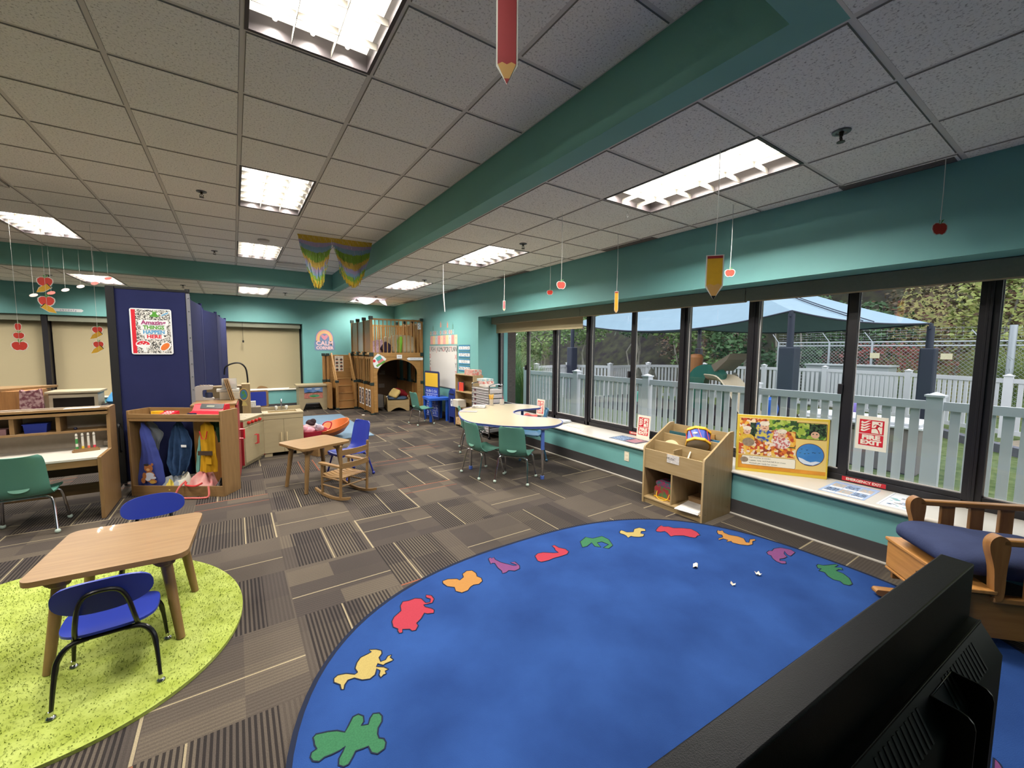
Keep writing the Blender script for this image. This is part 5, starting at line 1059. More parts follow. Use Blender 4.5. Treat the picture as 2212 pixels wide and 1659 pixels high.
MB().cyl((0, 0, -.33), (.004, 0, -.36), .008, n=8).tube([(0, 0, -.36), (.004, 0, -.5), (.022, 0, -.70)], [.006, .011, .006], n=8).build('tassel', STR, t)
for x, y, l in ((2.953, 2.561, 'small white wire hook in the ceiling below the near window-side light'), (2.70, 6.1, 'tiny dark hook in the ceiling left of the second window-side light')):
    tag(MB().tube([(0, 0, 0), (-.008, 0, -.02), (-.012, 0, -.035), (0, 0, -.048), (.012, 0, -.035), (.008, 0, -.02), (.002, 0, 0)], .002, n=6).build('ceiling_hook', STR), l, 'hook', 'ceiling hooks', loc=(x, y, ZC))
def mobile(x, y, ztop, items, label):
    t = thing('paper_mobile', label, 'mobile', (x, y, ztop), 0, 'apple and pencil mobiles on the left')
    MB().cyl((0, 0, 0), (0, 0, items[-1][1]-ztop), .0018, n=6).build('string', STR, t)
    for k, z, s in items:
        mb = MB()
        if k == 'a': apple_cut(mb, s, z-ztop); mb.build('apple_cutout', [PW, PR, PG], t, smooth=0)
        elif k == 'n': apple_cut(mb, s, z-ztop, 0); o = mb.build('apple_cutout', [PW, PR, PG], t, smooth=0); o.scale = (.5, 1, 1)
        else: pencil_cut(mb, .055, .14, z-ztop+.05, .035*(1 if k == 'p' else -1), .9*(-1 if k == 'p' else 1), 1, 4); mb.build('pencil_cutout', [PW, PY, PG, BLACK, PY, PY], t, smooth=0)
YF = pm('pale_yellow_card', 'D4C23E', .6)
mobile(-1.77, 7.0, ZT-.006, [('a', 2.30, .075), ('p', 2.194, 1), ('a', 2.08, .078), ('q', 1.966, 1)], 'string of apples and pencils hanging highest at the left, over the beam')
mobile(-2.152, 7.5, ZT-.006, [('n', 1.788, .065), ('a', 1.681, .055), ('a', 1.561, .08)], 'leftmost hanging string with three red paper apples')
mobile(-1.462, 7.5, ZT-.006, [('a', 1.774, .06), ('p', 1.679, 1), ('a', 1.584, .06), ('p', 1.492, 1)], 'string of apples and pencils hanging just left of the folding divider')
for i, (x, z) in enumerate(((-2.40, 2.308), (-2.069, 2.412), (-1.903, 2.479), (-1.745, 2.541), (-1.589, 2.632), (-2.22, 2.355))):
    t = thing('paper_leaf', ['leftmost tiny paper leaf floating on a thread before the teal strip', 'small pale paper leaf above the gap between the mobiles', 'small pinkish paper leaf nearer the ceiling light', 'small dark red paper leaf at the lower edge of the back ceiling light', 'small red paper leaf in front of the back ceiling light', 'small paper leaf beside the high yellow pencil cutout'][i], 'hanging decoration', (x, 9.0, 3.09), 0, 'small paper leaves on threads')
    MB().cyl((0, 0, 0), (0, 0, z-3.09), .001, n=4).build('thread', STR, t)
    MB().prism(el(0, 0, .045, .026, 10), .002, (0, 0, z-3.09-.02), (1, 0, .2), (0, .3, 1)).build('leaf', [pm('leaf_pink_white', 'C9A8A0', .7), pm('leaf_brick', 'A85048', .7)][i > 2], t, smooth=0)
mb = MB(); mb.prism([(-.22, -.03), (.19, -.03), (.22, 0), (.19, .03), (-.22, .03), (-.235, 0)], .004, (0, 0, 0), U, V, m=0); mb.text('a b c d e f g', .05, (0, 0, 0), U, V, .0055, 1)
tag(mb.build('pencil_banner', [PWH, pm('banner_ink', '3E5A8A', .6)], smooth=0), 'long white pencil shaped alphabet banner above the left beige blind', 'banner', loc=(-2.73, 11.945, 2.27))
# streamer curtain
SC_ = [pm('streamer_yellow', 'C9A92E', .5), pm('streamer_lilac', 'A79AC0', .5), pm('streamer_blue', '7FA3C0', .5), pm('streamer_green', '7FA63A', .5), pm('streamer_orange', 'D0B050', .5)]
mb = MB(); g = random.Random(3); n = 300
for i in range(n):
    a = i/(n-1); x = .78+.96*a; y = 6.38-.09*a; tgt = 1.02 if a < .45 else 1.46; f = .62 if a < .45 else .45; xb = x+(tgt-x)*f+g.uniform(-.02, .02); k = (a/.45) if a < .45 else (a-.45)/.55
    zb = 3.09-(.60-.22*abs(2*k-1)**2.0)-g.uniform(0, .05) - (.06 if a < .45 else .02); d = g.uniform(-.03, .03); segs = [(0, 0), (.13, 0), (.22, 1), (.33, 2), (.52, 3), (.66, 4), (.76, 1), (.84, 2), (.94, 3), (1.01, 0)]
    for (s0, c0), (s1, c1) in zip(segs, segs[1:]):
        q = lambda s: (x+(xb-x)*s**1.3+.01*math.sin(s*7+i), y+d*s*2, 3.09+(zb-3.09)*s)
        p, r = q(s0), q(s1); w_ = .0042; mb.add([(p[0]-w_, p[1], p[2]), (p[0]+w_, p[1], p[2]), (r[0]+w_, r[1], r[2]), (r[0]-w_, r[1], r[2])], [(0, 1, 2, 3)], c1)
o = tag(mb.build('streamer_curtain', SC_, smooth=0), 'yellow, lilac and green fringe curtain hanging from the ceiling beside the beam', 'streamers'); o['kind'] = 'stuff'
def cl(a, b): return (2.50+.70*a, 10.30+.62*b+.03*math.sin(a*9), 2.765-.035*abs(math.sin(a*5+b*3))-.12*max(0, 1-b*4)*abs(math.sin(a*4+.5)))
tag(MB().grid(cl, 24, 16).build('light_cover_cloth', pm('lilac_white_cloth', 'E3D8F0', .8, emit=.0), smooth=60), 'pale lilac cloth pinned under the light above the wooden loft', 'cloth')
# ================================================================== folding room divider with the notebook poster
NAVYF = pm('navy_divider_fabric', '23274A', .9, .05, 5, bump=.25, bscale=400)
t = thing('folding_divider', 'tall navy blue folding room divider on casters with black end frame', 'room divider', (-.73, 5.9, 0))
PT = [(-1.063, 5.90), (-.404, 5.87), (-.455, 6.75), (-.385, 7.6), (-.405, 8.4), (-.25, 9.2), (-.22, 10.1), (-.135, 11.0)]
for i, (a, b) in enumerate(zip(PT, PT[1:])):
    A_ = Vector((a[0]+.73, a[1]-5.9, 0)); B_ = Vector((b[0]+.73, b[1]-5.9, 0)); d = (B_-A_).normalized()
    mb = MB(); zt = 2.155
    mb.beam(A_+Vector((0, 0, (zt+.10)/2)), B_+Vector((0, 0, (zt+.10)/2)), .03, zt-.10)
    pn = mb.build('panel', NAVYF, t, smooth=0, bevel=.006)
    mb = MB()
    if i == 0: mb.box(A_.x-.005, A_.x+.06, A_.y-.03, A_.y+.03, .09, zt+.012).beam(A_+Vector((0, 0, zt+.004)), B_+Vector((0, 0, zt+.004)), .036, .024)
    mb.beam(B_+Vector((0, 0, .10)), B_+Vector((0, 0, zt+.006)), .034, .034, tuple(d)).cyl(B_+Vector((0, 0, zt)), B_+Vector((0, 0, zt+.03)), .022, n=10)
    mb.build('frame', BLACK if i == 0 else NAVYF, t, smooth=0)
    if i == 0: MB().box(B_.x-.012, B_.x+.022, B_.y-.02, B_.y-.017, .12, zt-.02).build('hinge_strip', pm('grey_hinge', '6B6C72', .5), t, smooth=0)
    if i < 2:
        mb = MB()
        for k in range(14): mb.ball((B_.x+.008, B_.y-.021, .2+k*.145), .006, 6)
        mb.build('hinge_screw', CHROME, t)
for x, y in ((-.33, -.28), (-.33, .25)):
    c = MB().cyl((x-.012, y, .03), (x+.012, y, .03), .03, n=16).cyl((x, y, .03), (x, y, .09), .008, n=8).box(x-.02, x+.02, y-.02, y+.02, .055, .07).build('caster', STEEL, t)
MB().beam((-.33, -.28, .085), (-.33, .25, .085), .04, .03).build('foot_bar', BLACK, t)
MB().tube(spline([(-.30, -.035, .74), (-.30, -.085, .72), (-.30, -.09, .6), (-.30, -.085, .46), (-.30, -.035, .44)], 4, False), .009, n=10).build('pull_handle', pm('gloss_black_steel', '0A0A0B', .3), t)
# poster
def speckle():
    m = bpy.data.materials.new('notebook_speckle'); m.use_nodes = True; tt = m.node_tree; b = tt.nodes['Principled BSDF']; tc = tt.nodes.new('ShaderNodeTexCoord')
    n = tt.nodes.new('ShaderNodeTexNoise'); n.inputs['Scale'].default_value = 75; n.inputs['Detail'].default_value = 2; n.inputs['Distortion'].default_value = 1.5; r = tt.nodes.new('ShaderNodeValToRGB'); r.color_ramp.interpolation = 'CONSTANT'
    r.color_ramp.elements[0].color = lin('1A1A1A'); r.color_ramp.elements[1].color = lin('D8D6D0'); r.color_ramp.elements[1].position = .5
    tt.links.new(tc.outputs['Object'], n.inputs['Vector']); tt.links.new(n.outputs[0], r.inputs[0]); tt.links.new(r.outputs[0], b.inputs['Base Color']); b.inputs['Roughness'].default_value = .5; return m
t = thing('classroom_poster', 'black and white speckled notebook poster reading Amazing Things Happen Here', 'poster', (-.722, 5.863, 1.709), -.0455)
W, H = .344, .486; mb = MB(); mb.prism(rrect(W, H, .02), .002, (0, 0, 0), U, V, m=0); o = (0, -.002, 0)
mb.flat(R(-W/2+.012, W/2-.012, -H/2+.012, H/2-.012), o, U, V, .0005, 1); mb.flat(R(-W/2+.012, -W/2+.045, -H/2+.012, H/2-.012), o, U, V, .0009, 2)
for cy, w_ in ((.094, .25), (.042, .21), (-.006, .22), (-.054, .16)): mb.flat(rrect(w_, .060, .02, 4, .018, cy), o, U, V, .0012, 0)
for s_, cy, mm, sz, sx in (('Amazing', .095, 3, .060, .98), ('THINGS', .043, 4, .050, .98), ('HAPPEN', -.007, 5, .050, .98), ('HERE', -.055, 2, .050, 1.05)): mb.text(s_, sz, (.018, -.002, cy), U, V, .0018, mm, bold=.0022, sx=sx)
F2 = lambda p, l, mm: mb.flat(p, o, U, V, l, mm)
F2(el(.03, .185, .035, .026), .0012, 0)
for a, b, rx, ry in ((.03, .175, .026, .020), (.03, .198, .018, .012), (.018, .212, .007, .007), (.042, .212, .007, .007), (.002, .168, .013, .008), (.058, .168, .013, .008)): F2(el(a, b, rx, ry, 14), .0016, 4)
F2([(.08, .160), (.145, .195), (.155, .225), (.085, .185)], .0012, 0); F2([(.086, .166), (.142, .197), (.149, .217), (.09, .183)], .0016, 5)
F2(el(-.075, -.135, .062, .040), .0012, 0); F2([(-.075+.054*math.cos(q), -.140+.040*math.sin(q)) for q in [PI*k/14 for k in range(15)]], .0016, 2); F2([(-.088, -.145), (-.058, -.145), (-.045, -.215), (-.075, -.218)], .0014, 0)
for a, b in ((-.10, -.128), (-.075, -.115), (-.05, -.128), (-.085, -.135), (-.06, -.136)): F2(el(a, b, .006, .005, 8), .002, 0)
F2([(.105+.030*math.cos(q)*1.35-.028*math.sin(q), -.16+.030*math.cos(q)*1.35+.028*math.sin(q)) for q in [2*PI*k/20 for k in range(20)]], .0012, 0); F2([(.105+.033*math.cos(q)-.02*math.sin(q), -.16+.036*math.cos(q)+.02*math.sin(q)) for q in [2*PI*k/20 for k in range(20)]], .0016, 6)
mb.build('poster_face', [PWH, speckle(), SRED, pm('poster_magenta', '8E2A66', .5), pm('poster_green', '4A8E2E', .5), pm('poster_blue', '4E8EB8', .5), pm('poster_orange', 'CC6A2A', .5)], t, smooth=0)

# ================================================================== writing desk with hutch at the left edge
t = thing('writing_desk', 'long maple writing desk with a cubby hutch at the left edge', 'desk', (-1.8, 5.4, 0))
ox, oy = -1.8, 5.4; bx = lambda mb, x0, x1, y0, y1, z0, z1: mb.box(x0-ox, x1-ox, y0-oy, y1-oy, z0, z1)
mb = MB(); mb.prism([(-.36, 0), (-.36, .565), (.02, .565), (.05, .965), (.28, .965), (.28, 0)], .025, (-1.045-ox, 0, 0), (0, 1, 0), (0, 0, 1)); mb.build('end_panel', MAPLE_Z, t, bevel=.004)
mb = MB(); mb.prism([(-.36, 0), (-.36, .565), (.02, .565), (.05, .965), (.28, .965), (.28, 0)], .025, (-2.95-ox, 0, 0), (0, 1, 0), (0, 0, 1)); mb.build('end_panel', MAPLE_Z, t, bevel=.004)
bx(MB(), -2.92, -1.045, 5.05, 5.64, .545, .565).build('worktop', WHITE, t, bevel=.002)
bx(MB(), -2.92, -1.045, 5.055, 5.075, .485, .545).build('front_apron', MAPLE_X, t, bevel=.002)
bx(MB(), -2.92, -1.045, 5.64, 5.66, .30, .96).build('back_panel', pm('grey_backer', '9B8F80', .8, .04, 30), t)
bx(MB(), -2.92, -1.045, 5.45, 5.64, .737, .757).build('hutch_shelf', MAPLE_X, t, bevel=.002)
o = bx(bx(MB(), -2.93, -1.03, 5.43, 5.68, .925, .945), -2.93, -1.03, 5.43, 5.448, .90, .965).build('hutch_top', MAPLE_X, t, bevel=.003)
for x in (-1.66, -1.375, -1.95, -2.3, -2.6): bx(MB(), x-.012, x+.018, 5.452, 5.64, .757, .925).build('cubby_divider', MAPLE_Z, t, bevel=.002)
bx(MB(), -2.92, -1.045, 5.46, 5.48, .14, .24).build('lower_rail', MAPLE_X, t, bevel=.002)
bx(MB(), -2.92, -1.045, 5.60, 5.62, .30, .40).build('rear_rail', pm('dark_rail', '4A3A2E', .7), t)
tag(MB().prism([(-.075, .075), (.075, .075), (.068, 0), (-.068, 0)], .11, (0, .055, 0), U, V).prism([(-.08, .075), (.08, .075), (.08, .082), (-.08, .082)], .12, (0, .06, 0), U, V).build('storage_tray', BLU, bevel=.003), 'blue plastic tray in the desk hutch cubby', 'tray', loc=(-1.525, 5.54, .757))
tag(MB().ball((0, 0, .014), .014, 12).build('marble', pm('navy_ball', '161A38', .4)), 'tiny dark ball in the right cubby of the desk hutch', 'ball', loc=(-1.27, 5.49, .757))
tag(MB().box(-.07, .07, -.06, .06, 0, .05).build('pink_bin', pm('dusty_pink', '8E6A6E', .6)), 'dusty pink bin at the left end of the desk hutch', 'bin', loc=(-1.77, 5.54, .757))
t = thing('marker_stand', 'wooden marker holder with four upright markers on the desk', 'marker stand', (-1.185, 5.38, .565), .25)
MB().prism(rrect(.185, .055, .02), .018, (0, 0, 0), U3, V3).prism(rrect(.165, .045, .02), .012, (0, 0, .018), U3, V3).build('base', MAPLE_X, t, bevel=.003)
for k, c in enumerate(('2E7A3A', 'D0B02A', 'D0604A', 'C22A44')):
    x = -.057+.038*k; m = pm('marker_tip_'+'abcd'[k], c, .5)
    o = tag(MB().cyl((0, 0, 0), (0, 0, .022), .0095, n=12, m=1).cyl((0, 0, .022), (0, 0, .115), .0085, n=12, m=0).cyl((0, 0, .05), (0, 0, .095), .0088, n=12, m=1 if k in (0,) else 0).cyl((0, 0, .115), (0, 0, .12), .0087, n=12, m=2).lathe([(.0085, .12), (.009, .128), (.006, .142), (0, .143)], n=12, m=0).build('marker', [WHITE, m, BLACK]), ['green ended marker at the left of the wooden marker stand', 'yellow ended marker, second in the wooden marker stand', 'orange ended marker, third in the wooden marker stand', 'red ended marker at the right of the wooden marker stand'][k], 'marker', 'markers in the wooden stand', loc=(-1.185+x*math.cos(.25), 5.38+x*math.sin(.25), .596))
tag(MB().box(-.02, .02, -.015, .015, 0, .05).build('wall_clip', WHITE, bevel=.003), 'small white block at the back corner of the desk top', 'block', loc=(-1.08, 5.58, .566))
# cabinets behind the desk
t = thing('low_cabinet', 'brown plywood cabinet behind the desk hutch at the left', 'cabinet', (-2.50, 8.3, 0)); MB().box(-.22, .30, -.3, .3, 0, .96).build('body', wood('brown_ply', '8A5F35', 'A0703F', 2), t, bevel=.004)
MB().prism([(-.23, -.31), (.0, -.31), (.37, .22), (.37, .31), (-.23, .31)], .03, (0, 0, .96), U3, V3).build('top', MAPLE_X, t, bevel=.004)
t = thing('white_top_desk', 'cream topped cabinet behind the desk, left of the divider', 'cabinet', (-1.86, 8.1, 0))
MB().box(-.24, .24, -.02, .33, 0, .90).build('body', pm('taupe_cabinet', 'B0A48C', .6), t, smooth=0, bevel=.003); MB().box(-.27, .27, -.05, .36, .90, .93).build('top', CREAM, t, bevel=.004)
MB().box(-.20, .20, -.024, -.02, .70, .84).build('opening_shade', pm('recess_shade', '241F1C', .9), t, smooth=0)  # body is solid here; the plate's dark colour stands in for a shaded opening
tag(MB().prism(spline([(-.09, 0), (-.1, .9), (-.06, .96), (.05, .97), (.09, .9), (.09, 0)], 4), .08, (0, .04, 0), U, V).build('cloth_bundle', pm('plum_plaid_cloth', '6B4048', .9, scale=26, col2='A88A88', sharp=.1), bevel=.01), 'plum plaid cloth bundle between the two cabinets behind the desk', 'cloth', loc=(-2.20, 7.9, 0))
tag(MB().lathe([(.14, 0), (.17, .03), (.10, .15), (.03, .22), (0, .22)], n=14).build('blue_bag', pm('sky_blue_fabric', '3F86B8', .7, .1, 9)), 'sky blue bag behind the desk, half hidden by the divider', 'bag', loc=(-1.42, 8.3, .725))
tag(MB().box(-.25, .25, -.25, .25, 0, .72).build('side_table', pm('dark_side_table', '3A3A40', .7)), 'dark low table behind the hutch beside the divider', 'table', loc=(-1.35, 8.35, 0))
tag(MB().box(-.12, .12, -.08, .08, 0, .008).build('paper_sheet', PWH), 'white sheet lying on top of the desk hutch', 'paper', loc=(-1.24, 5.57, .945))

# ================================================================== dress-up unit
A0, Q0 = Vector((-.928, 5.645)), Vector((-.145, 5.123)); L_ = (Q0-A0).length; rz = math.radians(146.3)
mid = (A0+Q0)/2; t = thing('dress_up_unit', 'maple dress-up unit with a tray top and clothes hanging inside', 'clothes stand', (mid.x, mid.y, 0), rz)
DU = lambda s, y, z: (lambda p: (p.x, p.y, z))(A0+(Q0-A0).normalized()*s+Vector((-.555, -.832))*y)   # s along front, y toward the room
hw = L_/2; Dp = .26
for sx in (-1, 1): MB().box(sx*hw-.011, sx*hw+.011, -Dp, 0, 0, .895).build('side_panel', MAPLE_Z, t, bevel=.003)
MB().box(-hw, hw, -.018, 0, .785, .86).build('front_rail', MAPLE_X, t, bevel=.003)
MB().box(-hw, hw, -Dp, -Dp+.016, .785, .895).build('back_rail', MAPLE_X, t, bevel=.003)
MB().box(-hw, hw, -Dp, 0, .81, .822).build('tray_shelf', MAPLE_X, t)
MB().box(-hw, hw, -Dp, -.002, .045, .06).box(-hw, hw, -.016, 0, 0, .11).build('bottom_shelf', MAPLE_X, t, bevel=.002)
for s in (.10, .41, .74): MB().tube([(hw-s, -.13, .81), (hw-s, -.13, .79), (hw-s+.01, -.12, .775), (hw-s, -.11, .765), (hw-s-.01, -.12, .77)], .003, n=6).build('coat_hook', BLACK, t)
def garment(name, label, s0, outline, mat, y=-.10, amp=.018, fr=5, thick=.006, extra=None, group='dress-up clothes on hooks'):
    """outline: list of (z, left, right) from top to bottom, s in metres along the unit"""
    c = DU(s0, y, 0); t_ = thing(name, label, 'clothing', c, rz, group)
    n = len(outline)-1
    def fn(a, b):
        i = a*n; k = min(int(i), n-1); f = i-k; f = f*f*(3-2*f); z = outline[k][0]*(1-(i-k))+outline[k+1][0]*(i-k); l = outline[k][1]*(1-f)+outline[k+1][1]*f; r = outline[k][2]*(1-f)+outline[k+1][2]*f
        s = l+(r-l)*b; return (-(s-s0), amp*(math.sin(b*fr*PI+a*2)+.4*math.sin(b*fr*2.3*PI-a*5))*(.25+a)+.03*math.sin(b*PI), z)
    o = MB().grid(fn, 30, 30, t=thick).build('fabric', mat, t_, smooth=70)
    if extra: extra(t_, fn)
    return t_
GREYC = pm('grey_cotton', '8E949C', .9, .08, 8); DEN2 = pm('denim', '2F4668', .9, .15, 20, bump=.3, bscale=200); MUS = pm('mustard_cotton', 'B98A1E', .85, .1, 8); MINT = pm('mint_fabric', '6FA39A', .85, .08, 8); BAP = pm('blue_apron_fabric', '34418C', .8, .08, 6)
garment('grey_shirt', 'light grey hooded shirt hanging behind the blue apron', .08, [(.765, .06, .10), (.70, .0, .16), (.63, -.0, .22), (.5, .0, .17), (.3, .0, .12), (.14, .01, .08)], GREYC, y=-.17, fr=4)
def bear(t_, fn):
    mb = MB(); oo = (0, .047, 0); uu, vv = (-1, 0, 0), (0, 0, 1)
    for a, b, rx, ry, m_ in ((.17, .20, .055, .06, 0), (.16, .29, .045, .04, 0), (.13, .32, .014, .014, 0), (.20, .33, .014, .014, 0), (.155, .275, .018, .014, 1), (.14, .325, .028, .012, 3), (.10, .16, .022, .03, 0), (.21, .15, .03, .02, 0), (.17, .22, .045, .025, 2), (.15, .185, .03, .03, 2), (.20, .19, .035, .015, 2), (.195, .145, .03, .018, 4), (.115, .21, .02, .035, 0)):
        mb.flat([(a-.12+rx*math.cos(q), b+ry*math.sin(q)) for q in [2*PI*k/18 for k in range(18)]], oo, uu, vv, .001+.0002*len(mb.f)/18, m_)
    mb.build('bear_print', [pm('bear_brown', '9A5E30', .8), pm('bear_muzzle', 'C99A66', .8), pm('bear_shirt', 'B8BCCB', .8), pm('bear_hat', '2A2320', .8), pm('bear_gold', 'B08A3A', .8)], t_, smooth=0)
garment('apron', 'blue apron printed with a teddy bear hanging in the dress-up unit', .12, [(.765, .085, .105), (.66, .05, .17), (.52, .06, .21), (.44, .055, .235), (.30, .03, .265), (.15, .01, .275), (.03, .02, .25)], BAP, y=-.07, amp=.008, fr=3, extra=bear)
garment('denim_jacket', 'small denim jacket hanging in the middle of the dress-up unit', .42, [(.765, .40, .43), (.715, .36, .46), (.65, .33, .51), (.54, .30, .55), (.42, .29, .54), (.33, .28, .52), (.25, .31, .49), (.19, .34, .44)], DEN2, y=-.13, fr=6, amp=.02, extra=lambda t_, fn: MB().box(-.10, -.045, .05, .052, .50, .525).build('pocket_label', PWH, t_, smooth=0))
def vest(t_, fn):
    MB().box(-.075+.0, .075, .045, .050, .425, .47).build('belt', pm('dark_brown_belt', '3A2A1E', .7), t_, smooth=0)
    MB().box(-.06, -.0, .046, .049, .33, .39).box(-.06, -.0, .0495, .0500, .384, .386).build('pocket', MUS, t_, smooth=0)
    MB().tube([(.045, .05, .68), (.02, .055, .60), (-.02, .055, .60), (-.035, .05, .68)], .005, n=6).build('red_piping', RED, t_)
garment('mustard_vest', 'mustard yellow costume vest with a dark belt hanging at the right of the dress-up unit', .74, [(.775, .72, .76), (.72, .67, .81), (.62, .66, .82), (.45, .665, .82), (.44, .665, .82), (.34, .66, .835), (.24, .65, .83)], MUS, y=-.09, amp=.008, fr=4, extra=vest)
garment('mint_sleeve', 'mint green sleeve hanging beside the mustard vest', .63, [(.77, .71, .74), (.70, .655, .69), (.55, .615, .665), (.40, .59, .64), (.26, .575, .625), (.22, .58, .61)], MINT, y=-.13, fr=2, amp=.006)
garment('green_scarf', 'dark green fabric draped on the right-hand hook of the dress-up unit', .77, [(.79, .72, .77), (.76, .68, .83), (.70, .655, .85), (.66, .80, .86), (.55, .83, .86)], pm('dark_green_fabric', '35503E', .85, .1, 9), y=-.14, fr=5, amp=.01)
def pile(name, label, s, y, rx, ry, h, mat, seed, z0=.0615, rot=0):
    g = random.Random(seed); ph = [g.uniform(0, 6) for _ in range(6)]
    def fn(a, b):
        th = a*2*PI; r = b; w_ = 1+.12*math.sin(3*th+ph[0])+.08*math.sin(5*th+ph[1]); z = h*(1-r**2.4)*(1+.35*math.sin(6*r+ph[2]+th*2)+.25*math.sin(th*4+ph[3]+r*7))*.8
        return (rx*r*w_*math.cos(th), ry*r*w_*math.sin(th), max(.002, z+.006))
    c = DU(s, y, z0); return tag(MB().grid(lambda a, b: fn(1-a, b), 40, 12).build(name, mat, smooth=70), label, 'clothing', 'dress-up clothes in a heap', loc=c, rz=rz+rot)
pile('grey_garment', 'grey garment crumpled on the floor of the dress-up unit', .33, -.12, .20, .09, .10, GREYC, 1)
pile('white_garment', 'whitish cloth bundled in the middle of the heap of dress-up clothes', .46, -.12, .12, .08, .13, pm('off_white_cloth', 'C2BFB2', .9, .1, 9), 2)
pile('yellow_trim_garment', 'pale yellow trimmed garment poking out of the dress-up heap', .36, -.04, .05, .04, .09, pm('pale_yellow_cloth', 'CDBB4E', .8, .1, 9), 3)
pile('pink_garment', 'pink frilly costume heaped at the right of the dress-up unit', .66, -.11, .13, .10, .17, pm('coral_pink_cloth', 'C77A78', .85, scale=9, col2='D9AFA8'), 4)
pile('black_shoe', 'black shoe in the right corner of the dress-up unit', .84, -.13, .05, .09, .09, pm('black_leather', '1A1818', .4), 5)
t_ = thing('pink_strap_bag', 'coral pink straps trailing out of the dress-up unit onto the carpet', 'clothing', DU(.68, .03, 0), rz, 'dress-up clothes in a heap')
MB().tube(spline([(.14, -.05, .16), (.17, .01, .10), (.18, .04, .02), (.10, .05, .012), (0, .055, .014), (-.10, .045, .013), (-.15, .03, .03), (-.13, 0, .12)], 5, False), .009, n=8).build('strap', pm('coral_strap', 'C4605A', .7), t_)
MB().tube(spline([(.12, -.03, .15), (.10, .0, .13), (.0, .01, .125), (-.06, -.01, .15)], 5, False), .010, n=8).build('strap', pm('red_strap', 'B8302E', .7), t_)
# toys on the tray
t_ = thing('toy_cash_register', 'red toy cash register with a grey display on the dress-up unit', 'toy', DU(.745, -.12, .822), rz)
MB().prism([(.09, 0), (.09, .035), (.02, .06), (-.02, .125), (-.09, .125), (-.09, 0)], .32, (-.16, 0, 0), (0, 1, 0), (0, 0, 1)).build('body', RED, t_, bevel=.006)
MB().prism([(-.12, .0), (.12, .0), (.12, .055), (-.12, .055)], .004, (-.035, .008, .083), (-1, 0, 0), (0, -.5, .866)).build('display', pm('dark_display', '232A2A', .3), t_, smooth=0)
MB().prism([(-.05, 0), (.03, 0), (.03, .018), (-.05, .018)], .006, (-.03, -.001, .098), (-1, 0, 0), (0, -.5, .866)).build('readout', pm('lcd_grey', '7A806E', .3), t_, smooth=0)
for k in range(5): MB().box(.02-.038*k-.015, .02-.038*k+.015, .0905, .097, .012, .034).build('key', [PWH, PWH, PWH, YEL, pm('purple_key', '5A3A8A', .4)][k], t_, bevel=.002)
MB().box(.06, .155, .0905, .094, .015, .05).build('card_slot', pm('navy_plastic', '1E2450', .4), t_, smooth=0)
t_ = thing('toy_phone', 'red toy telephone with white keys on the left of the dress-up tray', 'toy', DU(.335, -.10, .822), rz)
MB().prism([(.06, 0), (.06, .02), (-.06, .055), (-.06, 0)], .14, (-.07, 0, 0), (0, 1, 0), (0, 0, 1)).build('body', RED, t_, bevel=.006)
for i in range(3):
    for j in range(3): MB().prism(R(-.009, .009, -.007, .007), .006, (.03-.03*i, .035-.03*j, .0295+.0087*j), (1, 0, 0), (0, -.96, .28)).build('key', PWH, t_, smooth=0)
tag(MB().prism(spline([(-.04, -.02), (0, -.03), (.045, -.02), (.05, .01), (.02, .03), (-.03, .03), (-.05, .01)], 3), .055, (0, 0, 0), U3, V3).build('toy_camera', YEL, bevel=.008), 'yellow toy beside the red toy telephone', 'toy', loc=DU(.22, -.10, .822))
tag(MB().lathe([(.015, 0), (.018, .008), (0, .01)], n=12).build('wooden_spool', TAN), 'tiny wooden spool at the left end of the dress-up tray', 'spool', loc=DU(.08, -.10, .822))

# ================================================================== play kitchen
BIR = pm('pale_birch', '998C6E', .45, .05, 4, stretch=(1, 1, 5)); BRO = wood('brown_hardboard', '9A6B38', 'A97A44', 2); MROON = pm('red_edge', '8E1C24', .5)
t = thing('toy_refrigerator', 'tall play refrigerator with brown back panel and red edges', 'play kitchen', (-.13, 5.85, 0), -.04)
MB().box(-.25, .13, -.30, .27, 0, .90).build('body', BIR, t, bevel=.003); MB().box(-.25, .13, -.312, -.30, 0, .905).build('back_panel', BRO, t, bevel=.001)
MB().box(-.27, .145, -.315, .29, .905, .925).build('top', MAPLE_X, t, bevel=.003); MB().box(.13, .150, -.27, .26, .06, .90).build('door', MROON, t, bevel=.003)
MB().tube([(.15, -.05, .58), (.195, -.05, .58), (.195, -.05, .47), (.15, -.05, .47)], .012, n=8).build('door_handle', RED, t)
S0, S1 = Vector((.055, 6.20)), Vector((.300, 6.69)); sd = (S1-S0); sL = sd.length; sd.normalize(); ang = math.atan2(sd.y, sd.x)
t = thing('toy_stove', 'play stove with four red knobs and red handled oven door', 'play kitchen', (S0.x, S0.y, 0), ang)
MB().box(0, sL, 0, .36, .04, .61).box(.02, sL-.02, .03, .33, 0, .04).build('body', BIR, t, bevel=.002); MB().box(-.006, sL+.004, -.012, .37, .61, .632).build('cooktop', BIR, t, bevel=.003)
MB().box(.03, sL-.012, -.012, 0, .06, .52).build('oven_door', BIR, t, bevel=.004); MB().box(.0, sL, -.006, 0, .53, .61).build('knob_panel', BIR, t, bevel=.002)
MB().box(-.01, .0, -.008, .02, .04, .60).box(sL-.002, sL+.006, -.012, .01, .04, .61).build('red_edge', MROON, t, smooth=0)
for k in range(4): MB().lathe([(.020, 0), (.024, .01), (.02, .028), (.012, .033), (0, .034)], (.12+.098*k, -.006, .572), n=14, ax=(0, -1, 0)).build('control_knob', pm('glossy_red', 'A8241E', .25), t)
for x in (.275, .31): MB().tube([(x, -.012, .385), (x+.002, -.045, .385), (x+.002, -.045, .265), (x, -.012, .265)], .006, n=8).build('oven_handle', RED, t)
mb = MB()
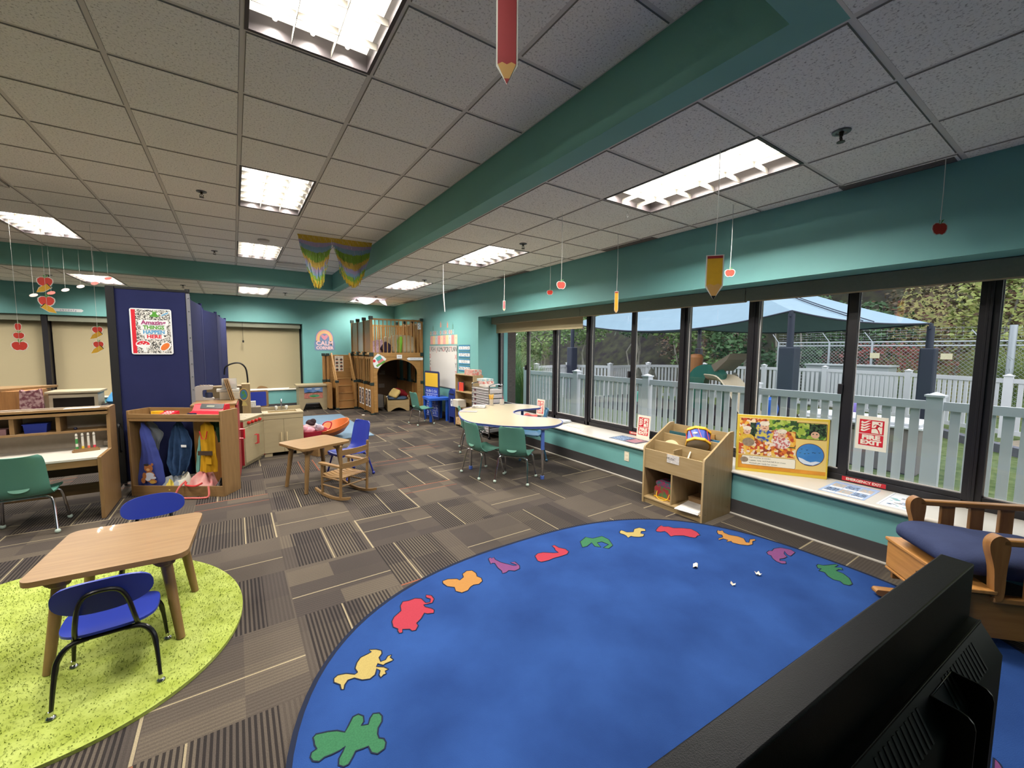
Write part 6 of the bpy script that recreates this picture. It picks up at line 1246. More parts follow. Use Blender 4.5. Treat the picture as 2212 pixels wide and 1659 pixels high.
for k in range(2): mb.text('STOVE TOP' if k else 'HOT HOT', .03, (sL/2, .12+.12*k, .6325), U3, V3, .0005)
for cx in (.14, .40):
    for cy in (.09, .26): mb.line(el(cx, cy, .055, .055, 20), .004, (0, 0, .6325), U3, V3, .0004)
mb2 = MB()
for cx in (.14, .40):
    for cy in (.09, .26): mb2.line(el(cx, cy, .055, .055, 20), .005, (0, 0, .6325), U3, V3, .0006)
mb2.build('burner_ring', pm('burner_grey', '5A5650', .6), t, smooth=0)
t = thing('toy_sink', 'birch play sink cabinet with two doors and a chrome faucet', 'play kitchen', (.555, 6.68, 0), 0)
w2 = .252; MB().box(-w2, w2, .012, .36, .05, .60).box(-w2, -w2+.10, .012, .03, 0, .05).box(w2-.10, w2, .012, .03, 0, .05).box(-w2, w2, .33, .36, 0, .05).build('body', BIR, t, bevel=.002)
mb = MB(); mb.box(-w2-.006, w2+.006, -.006, .06, .60, .622).box(-w2-.006, w2+.006, .27, .37, .60, .622).box(-w2-.006, -.18, .06, .27, .60, .622).box(.18, w2+.006, .06, .27, .60, .622); mb.build('counter', BIR, t, bevel=.002)
MB().box(-.18, .18, .06, .27, .50, .505).box(-.182, -.178, .06, .27, .50, .61).box(.178, .182, .06, .27, .50, .61).box(-.18, .18, .268, .272, .5, .61).box(-.18, .18, .058, .062, .5, .61).build('basin', pm('tan_basin', 'B59E72', .5), t, smooth=0)
MB().box(-w2-.006, w2+.006, .355, .372, .622, .672).build('backsplash', BIR, t, bevel=.002); MB().box(-w2, w2, 0, .012, .535, .60).build('front_rail', BIR, t, bevel=.002)
for sx in (-1, 1):
    d = MB().box(min(0, sx*w2)+.002, max(0, sx*w2)-.002, 0, .012, .055, .53).build('door', BIR, t, bevel=.002)
    MB().cyl((sx*.035, -.02, .22), (sx*.035, -.02, .345), .007, n=10).cyl((sx*.035, 0, .23), (sx*.035, -.02, .23), .004, n=8).cyl((sx*.035, 0, .335), (sx*.035, -.02, .335), .004, n=8).build('door_handle', TAN, d)
f_ = MB().box(-.085, .085, .29, .325, .622, .632).tube(spline([(0, .31, .63), (0, .31, .73), (0, .305, .765), (0, .27, .785), (0, .235, .77), (0, .225, .74)], 5, False), .009, n=10).build('faucet', CHROME, t)
for sx in (-1, 1): MB().lathe([(.012, 0), (.012, .01), (.021, .018), (.022, .045), (.014, .055), (0, .056)], (sx*.068, .308, .632), n=12).build('faucet_knob', pm('clear_white_plastic', 'C9C9C4', .3), f_)
tag(MB().box(-.16, .16, -.12, .12, .0, .19).build('low_wooden_chest', MAPLE_X, bevel=.004), 'low maple block seen under the small table with the rocker', 'block', loc=(1.03, 6.50, 0), rz=.45)
# things on the refrigerator
t = thing('toy_coffee_maker', 'grey toy coffee maker standing on the play refrigerator', 'toy', (-.31, 6.06, .926), 0)
MB().prism(spline([(-.09, 0), (-.09, .13), (-.06, .165), (.08, .168), (.085, .15), (.08, .125), (.0, .12), (-.015, .10), (-.015, .04), (.0, .025), (.085, .022), (.085, 0)], 2), .10, (.0, .05, 0), U, V).build('body', pm('grey_toy_plastic', 'A39C96', .5), t, bevel=.006)
for k in range(4): MB().box(-.03+.026*k-.009, -.03+.026*k+.009, -.02, .02, .167, .176).build('button', pm('taupe_button', '8E7A68', .5), t)
MB().lathe([(.035, 0), (.04, .02), (.036, .055), (.03, .06)], (.045, 0, .024), n=14).build('pot', pm('navy_pot', '2A3048', .4), t)
for i, (x, dx) in enumerate(((-.092, .045), (-.075, .045), (-.058, .045))):
    o = tag(MB().box(-.005, .005, -.09, .09, 0, .26).build('thin_board', MAPLE_Z, bevel=.002), ['left of three thin maple boards leaning on the play refrigerator', 'middle of three thin maple boards leaning on the play refrigerator', 'right of three thin maple boards leaning on the play refrigerator'][i], 'board', 'thin maple boards on the play refrigerator', loc=(x+.045, 5.92, .926)); o.rotation_euler = (0, -.24, 0)
t = thing('clear_bin', 'clear plastic bin of mixed small toys behind the maple boards', 'bin', (-.06, 6.05, 1.06)); MB().box(-.07, .07, -.06, .06, 0, .004).box(-.075, -.071, -.065, .065, 0, .11).box(.071, .075, -.065, .065, 0, .11).box(-.075, .075, -.065, -.061, 0, .11).box(-.075, .075, .061, .065, 0, .11).build('tub', pm('clear_plastic', 'BEBBB2', .2, alpha=.45), t)
MB().ball((-.03, 0, .04), .035, 10).ball((.035, .0, .04), .033, 10).ball((0, .01, .075), .03, 10).build('contents', pm('mixed_toys', 'A8807A', .7, scale=20, col2='C9BDB8', sharp=.1), t)
tag(MB().box(-.10, .10, -.10, .10, 0, .09).build('storage_crate', pm('clear_tan_plastic', 'A39A88', .3, .1, 20), smooth=0, bevel=.004), 'translucent crate under the clear bin on the play refrigerator', 'crate', loc=(-.06, 6.05, .926+.0))
tag(MB().box(-.13, .10, -.09, .09, 0, .03).build('grey_tray', pm('pale_tray', 'A9A49A', .5), bevel=.004), 'flat pale tray between the crate and the clear bin', 'tray', loc=(-.06, 6.05, 1.018))

# easel cabinet with a globe picture, blue bench, wall shelf, play table
t = thing('easel_cabinet', 'narrow maple panel with a rainbow globe picture behind the play stove', 'cabinet', (.12, 7.9, 0)); MB().box(-.04, .075, -.1, .12, 0, .97).build('panel', wood('dull_maple', '9C8258', 'AA9066', 2), t, bevel=.003)
mb = MB()
for r_, mm in ((.105, 0), (.09, 1), (.078, 2)): mb.flat(el(-.015, .80, r_*.62, r_, 28), (0, -.101, 0), U, V, .001+.0004*mm, mm)
for a, b, rx, ry in ((-.02, .83, .022, .028), (.0, .78, .018, .03), (-.03, .76, .01, .016)): mb.flat(el(a, b, rx, ry, 12), (0, -.101, 0), U, V, .0026, 3)
mb.flat([(-.03, .69), (.0, .69), (.03, .62), (-.05, .62)], (0, -.101, 0), U, V, .001, 0); mb.build('globe_print', [pm('globe_stand', 'C9B26A', .5), pm('globe_ring', '8E4A3A', .5), pm('globe_sea', '3F7A9A', .5), pm('globe_land', '4E8A44', .5)], t, smooth=0)
tag(MB().prism(R(-.05, .05, 0, .10), .08, (0, .04, 0), U, V).build('wire_basket', pm('pale_basket', 'B8B6B2', .6, .2, 60), bevel=.004), 'small pale basket in front of the blue panel bench', 'basket', loc=(.24, 8.6, .50))
tag(MB().box(-.12, .12, -.12, .12, 0, .5).build('stool_box', pm('dim_box', '6E6252', .7)), 'dim box holding the small pale basket', 'box', loc=(.24, 8.62, 0))
t = thing('blue_panel_stand', 'maple stand with a royal blue felt panel before the back wall', 'board', (.38, 9.6, .0)); MB().prism(rrect(.33, .34, .03, 4, 0, .53), .03, (0, .015, 0), U, V).build('frame', MAPLE_Z, t, bevel=.004); MB().prism(rrect(.27, .285, .02, 4, -.01, .53), .004, (0, -.015, 0), U, V).build('felt_panel', BLU, t)
for sx in (-1, 1): MB().box(sx*.13-.012, sx*.13+.012, -.012, .012, 0, .38).build('leg', MAPLE_Z, t)
tag(MB().tube(spline([(-.12, 0, .18), (-.10, 0, .30), (0, 0, .36), (.10, 0, .36), (.17, 0, .28), (.19, 0, .12), (.19, 0, 0)], 6, False), .012, n=8).build('curved_pipe', BLACK), 'black curved tube arching before the beige blind by the divider', 'pipe', loc=(-.02, 8.05, .93))
tag(MB().box(-.26, .26, -.14, .14, 0, .92).build('storage_shelf', pm('dim_maple', '7E6A4A', .6)), 'dim cabinet behind the refrigerator carrying the black arching tube', 'cabinet', loc=(-.12, 8.2, 0))
t = thing('activity_table', 'maple play table with arched feet and a landscape photo under the back wall', 'table', (1.60, 11.42, 0))
mb = MB(); mb.prism([(-.30, 0), (-.24, 0), (-.16, .19), (.14, .19), (.22, 0), (.30, 0), (.30, .60), (-.30, .60)], .02, (0, -.16, 0), U, V); mb.build('front_panel', BIR, t, bevel=.003)
mb = MB(); mb.prism([(-.30, 0), (-.24, 0), (-.16, .19), (.14, .19), (.22, 0), (.30, 0), (.30, .60), (-.30, .60)], .02, (0, .30, 0), U, V); mb.box(-.32, -.30, -.18, .30, 0, .60).box(.30, .32, -.18, .30, 0, .60); mb.build('side_panel', BIR, t, bevel=.003)
MB().box(-.36, .34, -.22, .34, .60, .645).build('tabletop', BIR, t, bevel=.004); MB().box(-.2, .16, -.14, .2, .16, .185).build('shelf', PWH, t, bevel=.003)
mb = MB(); mb.box(-.20, .22, -.184, -.181, .30, .57, 0); F3 = lambda p, l, mm: mb.flat(p, (0, -.184, 0), U, V, l, mm)
F3(R(-.20, .22, .30, .45), .0006, 1); F3([(-.20, .44), (-.1, .47), (.0, .45), (.1, .475), (.22, .45), (.22, .44), (-.2, .43)], .0009, 2); F3(el(.03, .36, .12, .035, 20), .001, 3); F3(el(.0, .345, .06, .02, 16), .0014, 4); F3(el(-.08, .54, .06, .012, 12), .001, 5); F3(el(.1, .53, .07, .015, 12), .001, 5)
mb.build('landscape_photo', [pm('photo_sky', '3F6AA8', .4, scale=9, col2='7A9AC8'), pm('photo_rock', 'A8685A', .4, .3, 30), pm('photo_trees', '1E2E3A', .5), pm('photo_pool', '4E8A6A', .4), pm('photo_green', '3A7A3E', .4), PWH], t, smooth=0)
tag(MB().box(-.45, .55, -.0, .012, 0, .03).build('framed_strip', PWH), 'white strip lying at the back of the back window sill', 'strip', loc=(.60, 12.0, .5))
tag(MB().prism(spline([(-.10, 0), (-.09, .06), (-.03, .09), (.05, .08), (.12, .05), (.13, 0)], 3), .1, (0, .05, 0), U, V).build('wooden_toy', MAPLE_X, bevel=.01), 'rounded wooden toy on the sill under the beige blind', 'toy', loc=(.55, 12.06, .5))
for x in (.82, .98): tag(MB().box(-.06, .06, -.05, .05, 0, .006).build('paper_card', PWH), 'left white card lying on the back sill' if x < .9 else 'right white card lying on the back sill near the play table', 'card', 'cards on the back sill', loc=(x, 12.02, .5))

# baskets on the blue mat
t = thing('toy_basket', 'red basket heaped with pink and white dolls clothes on the blue mat', 'basket', (1.03, 7.62, .013))
MB().lathe([(.20, 0), (.26, .16), (.25, .16), (.19, .01)], n=24).build('basket', pm('red_fabric', 'A81E34', .7), t)
MB().tube(spline([(.17, 0, .15), (.20, 0, .24), (.27, 0, .27), (.33, 0, .24), (.30, 0, .15), (.26, 0, .14)], 5, False), .010, n=8).build('handle', pm('red_fabric', 'A81E34', .7), t)
g = random.Random(9)
for k, (c, l) in enumerate((('C2A8A8', 'pale'), ('B8487A', 'pink'), ('B9B4BC', 'white'), ('C08A96', 'rose'), ('A89AA8', 'grey'), ('3A2E30', 'dark'))):
    tag(MB().ball((0, 0, 0), .085, 12, sc=(1.2, .8, .7)).ball((.05, .02, .03), .05, 10).build('doll_clothes', pm('soft_'+l, c, .9, .15, 14)), {'pale': 'pale pink bundle on top of the red basket', 'pink': 'bright pink bundle at the left of the red basket', 'white': 'white bundle in the middle of the red basket', 'rose': 'rose bundle at the front of the red basket', 'grey': 'greyish bundle at the right of the red basket', 'dark': 'small dark bundle crowning the heap in the red basket'}[l], 'doll clothes', 'soft bundles in the red basket', loc=(1.03+[-.02, -.14, .06, -.05, .13, .0][k], 7.60+[.0, 0, .05, -.1, .0, .02][k], .013+[.21, .17, .20, .17, .17, .27][k]), rz=k)
tag(MB().lathe([(.0, 0), (.16, .01), (.27, .10), (.285, .16), (.27, .16), (.15, .03), (0, .02)], n=28).build('orange_bowl', pm('orange_plastic', 'B8602A', .45)), 'large orange plastic bowl tipped up beside the red basket', 'bowl', loc=(1.42, 7.60, .075)).rotation_euler = (.05, -.32, 0)
# ================================================================== two-storey wooden loft
LOF = wood('loft_birch', '855C2C', '96703E', 2); LOFX = wood('loft_birch_x', '8C6634', '9E7844', 0); LOFY = wood('loft_birch_y', '855C2C', '96703E', 1); CONN = pm('dark_green_connector', '1B2B27', .45)
LX0, LX1, LY0, LY1 = 2.64, 3.86, 9.75, 11.55; Z1, Z2, Z3 = .72, 1.42, 2.24
t = thing('play_loft', 'two-storey wooden play loft with arch, railing and steps in the corner', 'play loft', (LX0, LY0, 0))
G = lambda x, y, z: (x-LX0, y-LY0, z)
def lb(mb, x0, x1, y0, y1, z0, z1, m=None): return mb.box(x0-LX0, x1-LX0, y0-LY0, y1-LY0, z0, z1, m)
ys_ = [LY0, 10.35, 10.95, LY1]
posts = [(LX0, y) for y in ys_]+[(LX1, y) for y in ys_]
for x, y in posts:
    mb = MB(); lb(mb, x-.03, x+.03, y-.03, y+.03, .03, Z3); p = mb.build('corner_post', LOF, t, bevel=.006)
    for z, h in ((.0, .04), (Z1-.03, .07), (Z2-.05, .09), (Z3-.02, .075)):
        mb = MB(); lb(mb, x-.042, x+.042, y-.042, y+.042, z, z+h); mb.build('connector', CONN, p, bevel=.005)
# left side panels: lower solid with photo cut-outs, middle arched openings, upper solid boards
for i, (a, b) in enumerate(zip(ys_, ys_[1:])):
    a, b = a+.03, b-.03; c = (a+b)/2; w_ = b-a
    mb = MB(); lb(mb, LX0-.01, LX0+.01, a, b, .05, Z1-.04); pn = mb.build('side_panel', LOF, t, bevel=.002)
    for s in (-1, 1):
        if i == 2 and s == 1: continue
        mb = MB(); yy = c+s*w_*.24; lb(mb, LX0-.016, LX0-.010, yy-.085, yy+.085, .17, .58, 0); lb(mb, LX0-.018, LX0-.016, yy-.065, yy+.065, .20, .55, 1)
        for k in range(4): mb.flat(el(-(yy-LY0)+.03*(-1)**k, .26+.075*k, .022, .03, 12), (LX0-.0185-LX0, 0, 0), (0, -1, 0), (0, 0, 1), .0006+.0001*k, 2+k % 2)
        mb.build('photo_strip', [PWH, pm('photo_dark', '2E2626', .5), pm('photo_face', 'B08A70', .5), PWH], pn, smooth=0)
    mb = MB(); H_ = Z2-.06-Z1-.05; out = [(-w_/2, 0), (w_/2, 0), (w_/2, H_), (-w_/2, H_)]
    n_ = 3
    for k in range(n_+1):
        y = a+w_*k/n_; lb(mb, LX0-.012, LX0+.012, y-.028, y+.028, Z1+.05, Z2-.06)
    for k in range(n_):
        y0, y1 = a+w_*k/n_+.028, a+w_*(k+1)/n_-.028; cc = (y0+y1)/2; r = (y1-y0)/2; zt = Z2-.06
        for q in range(6):
            f0, f1 = q/6, (q+1)/6
            for sg in (-1, 1): lb(mb, LX0-.012, LX0+.012, *sorted((cc+sg*r*math.sin(f0*PI/2), cc+sg*r*math.sin(f1*PI/2))), zt-.05-r*(1-math.cos((f0+f1)/2*PI/2)), zt)
    mb.build('arched_panel', LOF, t, smooth=0)
    mb = MB()
    if i == 1: lb(mb, LX0-.006, LX0+.006, a, b, Z2+.06, Z3-.04); mb.build('clear_panel', pm('frosted_panel', '9A968C', .3, .1, 4), t); 
    else: lb(mb, LX0-.012, LX0+.012, a, b, Z2+.05, Z3-.03); mb.build('upper_panel', LOF, t, bevel=.002)
# deck
mb = MB(); lb(mb, LX0, LX1, LY0, LY1, Z2-.03, Z2+.01); mb.build('deck', LOFX, t)
mb = MB(); lb(mb, LX0+.03, LX1-.03, LY0-.02, LY0+.01, Z2-.07, Z2+.035); mb.build('deck_rail', LOFX, t, bevel=.004)
# front arch
cxm, hw_ = (LX0+LX1)/2-LX0, (LX1-LX0)/2-.03; rx_, rz_ = .49, .36
inner = [(cxm+rx_*math.cos(a), .93+rz_*math.sin(a)) for a in [PI*k/24 for k in range(25)]]
MB().prism([(cxm+hw_, .05), (cxm+hw_, Z2-.06), (cxm-hw_, Z2-.06), (cxm-hw_, .05), (cxm-rx_, .05)]+list(reversed(inner))+[(cxm+rx_, .05)], .025, (0, .012, 0), U, V).build('arch_front', LOFX, t, bevel=.003)
for x in (-rx_-.0, rx_): MB().box(cxm+x-.008, cxm+x+.008, -.015, .014, .05, .93).build('arch_edge', LOF, t)
# railings, front, right and back
mb = MB(); lb(mb, LX0+.03, LX1-.03, LY0-.015, LY0+.015, Z3-.03, Z3+.01); 
for k in range(1, 13): x = LX0+(LX1-LX0)*k/13; lb(mb, x-.010, x+.010, LY0-.010, LY0+.010, Z2+.03, Z3-.03)
mb.build('front_railing', LOFX, t, smooth=0, bevel=.002)
mb = MB(); lb(mb, LX0+.03, LX1-.03, LY1-.015, LY1+.015, Z3-.08, Z3-.04)
for k in range(1, 20): x = LX0+(LX1-LX0)*k/20; lb(mb, x-.016, x+.016, LY1-.010, LY1+.010, Z2+.01, Z3-.08)
mb.build('back_railing', LOFX, t, smooth=0)
for i, (a, b) in enumerate(zip(ys_, ys_[1:])):
    mb = MB(); lb(mb, LX1-.012, LX1+.012, a+.03, b-.03, .05, Z1-.04); mb.build('side_panel', LOF, t)
    mb = MB(); lb(mb, LX1-.012, LX1+.012, a+.03, b-.03, Z3-.09, Z3-.05)
    for k in range(1, 8): y = a+(b-a)*k/8; lb(mb, LX1-.012, LX1+.012, y-.016, y+.016, Z2+.01, Z3-.09)
    mb.build('side_railing', LOF, t, smooth=0)
    mb = MB(); lb(mb, LX1-.012, LX1+.012, a+.03, a+.13, Z1, Z2-.05); lb(mb, LX1-.012, LX1+.012, b-.13, b-.03, Z1, Z2-.05); lb(mb, LX1-.012, LX1+.012, a+.13, b-.13, Z2-.16, Z2-.05); mb.build('arched_panel', LOF, t, smooth=0)
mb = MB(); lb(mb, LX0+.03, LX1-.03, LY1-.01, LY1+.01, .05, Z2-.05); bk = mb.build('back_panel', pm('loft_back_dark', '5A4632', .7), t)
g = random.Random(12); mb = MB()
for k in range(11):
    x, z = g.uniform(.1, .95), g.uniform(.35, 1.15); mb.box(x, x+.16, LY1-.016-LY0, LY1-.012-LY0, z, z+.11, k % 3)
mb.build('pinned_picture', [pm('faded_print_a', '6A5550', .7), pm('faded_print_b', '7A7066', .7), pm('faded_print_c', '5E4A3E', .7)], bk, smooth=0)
# steps on the left
st = []
sx0, sx1 = 2.11, 2.55
for x in (sx0, sx1):
    mb = MB(); lb(mb, x-.03, x+.03, 10.93, 10.99, .03, .74); p = mb.build('stair_post', LOF, t, bevel=.005)
    for z in (.0, .69): mb = MB(); lb(mb, x-.04, x+.04, 10.92, 11.0, z, z+.06); mb.build('connector', CONN, p, bevel=.005)
    MB().beam(G(x, 10.97, .73), G(x-.03, 11.42, 1.42), .035, .05).build('handrail', LOFX, t, bevel=.004)
    MB().beam(G(x, 11.0, .50), G(x-.02, 11.35, 1.08), .025, .03).build('handrail', LOFX, t, bevel=.004)
    mb = MB(); lb(mb, x-.012, x+.012, 10.96, 11.45, .04, .70); mb.build('stair_side', LOF, t)
for k in range(5):
    z = .03+.18*k; y = 10.98+.09*k; mb = MB(); lb(mb, sx0+.012, sx1-.012, y, y+.12, z, z+.022); mb.build('step', LOFX, t, bevel=.003)
    if k < 4: mb = MB(); lb(mb, sx0+.012, sx1-.012, y+.105, y+.117, z+.022, z+.18); mb.build('riser', pm('birch_riser', 'A07440', .6), t)  # risers in one even birch brown
mb = MB(); lb(mb, 1.90, 2.58, 11.50, 11.52, .05, 1.38); p = mb.build('rear_panel', LOFX, t, bevel=.003)
for x in (1.90, 2.0, 2.60): 
    mb = MB(); lb(mb, x-.03, x+.03, 11.44, 11.50, .03, 1.40); q = mb.build('corner_post', LOF, t, bevel=.005)
    for z in (.0, .68, 1.35): mb = MB(); lb(mb, x-.04, x+.04, 11.43, 11.51, z, z+.07); mb.build('connector', CONN, q, bevel=.005)
mb = MB(); lb(mb, 1.92, 2.0, 10.98, 11.46, .05, .68); mb.build('lower_side_panel', LOF, t)
# things on and in the loft
def card(name, label, w_, h_, loc, rz_, mats, draw, cat='sign', tilt=0, th=.003, grp=None):
    t_ = thing(name, label, cat, loc, rz_, grp); t_.rotation_euler = (0, tilt, rz_); mb = MB(); draw(mb, w_, h_); mb.build('card_face', mats, t_, smooth=0); return t_
def d_emo(mb, w_, h_):
    mb.box(-w_/2, w_/2, 0, .002, -h_/2, h_/2, 0); mb.text('FEELINGS', .035, (0, 0, h_/2-.03), U, V, .001, 1)
    for i in range(2):
        for j in range(4): cx_, cy_ = -w_/4+.0+i*w_/2, h_/2-.10-j*.088; mb.flat(el(cx_, cy_, .032, .034, 14), (0, 0, 0), U, V, .0008, 2+(i+j) % 2); mb.flat([(cx_+.034*math.cos(q), cy_+.036*math.sin(q)) for q in [PI*k/10 for k in range(11)]], (0, 0, 0), U, V, .0012, 1); mb.flat(el(cx_, cy_-.016, .012, .004, 8), (0, 0, 0), U, V, .0014, 4)
card('feelings_chart', 'chart of small faces on the panel above the loft steps', .21, .40, (2.28, 11.497, 1.15), 0, [pm('chart_cream', 'CFC6B4', .6), pm('chart_ink', '2A2420', .6), pm('face_light', 'C9A386', .6), pm('face_dark', '7A5238', .6), SRED], d_emo, 'chart')
def d_school(mb, w_, h_):
    mb.prism([(-w_/2, -h_*.3), (-w_*.3, -h_/2), (w_/2, -h_*.22), (w_*.42, h_*.1), (w_*.2, h_/2), (-w_*.1, h_*.42), (-w_*.42, h_*.22)], .003, (0, .003, 0), U, V, m=0)
    mb.flat(el(-w_*.28, h_*.16, .035, .035, 14), (0, 0, 0), U, V, .001, 1); mb.flat(R(-w_*.10, w_*.28, h_*.0, h_*.30), (0, 0, 0), U, V, .001, 2); mb.flat(R(-w_*.12, w_*.30, -h_*.18, h_*.0), (0, 0, 0), U, V, .0012, 1); mb.flat(R(-w_*.34, w_*.34, -h_*.36, -h_*.20), (0, 0, 0), U, V, .0012, 3); mb.text('SCHOOL', .05, (w_*.09, 0, -h_*.09), U, V, .002, 0)
card('school_cutout', 'tilted red and green school cutout at the corner of the loft arch', .34, .30, (2.80, 9.722, 1.27), 0, [PWH, SRED, pm('cut_teal', '4A9A98', .5), pm('cut_green', '5A8E3A', .5)], d_school, 'cutout', tilt=-.55)
card('small_card', 'small white card with symbols on the loft beam', .13, .09, (3.29, 9.715, 1.36), 0, [PWH, PDK], lambda mb, w_, h_: mb.box(-w_/2, w_/2, 0, .002, -h_/2, h_/2, 0).text('000', .05, (0, 0, 0), U, V, .001, 1), 'card')
def d_pen(mb, w_, h_): mb.prism([(-w_/2, 0), (-w_*.4, -h_/2), (w_*.45, -h_/2), (w_/2, 0), (w_*.45, h_/2), (-w_*.4, h_/2)], .003, (0, .003, 0), U, V, m=0).text('READING LOFT', .038, (.01, 0, 0), U, V, .001, 1)
card('pencil_nameplate', 'white pencil shaped name strip at the right of the loft beam', .42, .065, (3.68, 9.715, 1.305), 0, [PWH, PDK], d_pen, 'sign')
card('upper_card', 'white card with dark spots on the top right of the loft', .08, .15, (3.79, 9.705, 2.10), 0, [PWH, PDK], lambda mb, w_, h_: (mb.box(-w_/2, w_/2, 0, .002, -h_/2, h_/2, 0), [mb.flat(el(-.015+.03*(k % 2), -.05+.033*k, .012, .012, 8), (0, 0, 0), U, V, .001, 1) for k in range(4)]), 'card')
def pillow(name, label, W_, D_, H_, loc, rot, mat, cat='pillow', grp=None):
    o = tag(cush(W_, D_, H_).build(name, mat, smooth=80), label, cat, grp, loc=loc); o.rotation_euler = rot; return o
ZD = Z2+.01
pillow('cushion', 'large cream bean cushion leaning on the right of the loft deck', .62, .50, .22, (3.52, 10.15, ZD+.22), (1.15, 0, 0), pm('cream_canvas', 'B8AE96', .85, .05, 6), 'cushion')
pillow('cushion', 'cream round cushion rising behind the green toy on the loft deck', .34, .42, .14, (3.20, 10.22, ZD+.20), (1.2, .2, 0), pm('cream_canvas', 'B8AE96', .85, .05, 6), 'cushion')
pillow('cushion', 'pale pink patterned cushion at the left of the loft deck', .40, .34, .14, (2.86, 10.10, ZD+.15), (1.1, -.3, 0), pm('pink_dot_cloth', 'B495A8', .85, scale=30, col2='CDB4C4', sharp=.1), 'cushion')
pillow('cushion', 'dark plum cushion with a point in the middle of the loft deck', .24, .26, .10, (3.06, 9.98, ZD+.14), (1.2, .7, 0), pm('plum_cloth', '2E1E38', .8), 'cushion')
tag(MB().lathe([(.015, 0), (.05, .04), (.055, .20), (.075, .30), (.055, .40), (.01, .42)], n=14).build('green_plush', pm('lime_plush', '6FA82E', .8, .1, 12)), 'bright lime plush toy poking through the loft railing', 'plush toy', loc=(3.33, 9.83, ZD)).rotation_euler = (.05, .06, 0)
t = thing('toddler_bench', 'curved birch bench with a grey blue pad inside the loft arch', 'bench', (3.40, 10.25, 0), -.2)
MB().prism([(-.26, 0), (-.20, 0)]+[(-.20+.40*k/8, .09*math.sin(PI*k/8)) for k in range(1, 8)]+[(.20, 0), (.26, 0), (.26, .27), (-.26, .27)], .02, (0, -.22, 0), U, V).build('front_panel', PLY_X, t, bevel=.003)
MB().box(-.27, -.25, -.22, .5, .02, .33).box(.25, .27, -.22, .5, .02, .33).box(-.25, .25, -.22, .5, .25, .27).build('seat_box', PLY_X, t, bevel=.003)
o = cush(.46, .66, .09).build('seat_pad', pm('grey_blue_pad', '3E4C60', .85, .08, 8), t, smooth=80); o.location = (0, .12, .31)
for sx in (-1, 1): MB().prism(rrect(.05, .30, .02), .02, (sx*.26-.01, 0, .22), (0, 1, 0), (0, 0, 1)).build('arm', PLY_Z, t, bevel=.003)
pillow('pillow', 'dark red pillow on the bench inside the loft', .34, .26, .12, (3.52, 10.32, .43), (.5, .3, .4), pm('dark_red_cloth', '7A1E26', .85, .1, 9))
pillow('pillow', 'cream pillow on the bench inside the loft, left of the red one', .24, .28, .09, (3.30, 10.15, .44), (.3, -.9, .2), pm('straw_cloth', 'B09A64', .85, .06, 9))
t = thing('step_stool', 'small chrome legged grey seat at the left inside the loft', 'stool', (2.90, 10.35, 0)); MB().prism(rrect(.30, .30, .05), .30, (0, 0, .10), U3, V3).build('seat', pm('grey_seat', '4E4A46', .7), t, bevel=.02)
for sx in (-1, 1): MB().tube([(sx*.13, -.12, .0), (sx*.13, -.12, .38)], .008, n=8).build('leg', CHROME, t)
tag(MB().lathe([(0, 0), (.035, 0), (.03, .008), (0, .01)], n=14).build('paper_scrap', EGG), 'white scrap on the carpet in front of the loft corner', 'paper scrap', loc=(2.45, 9.83, .0))

# ================================================================== wall displays
def wallsign(name, label, y, z, w_, h_, mats, draw, cat='poster', x=XW-.004, grp=None):
    t_ = thing(name, label, cat, (x, y, z), -PI/2, grp); mb = MB(); draw(mb, w_, h_); mb.build('sheet_face', mats, t_, smooth=0); return t_
O0 = (0, 0, 0)
t = thing('calm_corner_sign', 'pastel rainbow sign reading Calm Corner on the back wall', 'sign', (2.02, YB-.004, 1.78)); mb = MB()
arch_ = lambda r, dz: [(r*math.cos(a), dz+r*1.15*math.sin(a)) for a in [PI*k/20 for k in range(21)]]+[(-r, -.04), (r, -.04)]
mb.prism([(.225, -.05)]+[(.225*math.cos(a), .04+.235*math.sin(a)) for a in [PI*k/20 for k in range(21)]]+[(-.225, -.05)], .004, (0, .004, 0), U, V, m=0); mb.prism(rrect(.50, .25, .05, 4, 0, -.165), .004, (0, .004, 0), U, V, m=0)
for r, mm in ((.205, 1), (.170, 2), (.140, 1), (.115, 0)): mb.flat(arch_(r, .02), O0, U, V, .0005+.0004*(.21-r)*20, mm)
mb.flat(spline([(0, -.015), (.075, .06), (.075, .11), (.035, .12), (0, .09), (-.035, .12), (-.075, .11), (-.075, .06)], 3), O0, U, V, .004, 3)
mb.text('CALM', .16, (0, 0, -.105), U, V, .0035, 4, bold=.006, sx=1.0).text('CORNER', .105, (0, 0, -.225), U, V, .0035, 4, bold=.005, sx=1.0)
mb.build('sign_face', [pm('slate_lilac', '6F86A8', .6), pm('pastel_peach', 'D9A08A', .6), pm('pastel_yellow', 'D9BE7A', .6), pm('pastel_pink', 'D28A9A', .6), pm('pastel_letter', 'E0BFC4', .6)], t, smooth=0)
def d_wb(mb, w_, h_):
    mb.box(-w_/2, w_/2, 0, .010, -h_/2, h_/2, 0); mb.flat(R(-w_/2+.012, w_/2-.012, -h_/2+.012, h_/2-.012), O0, U, V, .0008, 1)
    for k, ch in enumerate('EFGHIJKLMNOPQRSTUVW'): mb.text(ch, .15, (-w_/2+.05+k*(w_-.08)/18.5, 0, h_/2-.09), U, V, .0016, 2 if k % 5 else 3)
    for k, ch in enumerate('DCBA'): mb.text(ch, .14, (-w_/2+.05, 0, h_/2-.25-.16*k), U, V, .0016, 2 if k % 2 else 3)
    for k, ch in enumerate('XYZ'): mb.text(ch, .14, (w_/2-.06, 0, h_/2-.25-.18*k), U, V, .0016, 2 if k % 2 else 3)
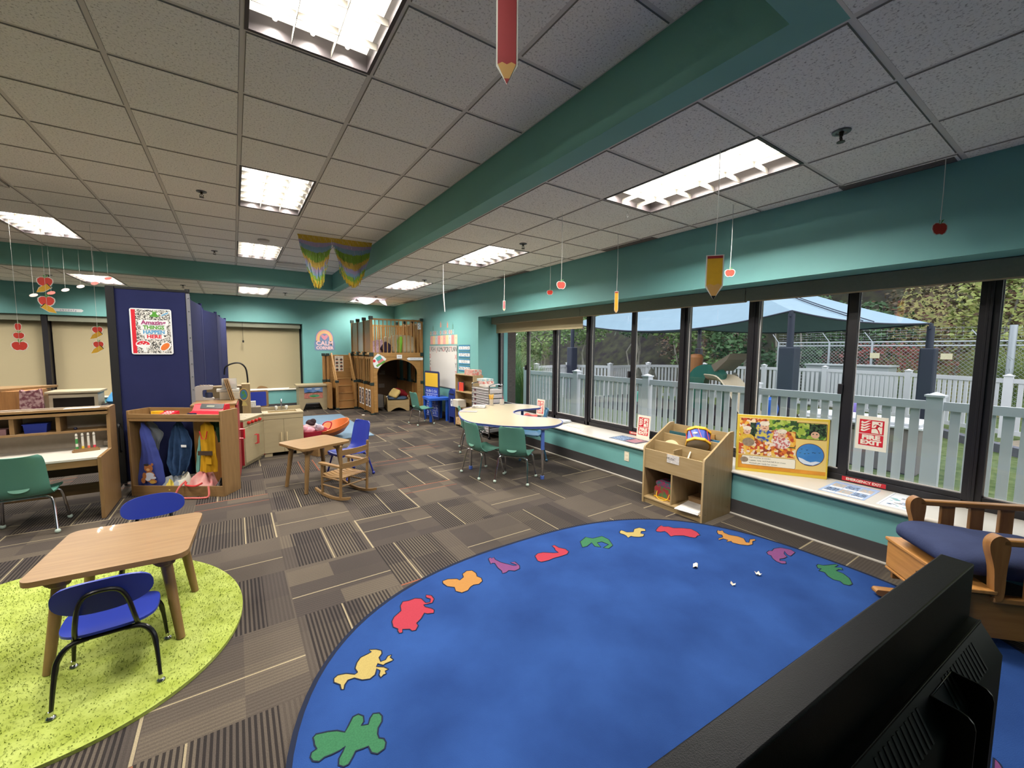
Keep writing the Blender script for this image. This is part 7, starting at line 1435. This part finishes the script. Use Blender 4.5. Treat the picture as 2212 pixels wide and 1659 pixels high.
wallsign('whiteboard', 'whiteboard bordered with alphabet letters on the window side wall', 8.62, 1.16, 1.48, .94, [pm('aluminium_trim', '9A9A9A', .4, metal=.6), pm('whiteboard_white', 'C2C0BC', .25, .02, 3), pm('letter_black', '1E1E22', .6), pm('letter_red', 'A83A36', .6)], d_wb, 'whiteboard', x=XW-.012)
def d_cal(mb, w_, h_):
    for k in range(10): mb.box(-w_/2+k*w_/10, -w_/2+(k+1)*w_/10, 0, .002, -h_/2, h_/2, k % 5); mb.text(str(k+1), .05, (-w_/2+(k+.5)*w_/10, 0, .03), U, V, .001, 5)
wallsign('number_strip', 'pastel striped chart with numbers above the whiteboard', 8.60, 1.755, 1.44, .20, [pm('st_peach', 'C9918A', .6), pm('st_sand', 'CDB48A', .6), pm('st_grey', 'A8B4B4', .6), pm('st_rose', 'C7837E', .6), pm('st_cream', 'D6B79A', .6), pm('st_ink', '7A5A4A', .6)], d_cal, 'chart')
def d_bd(mb, w_, h_):
    cs = 'HAPPY BIRTHDAY'
    for k, ch in enumerate(cs):
        if ch != ' ': mb.flat(el(-w_/2+(k+.5)*w_/14, -.0, .035, .05, 12), O0, U, V, .0005, k % 3); mb.text(ch, .07, (-w_/2+(k+.5)*w_/14, 0, -.0), U, V, .0012, 3)
wallsign('letter_banner', 'pastel letter banner stretched above the number chart', 8.68, 1.92, 1.30, .12, [pm('bn_peach', 'D0A890', .6), pm('bn_blue', '8FB4BE', .6), pm('bn_pink', 'D0A0A8', .6), pm('bn_ink', '5A6A6E', .6)], d_bd, 'banner')
for k, (y, z) in enumerate(((9.15, 2.03), (8.72, 2.09), (8.36, 2.07), (8.10, 2.03))): wallsign('paper_candle', ['leftmost tiny paper shape above the letter banner', 'peach paper shape above the middle of the letter banner', 'pink paper shape above the letter banner', 'rightmost tiny paper shape above the letter banner'][k], y, z, .06, .10, [pm('cd_peach', 'C98A78', .6) if k in (1, 2) else pm('cd_green', '5A8A7E', .6)], lambda mb, w_, h_: mb.box(-w_/2, w_/2, 0, .002, -h_/2, h_/2, 0).flat(el(0, h_/2+.02, .012, .02, 8), O0, U, V, 0, 0), 'cutout', grp='tiny paper shapes above the banner')
for k, s_ in enumerate(('Aa Bb Cc Dd', 'Ee Ff Gg Hh', 'Ii Jj Kk Ll', 'Mm Nn Oo Pp')):
    def d_al(mb, w_, h_, s_=s_):
        mb.box(-w_/2, w_/2, 0, .002, -h_/2, h_/2, 0); mb.flat(R(-w_/2+.01, w_/2-.01, -h_/2+.032, h_/2-.032), O0, U, V, .0006, 1); mb.flat(R(-w_/2+.01, w_/2-.01, h_/2-.028, h_/2-.01), O0, U, V, .0006, 2); mb.flat(R(-w_/2+.01, w_/2-.01, -h_/2+.01, -h_/2+.028), O0, U, V, .0006, 2); mb.text(s_, .075, (0, 0, 0), U, V, .0012, 3, sx=1.05)
    wallsign('alphabet_strip', 'alphabet strip showing '+s_+' beside the whiteboard', 7.57, 1.575-.14*k, .50, .125, [pm('al_navy', '2A4A66', .6), PWH, pm('al_teal', '3F86A8', .6), pm('letter_black', '1E1E22', .6)], d_al, 'chart', grp='alphabet strips beside the whiteboard')

# ================================================================== corner by the whiteboard
t = thing('pocket_chart', 'yellow and blue pocket chart with white letters standing by the whiteboard', 'chart', (3.62, 8.55, 0), -PI/2+.15)
MB().prism(rrect(.60, 1.06, .05, 4, 0, .53), .02, (0, .01, 0), U, V).build('frame', pm('navy_board', '16204A', .6), t, bevel=.004)
mb = MB(); mb.flat(R(-.26, .26, .72, 1.02), (0, -.0105, 0), U, V, .001, 0); mb.flat(R(-.26, .26, .06, .70), (0, -.0105, 0), U, V, .001, 1)
for k, s_ in enumerate(('Aa Bb Cc Dd', 'Ee Ff Gg Hh', 'Ii Jj  Kk Ll', 'Mm Nn Oo Pp', 'Qq Rr Ss Tt')): mb.text(s_, .085, (0, -.0105, .62-.12*k), U, V, .002, 2, sx=.95); mb.flat(R(-.25, .25, .555-.12*k, .562-.12*k), (0, -.0105, 0), U, V, .0022, 2)
mb.build('pocket_sheet', [pm('chart_yellow', 'C9A22A', .6), pm('chart_blue', '22409A', .5), PWH], t, smooth=0)
t = thing('plastic_table', 'small bright blue plastic table before the whiteboard', 'table', (3.62, 8.34, 0), -.12)
PB = pm('bright_blue_table', '1E4FB0', .4)
MB().prism(rrect(.46, .56, .04), .05, (0, 0, .46), U3, V3).build('tabletop', PB, t, bevel=.01)
for sx in (-1, 1):
    for sy in (-1, 1): MB().lathe([(.030, 0), (.032, .12), (.036, .14), (.036, .46)], (sx*.18, sy*.22, 0), n=16).build('leg', PB, t)
t = thing('toy_mailbox', 'navy blue toy mailbox with a rounded top and white emblem', 'toy mailbox', (3.80, 7.76, 0), -PI/2)
MB().prism([(-.15, .0), (-.11, 0), (-.10, .14), (.10, .14), (.11, 0), (.15, 0), (.15, .58)]+[(.15*math.cos(a), .58+.15*math.sin(a)) for a in [PI*k/12 for k in range(1, 12)]]+[(-.15, .58)], .18, (-.0, .10, 0), U, V).build('body', pm('mailbox_navy', '1A2C6E', .4), t, bevel=.006)
mb = MB(); mb.flat(rrect(.09, .15, .02, 4, .0, .44), (0, -.0805, 0), U, V, .0008, 0); mb.flat(spline([(-.03, .44), (-.005, .48), (.03, .475), (.005, .455), (.02, .42), (-.01, .41), (-.005, .44)], 3), (0, -.0805, 0), U, V, .0016, 1)
mb.build('emblem', [PWH, pm('emblem_navy', '1A2244', .5)], t, smooth=0); MB().box(-.10, .10, -.086, -.08, .60, .63).build('slot', BLACK, t)
# bookcase
t = thing('bookcase', 'open maple bookcase with toys and bins beside the whiteboard', 'bookcase', (3.80, 7.15, 0))
MB().box(-.11, .11, .36, .375, 0, 1.06).build('side_panel', PLY_Z, t, bevel=.002); MB().box(-.11, .11, -.375, -.36, 0, 1.06).build('side_panel', PLY_Z, t, bevel=.002)
for z in (.03, .38, .70, 1.04): MB().box(-.11, .11, -.36, .36, z, z+.018).build('shelf', PLY_Z, t, bevel=.002)
MB().box(.10, .11, -.36, .36, .03, 1.05).build('back_panel', PLY_Z, t)
for k, (c, l, y, rot) in enumerate((('C4402E', 'red', 7.34, .2), ('C9B22E', 'yellow', 7.42, -.3), ('3A5EA8', 'blue', 7.45, .5))):
    o = tag(MB().box(-.005, .005, -.07, .07, 0, .17).build('board_book', pm('cover_bright_'+l, c, .5)), 'small %s board book on the middle shelf of the maple bookcase' % l, 'book', 'board books in the bookcase', loc=(3.73+.025*k, y, .72), rz=rot)
tag(MB().box(-.09, .09, -.12, .12, 0, .15).build('white_bin', pm('frosted_white_bin', 'BDB8AE', .4), smooth=0, bevel=.008), 'frosted white drawer bin jutting from the bookcase', 'bin', loc=(3.70, 7.36, .40))
tag(MB().box(-.08, .08, -.14, .14, 0, .14).build('photo_bin', pm('photo_box_print', '8A6A48', .6, scale=20, col2='C9A878', sharp=.1), smooth=0, bevel=.004), 'box printed with brown shapes on the bottom shelf of the bookcase', 'box', loc=(3.74, 7.3, .05))
tag(MB().box(-.10, .10, -.16, .16, 0, .10).build('paper_box', pm('stripe_box', 'B8B0A4', .6, scale=22, col2='C46A60', stretch=(1, 6, 1), sharp=.1), smooth=0), 'striped carton on the top right of the bookcase', 'box', loc=(3.80, 6.98, 1.058))
# rolling drawer cart
t = thing('drawer_cart', 'chrome rolling cart with a stack of translucent white drawers', 'drawer cart', (3.72, 6.30, 0))
for y in (-.30, .30):
    MB().tube(spline([(-.14, y, .06), (-.14, y, .86), (-.12, y, .93), (.0, y, .95), (.10, y, .93), (.13, y, .86), (.13, y, .06)], 6, False), .010, n=10).build('frame_tube', CHROME, t)
for x in (-.14, .13): MB().cyl((x, -.30, .88), (x, .30, .88), .008, n=10).cyl((x, -.30, .10), (x, .30, .10), .008, n=10).build('cross_tube', CHROME, t)
for x in (-.13, .12):
    for y in (-.29, .29): MB().cyl((x, y-.01, .025), (x, y+.01, .025), .025, n=14).cyl((x, y, .03), (x, y, .08), .007, n=8).build('caster', BLACK, t)
DRW = pm('translucent_drawer', 'B4B0B0', .35, .04, 8)
for k in range(9):
    z = .12+.084*k; d = MB().prism([(-.29, .0), (.29, 0), (.295, .066), (-.295, .066)], .27, (.13, 0, z), (0, -1, 0), (0, 0, 1)).box(-.155, -.13, -.30, .30, z+.058, z+.070).build('drawer', DRW, t, bevel=.004)
    MB().box(-.145, -.141, .16, .22, z+.015, z+.045).build('drawer_label', pm('maroon_label', '5E2A34', .5), d)
    MB().box(-.12, .12, -.28, .28, z+.002, z+.03).build('drawer_contents', pm('sheets_in_drawer', 'BDB9B4', .7, .15, 30), d)
for k, (w_, c, l) in enumerate(((.24, 'C9BFB6', 'pale carton on top of the drawer cart'), (.20, 'B85A52', 'red and white printed packet on top of the drawer cart'), (.22, '8FB4B8', 'aqua packet topping the drawer cart'))):
    tag(MB().box(-.10, .10, -w_/2, w_/2, 0, .045).build('craft_packet', pm('packet_%d' % k, c, .5, scale=30, col2='CDC8C0', sharp=.1), smooth=0, bevel=.003), l, 'packet', 'packets on the drawer cart', loc=(3.72, 6.30+.04*k, .892+.046*k), rz=.1*k)
# red papers on the sill by the far fire exit sign
tag(MB().grid(lambda a, b: ((a-.5)*.2, (b-.5)*.3, .01+.02*math.sin(a*7)*math.sin(b*5)), 12, 12, t=.002).build('red_tissue', pm('coral_tissue', 'C4554A', .7, .12, 20)), 'crumpled coral tissue on the sill behind the kidney table', 'tissue', loc=(4.12, 5.55, .43))
tag(MB().box(-.06, .06, -.05, .05, 0, .06).build('clear_box', pm('clear_tan_plastic', 'A39A88', .3, .1, 20), bevel=.004), 'small clear box on the sill beside the coral tissue', 'box', loc=(4.16, 5.28, .4205))
